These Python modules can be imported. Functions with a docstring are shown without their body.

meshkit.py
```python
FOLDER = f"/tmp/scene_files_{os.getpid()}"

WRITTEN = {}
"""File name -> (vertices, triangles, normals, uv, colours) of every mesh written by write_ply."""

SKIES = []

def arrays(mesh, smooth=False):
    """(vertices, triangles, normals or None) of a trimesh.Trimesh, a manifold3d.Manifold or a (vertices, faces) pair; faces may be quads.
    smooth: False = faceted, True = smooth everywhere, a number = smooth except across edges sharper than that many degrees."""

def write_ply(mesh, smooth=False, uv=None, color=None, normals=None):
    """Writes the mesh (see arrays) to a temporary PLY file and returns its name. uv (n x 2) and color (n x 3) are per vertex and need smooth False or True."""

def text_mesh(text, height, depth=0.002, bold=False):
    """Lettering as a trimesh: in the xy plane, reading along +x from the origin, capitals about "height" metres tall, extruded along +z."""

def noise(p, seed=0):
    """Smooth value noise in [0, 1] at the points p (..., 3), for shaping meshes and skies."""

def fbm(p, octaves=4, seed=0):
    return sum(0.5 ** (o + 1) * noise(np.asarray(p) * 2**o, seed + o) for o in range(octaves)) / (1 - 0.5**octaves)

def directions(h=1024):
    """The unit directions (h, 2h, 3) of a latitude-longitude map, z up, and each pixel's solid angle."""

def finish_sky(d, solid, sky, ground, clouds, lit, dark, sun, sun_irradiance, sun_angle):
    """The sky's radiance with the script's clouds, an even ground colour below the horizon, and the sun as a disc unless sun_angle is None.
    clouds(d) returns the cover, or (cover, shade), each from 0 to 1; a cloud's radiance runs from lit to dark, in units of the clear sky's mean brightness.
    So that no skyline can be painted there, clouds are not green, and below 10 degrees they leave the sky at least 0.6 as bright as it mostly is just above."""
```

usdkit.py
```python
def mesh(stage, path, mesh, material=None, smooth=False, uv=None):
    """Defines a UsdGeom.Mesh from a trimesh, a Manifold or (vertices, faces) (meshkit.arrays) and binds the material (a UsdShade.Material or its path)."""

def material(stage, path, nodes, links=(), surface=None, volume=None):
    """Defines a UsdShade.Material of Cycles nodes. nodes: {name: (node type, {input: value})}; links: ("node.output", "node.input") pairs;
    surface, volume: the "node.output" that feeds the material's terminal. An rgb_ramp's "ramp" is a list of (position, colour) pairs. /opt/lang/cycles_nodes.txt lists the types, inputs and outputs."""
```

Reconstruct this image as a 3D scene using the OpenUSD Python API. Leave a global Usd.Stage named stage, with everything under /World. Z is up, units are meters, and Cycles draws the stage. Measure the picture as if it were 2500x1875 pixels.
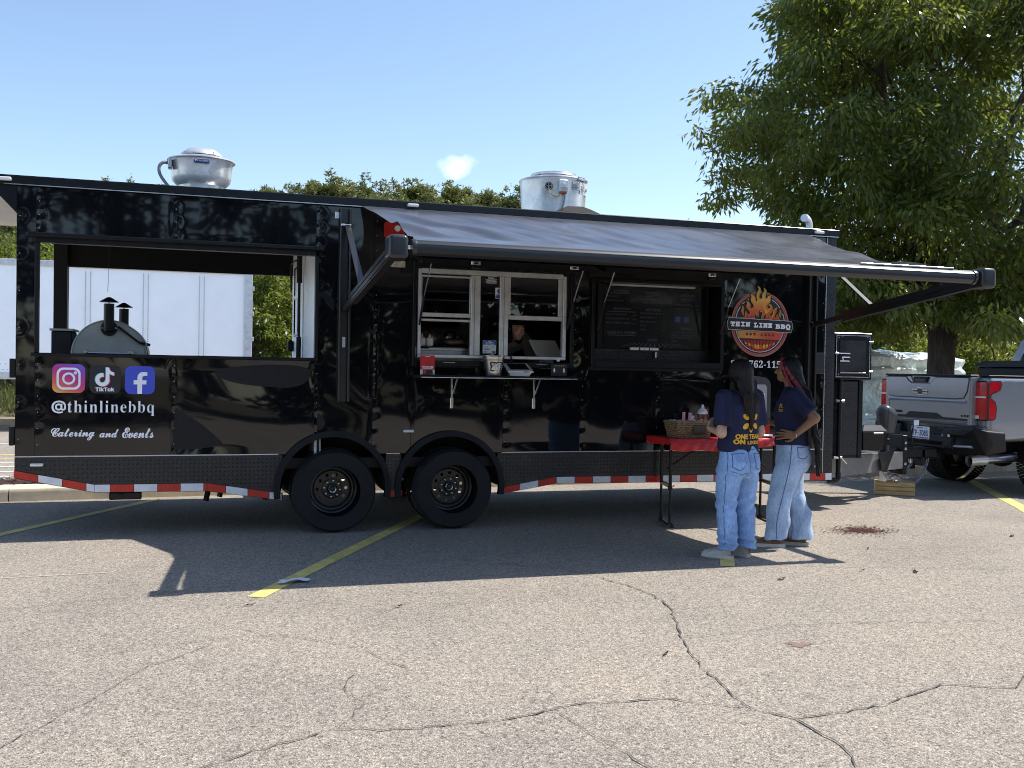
import math, random, glob
import numpy as np, trimesh, usdkit, meshkit
import manifold3d as m3
from pxr import Usd, UsdGeom, UsdLux, UsdShade, Gf, Sdf
from shapely.geometry import Polygon, LineString, Point, MultiPolygon
from shapely.geometry import box as sbox
from shapely import affinity
from shapely.ops import unary_union

S = 0.95                       # one modelling unit is 0.95 m
rng = np.random.default_rng(7)
random.seed(7)
PI = math.pi

stage = Usd.Stage.CreateInMemory()
UsdGeom.SetStageUpAxis(stage, UsdGeom.Tokens.z)
UsdGeom.SetStageMetersPerUnit(stage, 1.0)
UsdGeom.Xform.Define(stage, '/World')
UsdGeom.Scope.Define(stage, '/World/Looks')

# ------------------------------------------------------------------ camera
cam = UsdGeom.Camera.Define(stage, '/World/camera')
R_ = (0.95359484, -0.3006154, 0.01694862)
U_ = (-0.01146564, 0.01999414, 0.99973435)
F_ = (0.30087441, 0.95353585, -0.01561957)
EYE = (0.0, -9.81320059 * S, 1.60367557 * S)
cam.AddTransformOp().Set(Gf.Matrix4d(*R_, 0, *U_, 0, -F_[0], -F_[1], -F_[2], 0, *EYE, 1))
cam.CreateHorizontalApertureAttr(36.0)
cam.CreateVerticalApertureAttr(27.0)
cam.CreateFocalLengthAttr(36.0 * 2450 / 2500)
cam.CreateClippingRangeAttr(Gf.Vec2f(0.05, 2000))
cam.CreateExposureAttr(0.55)

# ------------------------------------------------------------------ sky and sun
SUN = np.array([0.64, 0.02, 1.0]); SUN /= np.linalg.norm(SUN)
sky = UsdLux.DomeLight.Define(stage, '/World/sky')
cl = np.array([0.246, 0.974, 0.2]); cl /= np.linalg.norm(cl)
skym = usdkit.material(stage, '/World/Looks/sky_air', {
    "sky": ("sky_texture", {"sky_type": "single_scattering", "sun_disc": False, "sun_elevation": math.asin(SUN[2]),
                            "sun_rotation": math.atan2(SUN[0], SUN[1]), "air_density": 1.0, "aerosol_density": 0.65, "ozone_density": 1.5, "altitude": 200.0}),
    "tc": ("texture_coordinate", {}),
    "nz": ("noise_texture", {"scale": 26.0, "detail": 5.0, "roughness": 0.6}),
    "nzs": ("vector_math", {"math_type": "scale", "scale": 0.03}),
    "add": ("vector_math", {"math_type": "add"}),
    "off": ("vector_math", {"math_type": "subtract", "vector2": tuple(cl + 0.015)}),
    "str": ("vector_math", {"math_type": "multiply", "vector2": (1.0, 1.0, 1.7)}),
    "len": ("vector_math", {"math_type": "length"}),
    "mr": ("map_range", {"from_min": 0.004, "from_max": 0.021, "to_min": 0.7, "to_max": 0.0, "clamp": True}),
    "mix": ("mix", {"color2": (7.2, 7.6, 8.2)}),
    "bg": ("background_shader", {"strength": 0.145})},
    [("tc.generated", "nz.vector"), ("nz.color", "nzs.vector1"), ("tc.generated", "add.vector1"), ("nzs.vector", "add.vector2"),
     ("add.vector", "off.vector1"), ("off.vector", "str.vector1"), ("str.vector", "len.vector1"), ("len.value", "mr.value"), ("mr.result", "mix.fac"),
     ("sky.color", "mix.color1"), ("mix.color", "bg.color")], surface="bg.background")
UsdShade.MaterialBindingAPI.Apply(sky.GetPrim()).Bind(skym)
sun = UsdLux.DistantLight.Define(stage, '/World/sun')
zx = SUN; xx = np.cross([0, 0, 1], zx); xx /= np.linalg.norm(xx); yx = np.cross(zx, xx)
sun.AddTransformOp().Set(Gf.Matrix4d(*map(float, xx), 0, *map(float, yx), 0, *map(float, zx), 0, 0, 0, 0, 1))
sun.CreateIntensityAttr(1.2); sun.CreateAngleAttr(0.5); sun.CreateNormalizeAttr(True)
sun.CreateColorAttr(Gf.Vec3f(1.0, 0.95, 0.87))

# ------------------------------------------------------------------ naming and tagging
_count = {}
def numbered(parent, name):
    k = (parent, name); n = _count.get(k, 0); _count[k] = n + 1
    return f'{parent}/{name}' if n == 0 else f'{parent}/{name}_{n:03d}'
def setd(prim, **kw):
    for k, v in kw.items():
        if v: prim.SetCustomDataByKey(k, v)
def path_of(p): return str(p.GetPath()) if p is not None else '/World'
def thing(name, label=None, cat=None, loc=(0, 0, 0), rz=0.0, group=None, kind=None):
    x = UsdGeom.Xform.Define(stage, numbered('/World', name))
    x.AddTranslateOp().Set(Gf.Vec3d(*[float(c) * S for c in loc]))
    if rz: x.AddRotateZOp().Set(math.degrees(rz))
    setd(x.GetPrim(), label=label, category=cat, group=group, kind=kind)
    return x.GetPrim()
def arr(mesh):
    if isinstance(mesh, MB): return mesh.get()
    if hasattr(mesh, 'to_mesh'):
        m = mesh.to_mesh(); return np.array(m.vert_properties[:, :3], float), np.array(m.tri_verts, int)
    if isinstance(mesh, (tuple, list)):
        v, f = np.asarray(mesh[0], float), np.asarray(mesh[1], int)
        if f.shape[1] == 4: f = np.vstack([f[:, [0, 1, 2]], f[:, [0, 2, 3]]])
        return v, f
    return np.asarray(mesh.vertices, float), np.asarray(mesh.faces, int)
def part(parent, name, mesh, mat, smooth=35, label=None, cat=None, group=None, kind=None):
    v, f = arr(mesh)
    m = usdkit.mesh(stage, numbered(path_of(parent), name), (v * S, f), mat, smooth=smooth)
    p = m.GetPrim(); setd(p, label=label, category=cat, group=group, kind=kind)
    return p
def group_part(parent, name, label=None):
    x = UsdGeom.Xform.Define(stage, numbered(path_of(parent), name)); setd(x.GetPrim(), label=label)
    return x.GetPrim()
def copy_of(src, loc, rz=0.0, sc=None, label=None, group=None, name=None):
    was = src.GetCustomData(); base = name or src.GetName().rstrip('0123456789').rstrip('_')
    x = UsdGeom.Xform.Define(stage, numbered('/World', base))
    x.AddTranslateOp().Set(Gf.Vec3d(*[float(c) * S for c in loc]))
    if rz: x.AddRotateZOp().Set(math.degrees(rz))
    if sc is not None: x.AddScaleOp().Set(Gf.Vec3f(*map(float, sc)))
    x.GetPrim().GetReferences().AddInternalReference(src.GetPath()); x.GetPrim().SetInstanceable(True)
    setd(x.GetPrim(), label=label or was.get('label'), category=was.get('category'), group=group or was.get('group'))
    return x.GetPrim()

# ------------------------------------------------------------------ mesh helpers
class MB:
    def __init__(self): self.v, self.f, self.n = [], [], 0
    def add(self, mesh):
        v, f = arr(mesh); self.v.append(v); self.f.append(f + self.n); self.n += len(v); return self
    def get(self): return np.vstack(self.v), np.vstack(self.f)
    def box(self, x0, x1, y0, y1, z0, z1): return self.add(bx(x0, x1, y0, y1, z0, z1))
    def cbox(self, x0, x1, y0, y1, z0, z1, b=0.01): return self.add(cbx(x0, x1, y0, y1, z0, z1, b))
    def tube(self, pts, r, n=8, cap=True): return self.add(tube(pts, r, n, cap))
def bx(x0, x1, y0, y1, z0, z1):
    v = np.array([(x, y, z) for x in (x0, x1) for y in (y0, y1) for z in (z0, z1)], float)
    f = np.array([(0, 1, 3, 2), (4, 6, 7, 5), (0, 4, 5, 1), (2, 3, 7, 6), (0, 2, 6, 4), (1, 5, 7, 3)])
    return v, np.vstack([f[:, [0, 1, 2]], f[:, [0, 2, 3]]])
def hullp(p): return arr(m3.Manifold.hull_points(np.asarray(p, np.float32)))
def cbx(x0, x1, y0, y1, z0, z1, b=0.01):
    p = []
    for sx, X in ((1, x0), (-1, x1)):
        for sy, Y in ((1, y0), (-1, y1)):
            for sz, Z in ((1, z0), (-1, z1)):
                p += [(X, Y + sy * b, Z + sz * b), (X + sx * b, Y, Z + sz * b), (X + sx * b, Y + sy * b, Z)]
    return hullp(p)
def tube(pts, r, n=8, cap=True):
    pts = np.asarray(pts, float); m = len(pts)
    r = np.full(m, r, float) if np.ndim(r) == 0 else np.asarray(r, float)
    t = np.gradient(pts, axis=0) if m > 2 else np.repeat([pts[1] - pts[0]], 2, 0)
    t /= np.maximum(np.linalg.norm(t, axis=1, keepdims=True), 1e-9)
    a = np.array([0, 0, 1.0]) if abs(t[0][2]) < .9 else np.array([1.0, 0, 0])
    u = np.cross(t[0], a); u /= np.linalg.norm(u); V = []
    ang = np.arange(n) / n * 2 * PI
    for i in range(m):
        u = u - t[i] * (u @ t[i]); u /= max(np.linalg.norm(u), 1e-9); w = np.cross(t[i], u)
        V.append(pts[i] + r[i] * (np.cos(ang)[:, None] * u + np.sin(ang)[:, None] * w))
    V = np.vstack(V); F = []
    for i in range(m - 1):
        for j in range(n):
            k = (j + 1) % n
            F += [(i * n + j, i * n + k, (i + 1) * n + k), (i * n + j, (i + 1) * n + k, (i + 1) * n + j)]
    if cap:
        V = np.vstack([V, pts[0], pts[-1]]); c0, c1 = len(V) - 2, len(V) - 1
        for j in range(n):
            k = (j + 1) % n
            F += [(c0, k, j), (c1, (m - 1) * n + j, (m - 1) * n + k)]
    return V, np.array(F)
def beam(p0, p1, w, h, up=(0, 0, 1)):
    p0, p1 = np.asarray(p0, float), np.asarray(p1, float); d = p1 - p0; d /= np.linalg.norm(d)
    s = np.cross(d, up); s /= np.linalg.norm(s); u = np.cross(s, d)
    return hullp([p + a * s * w / 2 + b * u * h / 2 for p in (p0, p1) for a in (-1, 1) for b in (-1, 1)])
def lathe(prof, n=32, at=(0, 0, 0), axis='z'):
    prof = np.asarray(prof, float); m = len(prof); a = np.arange(n) / n * 2 * PI
    V = np.stack([np.outer(prof[:, 0], np.cos(a)), np.outer(prof[:, 0], np.sin(a)), np.repeat(prof[:, 1][:, None], n, 1)], -1).reshape(-1, 3)
    F = []
    for i in range(m - 1):
        for j in range(n):
            k = (j + 1) % n
            F += [(i * n + j, i * n + k, (i + 1) * n + k), (i * n + j, (i + 1) * n + k, (i + 1) * n + j)]
    F = np.array(F)
    if axis == 'y': V = V[:, [0, 2, 1]] * [1, -1, 1]        # profile axis runs along -y
    if axis == 'x': V = V[:, [2, 0, 1]]
    return V + np.asarray(at, float), F
def disc(r, n, at, axis='z', r0=0.0): return lathe([(r0, 0), (r, 0)], n, at, axis)
def polys(g):
    if g.is_empty: return []
    return [p for p in (g.geoms if hasattr(g, 'geoms') else [g]) if p.geom_type == 'Polygon' and p.area > 1e-9]
def prism(g, depth):
    mb = MB()
    for p in polys(g):
        t = trimesh.creation.extrude_polygon(p, depth, engine='earcut'); mb.add((t.vertices, t.faces))
    return mb.get()
def wall(g, depth, y=0.0):
    """Polygon in (x, z) as a plate whose back is at y and whose face stands depth in front of it (towards -y)."""
    v, f = prism(g, depth); return np.stack([v[:, 0], y - v[:, 2], v[:, 1]], 1), f
def facex(g, depth, x=0.0):
    """Polygon in (y', z) read from -x side (y' = -y) as a plate facing -x."""
    v, f = prism(g, depth); return np.stack([x - v[:, 2], -v[:, 0], v[:, 1]], 1), f
def xf(mesh, rz=0.0, rx=0.0, ry=0.0, sc=1.0, t=(0, 0, 0)):
    v, f = arr(mesh); v = v * sc
    for ang, (i, j) in ((rx, (1, 2)), (ry, (2, 0)), (rz, (0, 1))):
        if ang:
            c, s = math.cos(ang), math.sin(ang); w = v.copy(); w[:, i] = c * v[:, i] - s * v[:, j]; w[:, j] = s * v[:, i] + c * v[:, j]; v = w
    return v + np.asarray(t, float), f
def spheres_hull(pts, r, n=12):
    s = m3.Manifold.sphere(r, n); return m3.Manifold.batch_hull([s.translate(list(map(float, p))) for p in pts])
def rbox(x0, x1, y0, y1, z0, z1, r, n=12):
    return spheres_hull([(x, y, z) for x in (x0 + r, x1 - r) for y in (y0 + r, y1 - r) for z in (z0 + r, z1 - r)], r, n)
def smooth_poly(pts, closed=True, k=4):
    """Catmull-Rom through the points."""
    p = np.asarray(pts, float); n = len(p); out = []
    rngi = range(n) if closed else range(n - 1)
    for i in rngi:
        g = lambda j: p[j % n] if closed else p[min(max(j, 0), n - 1)]
        a, b, c, d = g(i - 1), g(i), g(i + 1), g(i + 2)
        for t in np.arange(k) / k:
            out.append(.5 * (2 * b + (c - a) * t + (2 * a - 5 * b + 4 * c - d) * t * t + (3 * b - a - 3 * c + d) * t ** 3))
    if not closed: out.append(p[-1])
    return np.array(out)
def rrect(x0, z0, x1, z1, r): return sbox(x0 + r, z0 + r, x1 - r, z1 - r).buffer(r, quad_segs=5)

# lettering ---------------------------------------------------------
FD = glob.glob("/opt/blender-*/*/datafiles/fonts")[0]
ALPH = {'serif': (0x1D400, 0x1D41A, 0x1D7CE), 'script': (0x1D4D0, 0x1D4EA, None), 'slab': (0x1D670, 0x1D68A, 0x1D7F6), 'sans': None}
def text_shape(text, height, style='sans', bold=0, track=0.0, thin=0.0):
    """Lettering as a shapely shape, base line at 0, capitals about height tall."""
    from PIL import Image, ImageDraw, ImageFont
    fn = 'Inter.woff2' if style == 'sans' else 'NotoSansMath-Regular.woff2'
    font = ImageFont.truetype(f'{FD}/{fn}', 96); x = 0.0; out = []
    for c in text:
        g = c; a = ALPH[style]
        if a:
            if 'A' <= c <= 'Z': g = chr(a[0] + ord(c) - 65)
            elif 'a' <= c <= 'z': g = chr(a[1] + ord(c) - 97)
            elif c.isdigit() and a[2]: g = chr(a[2] + int(c))
        adv = font.getlength(g)
        if c != ' ':
            x0, y0, x1, y1 = font.getbbox(g, anchor='ls', stroke_width=bold)
            im = Image.new('L', (int(x1 - x0) + 8, int(y1 - y0) + 8))
            ImageDraw.Draw(im).text((4 - x0, 4 - y0), g, 255, font, anchor='ls', stroke_width=bold)
            on = np.pad(np.asarray(im) > 127, ((0, 0), (1, 1))).astype(np.int8)
            rows, st = np.nonzero(np.diff(on, axis=1) == 1); en = np.nonzero(np.diff(on, axis=1) == -1)[1]
            if len(rows):
                sh = unary_union([sbox(s, -r - 1, e, -r) for s, r, e in zip(st, rows, en)]).buffer(.7).buffer(-.7 - thin).simplify(.8)
                out.append(affinity.translate(sh, x + x0 - 4, 4 - y0))
        x += adv + track * 96
    return affinity.scale(unary_union(out), height / 70, height / 70, origin=(0, 0))
def fit(g, x0, z0, x1, z1):
    a, b, c, d = g.bounds
    return affinity.translate(affinity.scale(affinity.translate(g, -a, -b), (x1 - x0) / (c - a), (z1 - z0) / (d - b), origin=(0, 0)), x0, z0)

# implicit surfaces -------------------------------------------------
def surfnet(f, lo, hi, h):
    lo = np.asarray(lo, float); hi = np.asarray(hi, float); n = np.ceil((hi - lo) / h).astype(int) + 1
    ax = [lo[i] + h * np.arange(n[i]) for i in range(3)]
    P = np.stack(np.meshgrid(*ax, indexing='ij'), -1).reshape(-1, 3)
    V = np.concatenate([f(P[i:i + 400000]) for i in range(0, len(P), 400000)]).reshape(n)
    sg = V < 0; c = n - 1; acc = np.zeros((*c, 3)); cnt = np.zeros(c)
    cor = [(i, j, k) for i in (0, 1) for j in (0, 1) for k in (0, 1)]
    sl = lambda o: tuple(slice(o[d], o[d] + c[d]) for d in range(3))
    for a in cor:
        for d in range(3):
            if a[d] == 0:
                b = tuple(a[e] + (e == d) for e in range(3)); va, vb = V[sl(a)], V[sl(b)]
                m = (va < 0) != (vb < 0); t = np.where(m, va / np.where(m, va - vb, 1), 0)
                pos = np.broadcast_to(np.array(a, float), (*c, 3)).copy(); pos[..., d] += t
                acc += pos * m[..., None]; cnt += m
    act = cnt > 0; idx = np.full(c, -1); idx[act] = np.arange(act.sum())
    ci = np.argwhere(act); verts = lo + h * (ci + acc[act] / cnt[act][:, None]); F = []
    for d in range(3):
        e, g = [(1, 2), (2, 0), (0, 1)][d]
        s0 = [slice(0, n[0]), slice(0, n[1]), slice(0, n[2])]; s1 = list(s0)
        s0[d] = slice(0, n[d] - 1); s1[d] = slice(1, n[d])
        ch = np.argwhere(sg[tuple(s0)] != sg[tuple(s1)])
        ch = ch[(ch[:, e] > 0) & (ch[:, g] > 0) & (ch[:, e] < c[e]) & (ch[:, g] < c[g])]
        if not len(ch): continue
        q = []
        for de, dg in ((1, 1), (0, 1), (0, 0), (1, 0)):
            o = ch.copy(); o[:, e] -= de; o[:, g] -= dg; q.append(idx[tuple(o.T)])
        q = np.stack(q, 1); inside = sg[tuple(ch.T)]
        q = np.where(inside[:, None], q, q[:, ::-1]); q = q[(q >= 0).all(1)]
        F.append(q)
    F = np.vstack(F); return verts, np.vstack([F[:, [0, 1, 2]], F[:, [0, 2, 3]]])
def rcone(P, a, b, ra, rb):
    a, b = np.asarray(a, float), np.asarray(b, float); d = b - a
    t = np.clip(((P - a) @ d) / max(d @ d, 1e-12), 0, 1)
    return np.linalg.norm(P - a - t[:, None] * d, axis=1) - (ra + (rb - ra) * t)
def ell(P, c, r, R=None):
    q = P - np.asarray(c, float)
    if R is not None: q = q @ R
    r = np.asarray(r, float); k = np.linalg.norm(q / r, axis=1)
    return (k - 1) * r.min() if False else k * (k - 1) / np.maximum(np.linalg.norm(q / r ** 2, axis=1), 1e-9)
def smin(a, b, k):
    h = np.clip(.5 + .5 * (b - a) / k, 0, 1); return b + (a - b) * h - k * h * (1 - h)
def smins(l, k):
    o = l[0]
    for x in l[1:]: o = smin(o, x, k)
    return o
def project(v, f, direction, far=1.0, steps=60):
    """Moves the points along direction until they lie on the implicit surface f."""
    d = np.asarray(direction, float); p = v.copy() - d * far; t = np.zeros(len(v))
    for _ in range(steps):
        q = f(p + t[:, None] * d); t = np.minimum(t + q * .8, 2 * far)
    return p + t[:, None] * d
def decal(g, f, lift=0.004, size=0.02, back=True, rot=0.0, origin=(0, 0)):
    """Flat print (x, z shape) laid on the -y side of the implicit surface f."""
    mb = MB()
    for p in polys(g):
        v, fc = trimesh.creation.triangulate_polygon(p, engine='earcut')
        v = np.column_stack([v, np.zeros(len(v))]); v, fc = trimesh.remesh.subdivide_to_size(v, fc, size); mb.add((v, fc))
    v, fc = mb.get(); q = np.stack([v[:, 0], np.zeros(len(v)), v[:, 1]], 1)
    if rot:
        c, s = math.cos(rot), math.sin(rot); d = np.array([-s, c, 0]); q = q @ np.array([[c, s, 0], [-s, c, 0], [0, 0, 1]])
    else: d = np.array([0, 1.0, 0])
    q[:, :2] += origin
    q = project(q, f, d); return q - lift * d, fc
# ------------------------------------------------------------------ materials
def mat(name, col, rough=0.5, metal=0.0, spec=0.5, var=None, bump=None, coat=0.0, sheen=0.0, emit=None, aniso=None, stretch=None, island=0.0, rvar=None):
    nodes = {"p": ("principled_bsdf", {"base_color": col, "roughness": rough, "metallic": metal, "specular_ior_level": spec, "coat_weight": coat, "sheen_weight": sheen})}
    links = []
    if emit: nodes["p"][1].update({"emission_color": emit[0], "emission_strength": emit[1]})
    if var or bump or rvar:
        nodes["g"] = ("texture_coordinate", {})
        src = "g.object"
        if stretch:
            nodes["map"] = ("mapping", {"scale": stretch}); links.append((src, "map.vector")); src = "map.vector"
    last = None
    if var:
        sc, am = var[0], var[1]; det = var[2] if len(var) > 2 else 4.0
        nodes["n"] = ("noise_texture", {"scale": sc, "detail": det, "roughness": .62})
        nodes["r"] = ("rgb_ramp", {"ramp": [(.28, tuple(max(0, c * (1 - am)) for c in col)), (.72, tuple(min(1, c * (1 + am)) for c in col))]})
        links += [(src, "n.vector"), ("n.fac", "r.fac")]; last = "r.color"
    if island:
        nodes["geo"] = ("geometry", {}); nodes["hm"] = ("map_range", {"from_min": 0.0, "from_max": 1.0, "to_min": 1 - island, "to_max": 1 + island})
        nodes["hv"] = ("hsv", {"color": col}); links += [("geo.random_per_island", "hm.value"), ("hm.result", "hv.value")]
        if last: links.append((last, "hv.color"))
        last = "hv.color"
    if last: links.append((last, "p.base_color"))
    if bump:
        nodes["bn"] = ("noise_texture", {"scale": bump[0], "detail": 4.0, "roughness": .6}); nodes["b"] = ("bump", {"strength": bump[1], "distance": bump[2]})
        links += [(src, "bn.vector"), ("bn.fac", "b.height"), ("b.normal", "p.normal")]
    if rvar:
        nodes["rn"] = ("noise_texture", {"scale": rvar[0], "detail": 4.0}); nodes["rr"] = ("map_range", {"from_min": .3, "from_max": .7, "to_min": rvar[1], "to_max": rvar[2]})
        links += [(src, "rn.vector"), ("rn.fac", "rr.value"), ("rr.result", "p.roughness")]
    return usdkit.material(stage, f'/World/Looks/{name}', nodes, links, surface="p.BSDF")

def leaf_mat(name, col, trans, rough=0.4, isl=0.35, spec=0.5, mixf=0.35):
    return usdkit.material(stage, f'/World/Looks/{name}', {
        "geo": ("geometry", {}), "m": ("map_range", {"to_min": 1 - isl, "to_max": 1 + isl}), "hh": ("map_range", {"to_min": .485, "to_max": .515}),
        "h1": ("hsv", {"color": col}), "h2": ("hsv", {"color": trans}),
        "p": ("principled_bsdf", {"roughness": rough, "specular_ior_level": spec}), "t": ("translucent_bsdf", {}), "x": ("mix_closure", {"fac": mixf})},
        [("geo.random_per_island", "m.value"), ("geo.random_per_island", "hh.value"), ("m.result", "h1.value"), ("m.result", "h2.value"), ("hh.result", "h1.hue"), ("hh.result", "h2.hue"),
         ("h1.color", "p.base_color"), ("h2.color", "t.color"), ("p.BSDF", "x.closure1"), ("t.BSDF", "x.closure2")], surface="x.closure")

def gradient_mat(name, axis_ramp, z0, z1, rough=0.35, axis='z', skew=0.0):
    n = {"g": ("geometry", {}), "s": ("separate_xyz", {}), "k": ("math", {"math_type": "multiply", "value2": skew}), "a": ("math", {"math_type": "add"}),
         "m": ("map_range", {"from_min": z0 * S, "from_max": z1 * S, "clamp": True}), "r": ("rgb_ramp", {"ramp": axis_ramp}), "p": ("principled_bsdf", {"roughness": rough})}
    o = 'x' if axis == 'z' else 'z'
    return usdkit.material(stage, f'/World/Looks/{name}', n, [("g.position", "s.vector"), (f"s.{o}", "k.value1"), (f"s.{axis}", "a.value1"), ("k.value", "a.value2"), ("a.value", "m.value"), ("m.result", "r.fac"), ("r.color", "p.base_color")], surface="p.BSDF")

M = {}
M['paint'] = mat('gloss_black_paint', (.0035, .0035, .0042), .035, spec=.5, coat=.25)
M['trim'] = mat('black_trim', (.005, .005, .006), .3, spec=.3, var=(9, .4))
M['satin'] = mat('satin_black', (.006, .006, .007), .45, spec=.3, var=(12, .3))
M['matte'] = mat('matte_black', (.006, .006, .007), .8)
M['tread'] = mat('tread_plate_black', (.012, .012, .013), .3, spec=.5, rvar=(6, .24, .42))
M['rubber'] = mat('tyre_rubber', (.008, .008, .008), .75, spec=.3, var=(5, .45), bump=(60, .15, .002))
M['rim'] = mat('rim_black', (.012, .012, .013), .3, spec=.6)
M['chrome'] = mat('bright_metal', (.75, .75, .76), .18, metal=1)
M['alu'] = mat('brushed_aluminium', (.62, .63, .65), .3, metal=1, var=(14, .12), stretch=(1, 1, 14), rvar=(8, .2, .42))
M['spun'] = mat('spun_aluminium', (.74, .74, .74), .36, metal=.62, var=(5, .12), rvar=(7, .22, .42), bump=(40, .05, .002))
M['frame'] = mat('mill_aluminium', (.6, .6, .6), .38, metal=.55, var=(10, .14), rvar=(9, .3, .5))
M['steel'] = mat('stainless_steel', (.5, .5, .5), .28, metal=1, var=(10, .1))
M['galv'] = mat('galvanised_chain', (.42, .43, .45), .4, metal=.9, var=(30, .25))
M['white'] = mat('white_plastic', (.75, .75, .74), .45, var=(8, .06))
M['vinyl'] = mat('white_vinyl', (.82, .82, .84), .4)
M['red'] = mat('red_reflective', (.42, .02, .012), .3, var=(14, .18))
M['tapewhite'] = mat('white_reflective', (.62, .63, .65), .3, var=(14, .12))
M['redplastic'] = mat('red_plastic_film', (.48, .012, .016), .36, spec=.5, var=(4, .15), bump=(9, .35, .01))
M['awning'] = mat('awning_vinyl', (.06, .061, .073), .27, spec=.9, var=(2.2, .3), rvar=(2.5, .22, .36))
M['interior'] = mat('interior_panel', (.72, .72, .72), .6, var=(3, .08))
M['navy'] = mat('navy_cotton', (.006, .008, .036), .9, sheen=.0, var=(9, .3), bump=(28, .3, .006))
M['grayshirt'] = mat('grey_cotton', (.2, .185, .155), .9, sheen=.15, var=(9, .15), bump=(25, .25, .006))
def denim(name, col):
    return usdkit.material(stage, f'/World/Looks/{name}', {
        "g": ("texture_coordinate", {}), "n": ("noise_texture", {"scale": 5.0, "detail": 5.0, "roughness": .65}), "mp": ("mapping", {"scale": (90, 90, 14)}), "f": ("noise_texture", {"scale": 2.0, "detail": 3.0}),
        "r": ("rgb_ramp", {"ramp": [(.3, tuple(c * .78 for c in col)), (.52, col), (.75, tuple(min(1, c * 1.25 + .02) for c in col))]}),
        "r2": ("rgb_ramp", {"ramp": [(.35, (.8, .8, .8)), (.65, (1.15, 1.15, 1.15))]}), "mx": ("mix", {"mix_type": "multiply", "fac": 1.0}),
        "w": ("noise_texture", {"scale": 11.0, "detail": 3.0, "distortion": .8}), "b": ("bump", {"strength": .35, "distance": .012}), "p": ("principled_bsdf", {"roughness": .85, "sheen_weight": .1})},
        [("g.object", "n.vector"), ("g.object", "mp.vector"), ("mp.vector", "f.vector"), ("n.fac", "r.fac"), ("f.fac", "r2.fac"), ("r.color", "mx.color1"), ("r2.color", "mx.color2"), ("mx.color", "p.base_color"),
         ("g.object", "w.vector"), ("w.fac", "b.height"), ("b.normal", "p.normal")], surface="p.BSDF")
M['denim'] = denim('blue_denim', (.24, .39, .67))
M['denim2'] = denim('light_denim', (.36, .48, .66))
M['stitch'] = mat('denim_seam', (.045, .08, .19), .9)
M['skin'] = mat('fair_skin', (.50, .30, .22), .5, var=(12, .08))
M['skin2'] = mat('brown_skin', (.24, .115, .062), .48, var=(12, .1))
def hairm(name, col):
    return mat(name, col, .5, spec=.25, var=(1.0, .6, 3.0), stretch=(55, 55, 3), bump=(1.0, .7, .006))
M['hair'] = hairm('dark_brown_hair', (.011, .007, .0055))
M['hair2'] = hairm('black_hair', (.006, .0055, .006))
M['redhair'] = mat('red_braid', (.22, .012, .03), .45, var=(40, .4))
M['yellow'] = mat('yellow_print', (.68, .36, .015), .7)
M['shoe'] = mat('pale_mesh_shoe', (.47, .45, .42), .8, var=(30, .25), bump=(60, .4, .003))
M['suede'] = mat('tan_suede', (.155, .088, .05), .95, sheen=.3, var=(16, .22))
M['sole'] = mat('cream_sole', (.5, .46, .39), .7, var=(14, .12))
M['wood'] = mat('treated_timber', (.52, .36, .15), .75, var=(3, .3), stretch=(2, 14, 14), island=.12)
M['screen'] = mat('screen_glass', (.006, .0065, .009), .12, spec=.5)
M['silver'] = mat('silver_car_paint', (.27, .275, .285), .2, metal=.5, coat=1.0, spec=.5)
M['darkglass'] = mat('dark_glass', (.01, .01, .012), .05)
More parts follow.
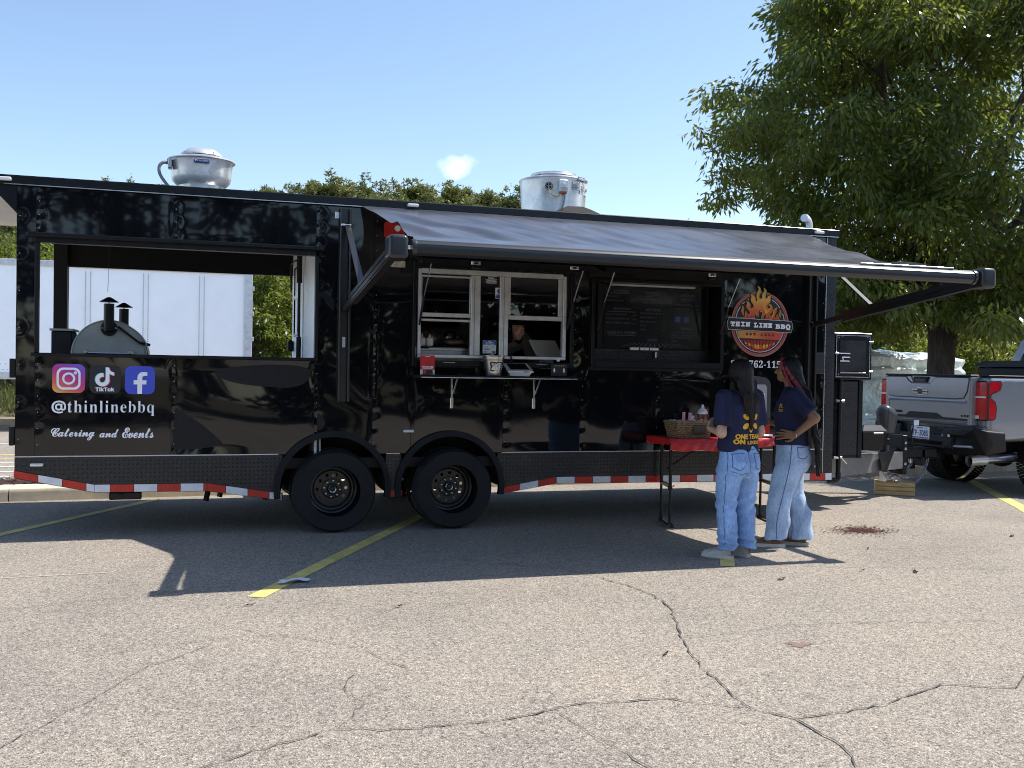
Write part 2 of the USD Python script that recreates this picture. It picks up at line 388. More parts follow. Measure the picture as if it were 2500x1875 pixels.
M['lampred'] = mat('red_lamp_lens', (.42, .006, .012), .12, spec=.6, coat=.6, var=(9, .35))
M['lampclear'] = mat('clear_lamp_lens', (.72, .72, .72), .15, coat=.5)
M['plate'] = mat('plate_white', (.72, .73, .76), .4)
M['platenavy'] = mat('plate_lettering', (.03, .05, .2), .5)
M['concrete'] = mat('kerb_concrete', (.60, .52, .40), .85, var=(5, .22, 6.0), bump=(60, .3, .004))
M['mulch'] = mat('bark_mulch', (.085, .038, .026), .95, var=(14, .7), bump=(22, 1.0, .05), island=.45)
M['lineyellow'] = mat('yellow_road_paint', (.66, .53, .17), .75, var=(7, .28, 7.0))
M['linewhite'] = mat('white_road_paint', (.62, .60, .55), .75, var=(9, .2, 6.0))
M['crack'] = mat('asphalt_crack', (.085, .078, .068), .95, var=(12, .4))
M['bark'] = mat('tree_bark', (.075, .055, .042), .95, var=(3.5, .5), stretch=(3, 3, .8), bump=(14, 1.0, .06))
M['semi'] = mat('white_trailer_paint', (.91, .915, .92), .35, var=(1.5, .04))
M['smoker'] = mat('smoker_grey', (.36, .355, .315), .45, metal=.25, var=(4, .14), rvar=(5, .38, .55))
M['wrapped'] = mat('wrapped_bag_film', (.72, .80, .76), .25, coat=.5, var=(3, .25, 6.0), bump=(7, .8, .06))
M['basket'] = mat('woven_seagrass', (.36, .23, .115), .85, var=(35, .45), island=.3)
M['paper'] = mat('white_paper', (.72, .74, .78), .8, var=(8, .08))
M['darkleaf'] = leaf_mat('shaded_wood_leaf', (.012, .02, .006), (.03, .045, .01), .7, .4, .1, .2)
M['scrape'] = mat('chalky_scrape', (.50, .45, .38), .9, var=(20, .2))
M['grass'] = leaf_mat('rough_grass', (.13, .16, .045), (.2, .25, .06))
M['leaf'] = leaf_mat('broad_leaf', (.115, .195, .042), (.58, .74, .11), .34, .6, .5, .52)
M['leaf2'] = leaf_mat('bright_leaf', (.14, .215, .04), (.52, .66, .09), .4, .5, .4, .5)
M['needle'] = leaf_mat('pine_needle', (.15, .19, .07), (.30, .37, .09), .5, .38, .4, .25)
M['needle2'] = leaf_mat('pine_needle_yellow', (.22, .25, .075), (.36, .42, .10), .5, .38, .4, .25)
M['blue'] = mat('blue_print', (.045, .075, .48), .4)
M['cyan'] = mat('cyan_print', (.12, .62, .66), .4)
M['pinkred'] = mat('pink_red_print', (.65, .03, .10), .4)
M['iconblack'] = mat('charcoal_print', (.012, .012, .015), .35)
M['labelgrey'] = mat('printed_label', (.42, .36, .26), .6, var=(60, .5))
M['skyblue'] = mat('pale_blue_label', (.25, .62, .68), .5)
M['labelblue'] = mat('blue_label', (.02, .10, .36), .45)
M['beige'] = mat('bread_bag', (.10, .065, .04), .35, var=(14, .5), coat=.6)
M['pink'] = mat('pink_wrapper', (.62, .27, .30), .5)
M['orange'] = mat('orange_sauce', (.5, .085, .04), .35)
M['menu'] = mat('menu_lettering', (.05, .052, .065), .5, emit=((.5, .52, .62), .006))
M['menublue'] = mat('menu_blue_mark', (.03, .05, .2), .5, emit=((.1, .2, .9), .008))
M['yellowcable'] = mat('yellow_cable', (.6, .42, .1), .5)
M['grey'] = mat('mid_grey', (.16, .16, .165), .5, var=(9, .15))
M['greyconduit'] = mat('grey_conduit', (.2, .2, .21), .5)
M['kiosk'] = mat('grey_plastic_shell', (.05, .05, .054), .3)
M['kioskface'] = mat('pale_grey_face', (.33, .33, .36), .35)
M['flame'] = gradient_mat('flame_print', [(0, (.42, .02, .012)), (.35, (.62, .11, .02)), (.7, (.72, .36, .05)), (1, (.45, .36, .06))], 2.19, 2.5)
M['ring'] = gradient_mat('ring_print', [(0, (.45, .13, .10)), (.45, (.50, .17, .11)), (1, (.45, .33, .11))], 1.78, 2.50, skew=-.15)
M['band'] = gradient_mat('band_print', [(0, (.48, .28, .05)), (.3, (.68, .25, .045)), (.65, (.55, .08, .03)), (1, (.62, .06, .03))], 5.66, 6.26, axis='x')
M['insta'] = gradient_mat('camera_icon_print', [(0, (.80, .52, .10)), (.25, (.72, .14, .08)), (.5, (.52, .035, .19)), (.75, (.28, .06, .38)), (1, (.09, .13, .62))], .63, 1.07, skew=.55)
M['pane'] = usdkit.material(stage, '/World/Looks/window_pane', {"f": ("fresnel", {"IOR": 1.55}), "t": ("transparent_bsdf", {"color": (.62, .63, .65)}), "g": ("glossy_bsdf", {"color": (1, 1, 1), "roughness": .01}), "m": ("mix_closure", {})},
    [("f.fac", "m.fac"), ("t.BSDF", "m.closure1"), ("g.BSDF", "m.closure2")], surface="m.closure")
M['clear'] = usdkit.material(stage, '/World/Looks/clear_plastic', {"f": ("fresnel", {"IOR": 1.5}), "t": ("transparent_bsdf", {"color": (.85, .86, .87)}), "g": ("glossy_bsdf", {"color": (1, 1, 1), "roughness": .05}), "m": ("mix_closure", {})},
    [("f.fac", "m.fac"), ("t.BSDF", "m.closure1"), ("g.BSDF", "m.closure2")], surface="m.closure")
# asphalt: warm exposed aggregate, mottled, with pale and dark stones
M['asphalt'] = usdkit.material(stage, '/World/Looks/weathered_asphalt', {
    "g": ("geometry", {}),
    "v": ("voronoi_texture", {"scale": 150.0, "feature": "f1"}), "v2": ("voronoi_texture", {"scale": 70.0}), "sx": ("separate_color", {"color_type": "hsv"}), "sx2": ("separate_color", {"color_type": "hsv"}),
    "r": ("rgb_ramp", {"ramp": [(0, (.08, .073, .068)), (.22, (.20, .18, .155)), (.5, (.325, .285, .24)), (.8, (.45, .395, .325)), (1, (.66, .60, .52))]}),
    "avg": ("math", {"math_type": "multiply_add", "value2": .62}), "hv": ("math", {"math_type": "multiply", "value2": .38}),
    "d": ("rgb_ramp", {"ramp": [(0, (1.08, 1.08, 1.08)), (.45, (1, 1, 1)), (.8, (.55, .54, .53))]}), "md": ("mix", {"mix_type": "multiply", "fac": .8}),
    "big": ("noise_texture", {"scale": .55, "detail": 6.0, "roughness": .6}), "br": ("rgb_ramp", {"ramp": [(.3, (.84, .84, .86)), (.5, (1, 1, 1)), (.72, (1.13, 1.1, 1.06))]}), "mb": ("mix", {"mix_type": "multiply", "fac": 1.0}),
    "st": ("noise_texture", {"scale": 3.1, "detail": 5.0, "roughness": .7}), "sr": ("rgb_ramp", {"ramp": [(.28, (.76, .76, .77)), (.42, (1, 1, 1))]}), "ms": ("mix", {"mix_type": "multiply", "fac": .8}),
    "b": ("bump", {"strength": .7, "distance": .006}), "p": ("principled_bsdf", {"roughness": .88, "specular_ior_level": .3})},
    [("g.position", "v.vector"), ("g.position", "v2.vector"), ("v.color", "sx.color"), ("v2.color", "sx2.color"), ("sx.r", "avg.value1"), ("sx2.r", "hv.value1"), ("hv.value", "avg.value3"), ("avg.value", "r.fac"),
     ("v.distance", "d.fac"), ("r.color", "md.color1"), ("d.color", "md.color2"), ("g.position", "big.vector"), ("big.fac", "br.fac"), ("md.color", "mb.color1"), ("br.color", "mb.color2"),
     ("g.position", "st.vector"), ("st.fac", "sr.fac"), ("mb.color", "ms.color1"), ("sr.color", "ms.color2"), ("ms.color", "p.base_color"), ("v.distance", "b.height"), ("b.normal", "p.normal")], surface="p.BSDF")
M['lawn'] = mat('bank_soil', (.10, .085, .04), .95, var=(2.2, .5, 6.0), bump=(9, .8, .06))
# ------------------------------------------------------------------ setting: parking lot, kerbs, bank
lot = thing('parking_lot', 'grey aggregate asphalt parking lot with cracks and painted lines', None, kind='structure')
g = []
xs = np.array([-400, -120, -40, -12, -4, 0, 4, 8, 14, 24, 50, 120, 400.]); ys = np.array([-400, -120, -40, -14, -6, -2, 2, 6, 12, 30, 60, 140, 600.])
X, Y = np.meshgrid(xs, ys, indexing='ij'); nv = len(ys)
V = np.stack([X.ravel(), Y.ravel(), np.zeros(X.size)], 1)
F = [(i * nv + j, (i + 1) * nv + j, (i + 1) * nv + j + 1, i * nv + j + 1) for i in range(len(xs) - 1) for j in range(nv - 1)]
part(lot, 'asphalt', (V, np.array(F)), M['asphalt'], False)
def ribbon(pts, w, z, jitter=0.0, sub=6, seed=0):
    r = np.random.default_rng(seed); pts = np.asarray(pts, float); out = []
    for a, b in zip(pts[:-1], pts[1:]):
        L = np.linalg.norm(b - a); n = max(2, int(L / .055)) if jitter else sub
        t = np.arange(n) / n; q = a + (b - a) * t[:, None]; out.append(q)
    out.append(pts[-1:]); p = np.vstack(out)
    if jitter:
        k = np.convolve(r.normal(0, 1, (len(p) + 8)), np.ones(4) / 4, 'same')[4:-4]; k2 = np.convolve(r.normal(0, 1, len(p) + 8), np.ones(4) / 4, 'same')[4:-4]
        p = p + jitter * np.stack([k, k2], 1) + .4 * jitter * r.normal(0, 1, p.shape)
    t = np.gradient(p, axis=0); t /= np.linalg.norm(t, axis=1, keepdims=True); nn = np.stack([-t[:, 1], t[:, 0]], 1)
    ww = np.full(len(p), w) if not jitter else w * np.clip(r.normal(1, .45, len(p)), .25, 2.2)
    if jitter: ww[0] = ww[-1] = w * .15
    L, Rr = p + nn * ww[:, None] / 2, p - nn * ww[:, None] / 2; m = len(p)
    v = np.vstack([np.column_stack([Rr, np.full(m, z)]), np.column_stack([L, np.full(m, z)])])
    f = np.array([(i, i + 1, m + i + 1, m + i) for i in range(m - 1)]); return v, f
def line(name, pts, w, m, z=.004, label=None): part(lot, name, ribbon(pts, w, z), M[m], False, label)
line('painted_line', [(-4.2, -4.7), (-1.69, .33), (-.42, 2.6)], .115, 'lineyellow', label='faded yellow bay line running to the kerb at left')
line('painted_line', [(.41, -2.74), (2.25, .60), (3.0, 2.0)], .125, 'lineyellow', label='yellow bay line under the trailer wheels')
line('painted_line', [(4.20, -2.49), (4.50, -1.95)], .12, 'lineyellow', label='short yellow line end by the customer with pale shoes')
line('painted_line', [(9.0, -1.0), (9.63, -.08), (11.3, 2.64), (12.4, 4.4)], .16, 'lineyellow', label='yellow bay line beside the pickup')
for k, y in enumerate((6.2, 6.9, 7.6, 8.3, 9.0)):
    line('painted_line', [(-9, y + .5), (-1.6, y - .25)], .11, 'lineyellow' if k > 2 else 'linewhite')
line('painted_line', [(-9, 5.3), (-4.4, 5.9), (-1.0, 4.95)], .14, 'linewhite')
line('painted_line', [(-12, 11.2), (2, 11.4)], .11, 'linewhite')
line('painted_line', [(-4.5, -1.95), (-1.6, -1.72), (-.6, -1.66)], .014, 'scrape', label='thin chalky scrape at left')
CR = [[(2.36, -1.95), (2.844, -2.30), (3.079, -2.976), (3.15, -3.3), (3.063, -3.75), (2.80, -4.4), (2.62, -5.04), (2.558, -5.625), (2.66, -5.80), (2.66, -6.2), (2.53, -6.5), (2.35, -6.9)],
      [(2.558, -5.625), (2.2, -5.4), (1.75, -5.35), (1.399, -5.465), (.9, -5.47), (.608, -5.39), (.2, -5.6), (-.102, -5.80), (-.3, -6.1)],
      [(2.66, -5.80), (3.2, -5.75), (3.7, -5.55), (4.04, -5.70), (4.6, -5.3), (5.6, -5.0), (7, -4.9)],
      [(.167, -3.48), (.42, -3.72), (.75, -3.98), (.95, -4.2), (1.0, -4.45), (1.12, -4.62)], [(.80, -4.588), (.72, -4.9), (.78, -5.1), (.62, -5.40)],
      [(1.62, -5.42), (1.68, -5.75), (1.75, -6.0), (1.80, -6.4)], [(-.75, -5.30), (-.40, -4.6), (-.2, -4.2), (.1, -3.9)], [(-2.4, -2.9), (-1.2, -2.72), (0, -2.45), (1.0, -2.05), (1.9, -1.75), (3.4, -1.4)],
      [(-.6, -4.0), (.2, -3.75), (.6, -3.8)], [(3.06, -3.75), (3.6, -3.8)], [(4.0, -2.4), (5.2, -2.75), (6.6, -3.2), (8, -3.2)], [(2.80, -4.4), (3.9, -4.3), (5.2, -4.55)], [(1.05, -.9), (1.2, -1.4), (1.0, -1.8)],
      [(2.0, -1.6), (2.36, -1.95)], [(-.1, -.2), (-.3, -.9)], [(5.5, -2.0), (7.0, -2.2), (9.2, -1.9)]]
for i, c in enumerate(CR):
    part(lot, 'crack', ribbon(c, .0075 if i in (0, 1, 2) else .0036, .007, .016, seed=40 + i), M['crack'], False)
# stains (flat, thin) and reddish patches
M['stain'] = mat('reddish_stain', (.20, .135, .10), .9, var=(9, .25, 6.0)); M['damp'] = mat('damp_patch', (.075, .072, .07), .6, var=(6, .25, 6.0))
def blob(cx, cy, rx, ry, seed, z, n=60):
    r = np.random.default_rng(seed); a = np.arange(n) / n * 2 * PI; k = 1 + .25 * np.sin(a * 3 + r.random() * 6) + .2 * np.sin(a * 7 + r.random() * 6) + .12 * r.normal(0, 1, n)
    v = np.vstack([[cx, cy, z], np.stack([cx + rx * k * np.cos(a), cy + ry * k * np.sin(a), np.full(n, z)], 1)]); return v, np.array([(0, 1 + i, 1 + (i + 1) % n) for i in range(n)])
part(lot, 'stain', blob(3.42, -4.7, .07, .05, 2, .0025), M['stain'], False)
# kerb of the near island
def kerb_pts(x): return 2.68 + (x + 2.08) * .077
def kerb(name, x0, x1, yf, w, h, m, label):
    mb = MB(); xs = np.arange(x0, x1 + .1, 3.0)
    k = thing(name, label, None, kind='structure')
    for a, b in zip(xs[:-1], xs[1:]):
        prof = [(0, -.2), (0, h - .05), (.02, h - .012), (.06, h), (w, h), (w, -.2)]
        v = np.array([(x, yf(x) + p, z) for x in (a + .006, b - .006) for p, z in prof]); part(k, 'kerb_stone', hullp(v), M[m], 30)
    return k
kerb('kerb', -14, 34, kerb_pts, .40, .15, 'concrete', 'pale concrete kerb running behind the trailer')
kerb('kerb', -40, 4.1, lambda x: 17.6 + .04 * x, .35, .16, 'concrete', 'far concrete kerb below the white box trailer')
def strip(x0, x1, y0f, y1f, zf, n, m, name, label=None, kind='structure'):
    xs = np.linspace(x0, x1, n); t = np.linspace(0, 1, 9); v = []
    for x in xs:
        for q in t: y = y0f(x) + (y1f(x) - y0f(x)) * q; v.append((x, y, zf(x, y, q)))
    f = [(i * 9 + j, (i + 1) * 9 + j, (i + 1) * 9 + j + 1, i * 9 + j + 1) for i in range(n - 1) for j in range(8)]
    p = part(None, name, (np.array(v), np.array(f)), m, True, label, kind=kind); return p
strip(-14, 34, lambda x: kerb_pts(x) + .40, lambda x: kerb_pts(x) + 1.25, lambda x, y, q: .12 + .05 * math.sin(q * PI) + .02 * math.sin(x * 9 + y * 5) - (q == 1) * .2, 220, M['mulch'], 'mulch_bed', 'dark bark mulch strip along the kerb')
strip(-60, 4.1, lambda x: 17.95 + .04 * x, lambda x: 42.0, lambda x, y, q: .15 + 1.0 * q ** .8 + .05 * math.sin(x * 3 + y * 2), 120, M['lawn'], 'grass_bank', 'mulch and grass bank behind the far kerb')
strip(4.1, 90, lambda x: 17.0 + .05 * x, lambda x: 60.0, lambda x, y, q: .02 + 1.6 * q + .05 * math.sin(x * 3 + y * 2), 120, M['lawn'], 'grass_bank', 'wooded bank behind the pallets')
# loose chips of bark in the island, tufts on the bank
def chips(n, fx, size, seed):
    r = np.random.default_rng(seed); V, F = [], []
    for i in range(n):
        c = fx(r); a = r.random() * 6.28; L, W, H = size * (.5 + r.random()), size * .35 * (.5 + r.random()), size * .2
        v = np.array([(-L, -W, 0), (L, -W * .6, 0), (L * .8, W, 0), (-L * .7, W, 0), (-L * .6, 0, H), (L * .6, 0, H * .8)]); R = np.array([[math.cos(a), -math.sin(a), 0], [math.sin(a), math.cos(a), 0], [0, 0, 1]])
        V.append(v @ R.T + c); F.append(np.array([(0, 1, 5), (0, 5, 4), (1, 2, 5), (2, 3, 4), (2, 4, 5), (3, 0, 4)]) + 6 * i)
    return np.vstack(V), np.vstack(F)
part(None, 'bark_chips', chips(2600, lambda r: (lambda x, q: np.array([x, kerb_pts(x) + .38 + q * .8, .14 + .03 * r.random()]))(-5 + 14 * r.random(), r.random()), .035, 5), M['mulch'], False, 'loose brown bark chips on the strip behind the kerb', kind='stuff')
def spill(r):
    a, q = r.random() * 6.28, abs(r.normal(0, .5)); return np.array([6.52 + .36 * q * math.cos(a) + .05 * r.normal(), -1.12 + .30 * q * math.sin(a) - .0, .004 + .006 * r.random()])
M['redmulch'] = mat('red_mulch_crumbs', (.13, .035, .025), .95, island=.5)
part(None, 'spilled_mulch', chips(900, spill, .014, 6), M['redmulch'], False, 'reddish mulch crumbs spilled on the asphalt right of the customers', kind='stuff')
def spill2(r): return np.array([-3 + 14 * r.random(), -6.5 + 6 * r.random(), .004])
for k, (x, y, a) in enumerate([(7.83, -1.75, .4), (5.6, -3.05, 1.), (6.4, -3.6, 2.2), (4.35, -3.05, .2), (.36, -2.98, .1), (1.3, -3.25, .5), (5.2, -2.9, .3), (2.55, -4.7, .7), (5.9, -2.05, .9)]):
    o = thing('dry_leaf', ['curled dark dry leaf on the asphalt, rightmost one', 'small dark leaf lying upright on the asphalt right of the long crack', 'thin brown leaf sliver at the right edge of the lot', 'tiny brown leaf below the pale shoed customer', 'thin dark twig bit left of the yellow line end', 'tiny reddish leaf scrap below the napkin', 'flat brown leaf between the long crack and the mulch spill', 'brown twig scrap beside the long crack', 'dark leaf scrap near the mulch crumbs'][k], 'leaf', (x, y, .004), a)
    L = .05 if k in (0, 1) else .045; W = .02 if k < 4 else .008
    v = np.array([(-L, 0, .001), (-L * .4, -W, .012), (L * .3, -W * .8, .004), (L, 0, .014), (L * .3, W, .008), (-L * .4, W * .8, .002)]); part(o, 'blade', (v, np.array([(0, 1, 5), (1, 4, 5), (1, 2, 4), (2, 3, 4)])), M['mulch'], True)
o = thing('napkin', 'crumpled white paper napkin on the yellow line', 'napkin', (.70, -2.33, .005), .2)
nx = np.linspace(-.10, .12, 14); ny = np.linspace(-.045, .05, 8); v = np.array([(x + .02 * math.sin(y * 60), y + .018 * math.sin(x * 30), .006 + .03 * meshkit.noise(np.array([[x * 26, y * 40, .5]]))[0] * (1 - (x / .14) ** 2)) for x in nx for y in ny])
part(o, 'sheet', (v, np.array([(i * 8 + j, (i + 1) * 8 + j, (i + 1) * 8 + j + 1, i * 8 + j + 1) for i in range(13) for j in range(7)])), M['paper'], 50)
# ------------------------------------------------------------------ the food trailer
XL, XR, ZR, ZT, D = -1.522, 6.93, .744, 3.15, 2.6
T = thing('food_trailer', 'long glossy black food trailer with open porch, service window and awning', 'food trailer')
ARCH = [(1.285, .405, .535), (2.453, .405, .535)]
riv = []
def panel(x0, x1, z0, z1, amp, seed, rl=(), rr=(), name='side_panel'):
    """Sheet of thin black aluminium, wavy between its rivets; rl, rr: heights of rivets along the left and right edge."""
    st = .018; nx = max(3, int((x1 - x0) / st)); nz = max(3, int((z1 - z0) / st))
    xs, zs = np.linspace(x0, x1, nx + 1), np.linspace(z0, z1, nz + 1); X, Z = np.meshgrid(xs, zs, indexing='ij')
    P = np.stack([X * .95, np.full_like(X, seed * 7.3), Z * 1.05], -1)
    P2 = P + .5 * np.stack([meshkit.noise(P * .8 + 5), P[..., 1] * 0, meshkit.noise(P * .8 + 9)], -1)
    h = (meshkit.fbm(P2, 2, seed) - .5) * amp + (meshkit.noise(P2 * 3.1 + 2) - .5) * amp * .10
    ex = np.minimum(X - x0, x1 - X); ez = np.minimum(Z - z0, z1 - Z); h *= np.clip(ez / .10, 0, 1) * np.clip(ex / .05 + .25, 0, 1)
    r = np.random.default_rng(seed)
    for xe, zz in [(x0 + .022, z) for z in rl] + [(x1 - .022, z) for z in rr]:
        d = np.hypot(X - xe, Z - zz); h -= (.0006 + .0012 * r.random() ** 2) * (np.exp(-(d / .045) ** 2) - .4 * np.exp(-(d / .09) ** 2)); riv.append((xe, zz))
    Y = -.012 - h; nn = nz + 1
    V = np.stack([X.ravel(), Y.ravel(), Z.ravel()], 1)
    F = np.array([(i * nn + j, (i + 1) * nn + j, (i + 1) * nn + j + 1, i * nn + j + 1) for i in range(nx) for j in range(nz)])
    c = V[F].mean(1); keep = np.ones(len(F), bool)
    for ax, az, ar in ARCH: keep &= np.hypot(c[:, 0] - ax, c[:, 2] - az) > ar
    return part(T, name, (V, F[keep]), M['paint'], True)
rz = lambda a, b, s=.145: list(np.arange(a, b, s))
panel(XL + .004, -1.366, ZR, ZT, .003, 1, rz(.9, 3.1, .33), [])
panel(-1.362, -.212, ZR, 1.64, .004, 2, rz(.85, 1.62), [])
panel(-.208, 1.092, ZR, 1.64, .034, 3, rz(.85, 1.62), [])
panel(-1.362, -.212, 2.70, ZT, .0035, 4, rz(2.78, 3.1, .12), []); panel(-.208, 1.092, 2.70, ZT, .005, 5, rz(2.78, 3.1, .12), [])
panel(1.096, 1.656, ZR, ZT, .026, 6, rz(.82, 3.1, .14), [])
panel(1.660, 2.040, ZR, ZT, .015, 7, rz(.85, 3.1, .145), [])
panel(2.044, 2.998, ZR, 1.60, .022, 8, [], []); panel(3.002, 3.84, ZR, 1.60, .022, 9, rz(.85, 1.58, .145), [])
panel(2.044, 3.75, 2.65, ZT, .008, 10); panel(3.754, 3.93, 1.60, ZT, .006, 11, rz(1.7, 3.1, .16), [])
panel(3.844, 4.70, ZR, 1.60, .017, 12, rz(.85, 1.58, .145), []); panel(4.704, 5.51, ZR, 1.60, .024, 13, rz(.85, 1.58, .145), [])
panel(3.934, 5.51, 2.58, ZT, .008, 14); panel(5.514, 6.56, ZR, ZT, .0035, 15, rz(.9, 3.1, .3), [])
panel(6.66, 6.80, ZR, ZT, .012, 16, [], rz(.9, 3.1, .3))
mb = MB()
for x, z in riv: mb.add(lathe([(.0055, 0), (.0045, .003), (.0, .004)], 8, (x, -.0125, z), 'y'))
part(T, 'rivet_rows', mb, M['steel'], 60, kind='stuff')
# body: shell of solid walls behind the sheets
mb = MB()
def wbox(x0, x1, z0, z1, y0=-.008, y1=.045): mb.box(x0, x1, y0, y1, z0, z1)
wbox(XL, -1.337, .60, 3.149); wbox(-1.337, .70, .655, 1.640); wbox(-1.337, 1.089, 2.652, 3.149)
wbox(.70, 1.089, .98, 1.640); wbox(1.089, 2.06, .98, 3.149); wbox(2.06, 3.74, .98, 1.605); wbox(2.06, 3.74, 2.64, 3.149); wbox(3.74, 3.945, 1.605, 3.149)
wbox(3.1, 3.945, .60, 1.6049); wbox(3.74, 3.9, .98, 1.6) if False else None
wbox(3.945, 5.50, .60, 1.632); wbox(3.945, 5.50, 2.565, 3.149); wbox(5.50, XR, .60, 3.149)
mb.box(XL, XL + .14, D - .17, D, .60, 3.149)                                # far rear post
mb.box(XL, XL + .05, .045, D - .17, .60, 1.60)                               # low rear wall
mb.box(XL, 1.15, D - .05, D, .60, 1.62); mb.box(XL + .14, 1.15, D - .05, D, 2.67, 3.149)      # far porch wall
mb.box(1.13, 1.15, .045, D - .05, .70, 3.149)                               # bulkhead
mb.box(1.15, XR, D - .05, D, .60, 3.149); mb.box(XR - .05, XR, .045, D - .05, .60, 3.149)
mb.box(XL + .05, XR - .05, .045, D - .05, .60, .70); mb.box(XL, XR, .0451, D - .051, 3.10, 3.15)
part(T, 'wall_shell', mb, M['satin'], False)
part(T, 'interior_lining', MB().box(1.16, XR - .06, D - .07, D - .055, .71, 3.05).box(1.155, 1.17, .06, D - .06, .71, 3.09).box(XR - .075, XR - .055, .06, D - .06, .71, 3.09).box(1.16, XR - .06, .06, D - .06, 3.06, 3.095), M['interior'], False)
part(T, 'roof', MB().cbox(XL - .9, XR + .02, -.03, D + .03, 3.16, 3.215, .01), M['satin'], False)
rail = MB().cbox(XL - .14, XR + .015, -.052, -.008, 3.150, 3.232, .008); part(T, 'roof_rail', rail, M['trim'], 30)
part(T, 'rail_bead', MB().box(XL - .1, XR, -.058, -.0521, 3.146, 3.153), M['alu'], False)
part(T, 'rub_rail', MB().cbox(XL, .765, -.024, -.008, .738, .750, .003).cbox(2.99, 6.80, -.024, -.008, .738, .750, .003).cbox(1.80, 1.94, -.024, -.008, .738, .750, .003), M['alu'], False)
part(T, 'drip_rail', MB().cbox(-1.433, 1.17, -.075, -.014, 2.700, 2.738, .006).box(-1.36, 1.09, -.03, -.0125, 2.652, 2.70), M['trim'], 30)
part(T, 'opening_trim', MB().cbox(-1.40, 1.13, -.035, -.010, 1.640, 1.672, .006).cbox(1.089, 1.125, -.03, -.010, 1.672, 2.652, .005).cbox(-1.372, -1.335, -.03, -.010, 1.672, 2.652, .005), M['trim'], 30)
# raised rear hatch with its gusset
part(T, 'rear_hatch', MB().cbox(XL - .95, XL - .02, .0, D, 3.10, 3.155, .008), M['interior'], False)
part(T, 'hatch_gusset', MB().add(wall(Polygon([(XL, 2.90), (XL, 3.145), (XL - .42, 3.145), (XL - .42, 3.10), (XL - .13, 3.04)]), .03, .0)), M['trim'], False)
for z in (1.53, .93): part(T, 'door_hinge', MB().cbox(XL - .045, XL - .002, -.04, .05, z - .085, z + .085, .006), M['trim'], 30)
# skirts of tread plate
AR = unary_union([Point(ax, az).buffer(ar - .01, 48) for ax, az, ar in ARCH])
SKP = [Polygon([(XL, .627), (-.86, .488), (.115, .484), (.80, .370), (.80, .738), (XL, .738)]), Polygon([(1.80, .381), (1.95, .381), (1.95, .738), (1.80, .738)]), Polygon([(2.95, .385), (3.588, .484), (6.80, .475), (6.80, .738), (2.95, .738)])]
DIA = np.array([(-.018, 0, 0), (0, -.0052, 0), (.018, 0, 0), (0, .0052, 0), (-.008, 0, .0040), (.008, 0, .0040)])
DF = np.array([(0, 1, 4), (1, 5, 4), (1, 2, 5), (2, 3, 5), (3, 4, 5), (3, 0, 4)])
def diamonds(poly, y, pitch=.0385, to=None):
    x0, z0, x1, z1 = poly.bounds; V, F, n = [], [], 0
    import shapely
    gx, gz = np.meshgrid(np.arange(x0 + .02, x1 - .01, pitch), np.arange(z0 + .02, z1 - .01, pitch), indexing='ij'); inn = shapely.contains_xy(poly.buffer(-.014), gx, gz)
    for i in range(gx.shape[0]):
        for j in range(gx.shape[1]):
            if not inn[i, j]: continue
            a = PI / 4 if (i + j) % 2 else -PI / 4; c, s = math.cos(a), math.sin(a)
            v = np.stack([gx[i, j] + c * DIA[:, 0] - s * DIA[:, 1], y - DIA[:, 2], gz[i, j] + s * DIA[:, 0] + c * DIA[:, 1]], 1)
            V.append(v); F.append(DF + n); n += 6
    return np.vstack(V), np.vstack(F)
for k, p in enumerate(SKP):
    g = p.difference(AR); part(T, 'skirt_plate', wall(g, .012, -.006), M['tread'], False); part(T, 'tread_pattern', diamonds(g, -.0181), M['tread'], 25, kind='stuff')
post = sbox(6.805, .475, XR, 3.148); part(T, 'corner_plate', wall(post, .014, -.008), M['tread'], False); part(T, 'tread_pattern', diamonds(post, -.0221), M['tread'], 25, kind='stuff')
part(T, 'corner_bead', MB().box(6.797, 6.804, -.026, -.012, .48, 3.148), M['alu'], False)
# reflective strip, piece by piece
def strips(top, bot, L=.203, start=0):
    top, bot = np.array(top), np.array(bot); s = np.concatenate([[0], np.cumsum(np.hypot(*(top[1:] - top[:-1]).T))])
    cuts = sorted(set(np.round(np.concatenate([np.arange(0, s[-1], L), s]), 4))); 
    for a, b in zip(cuts[:-1], cuts[1:]):
        if b - a < .012: continue
        k = int((a + 1e-3) / L) + start
        f = lambda q, t: np.array([np.interp(t, s, q[:, 0]), np.interp(t, s, q[:, 1])])
        g = Polygon([f(top, a + .002), f(top, b - .002), f(bot, b - .002), f(bot, a + .002)])
        part(T, 'reflector_strip', wall(g, .010, -.018), M['red'] if k % 2 == 0 else M['tapewhite'], False)
strips([(XL - .005, .622), (-.86, .484), (.115, .480), (.80, .368)], [(XL - .005, .560), (-.86, .418), (.115, .410), (.80, .306)])
strips([(1.832, .378), (1.968, .378)], [(1.832, .316), (1.968, .316)])
strips([(2.99, .385), (3.588, .482), (6.925, .473)], [(2.99, .322), (3.588, .418), (6.925, .395)])
for g in (Polygon([(XL, .630), (-.86, .492), (.115, .488), (.81, .374), (.81, .300), (.115, .405), (-.86, .412), (XL, .552)]), Polygon([(2.98, .39), (3.588, .488), (6.928, .48), (6.928, .388), (3.588, .412), (2.98, .316)])): part(T, 'strip_backing', wall(g, .010, -.0065), M['trim'], False)
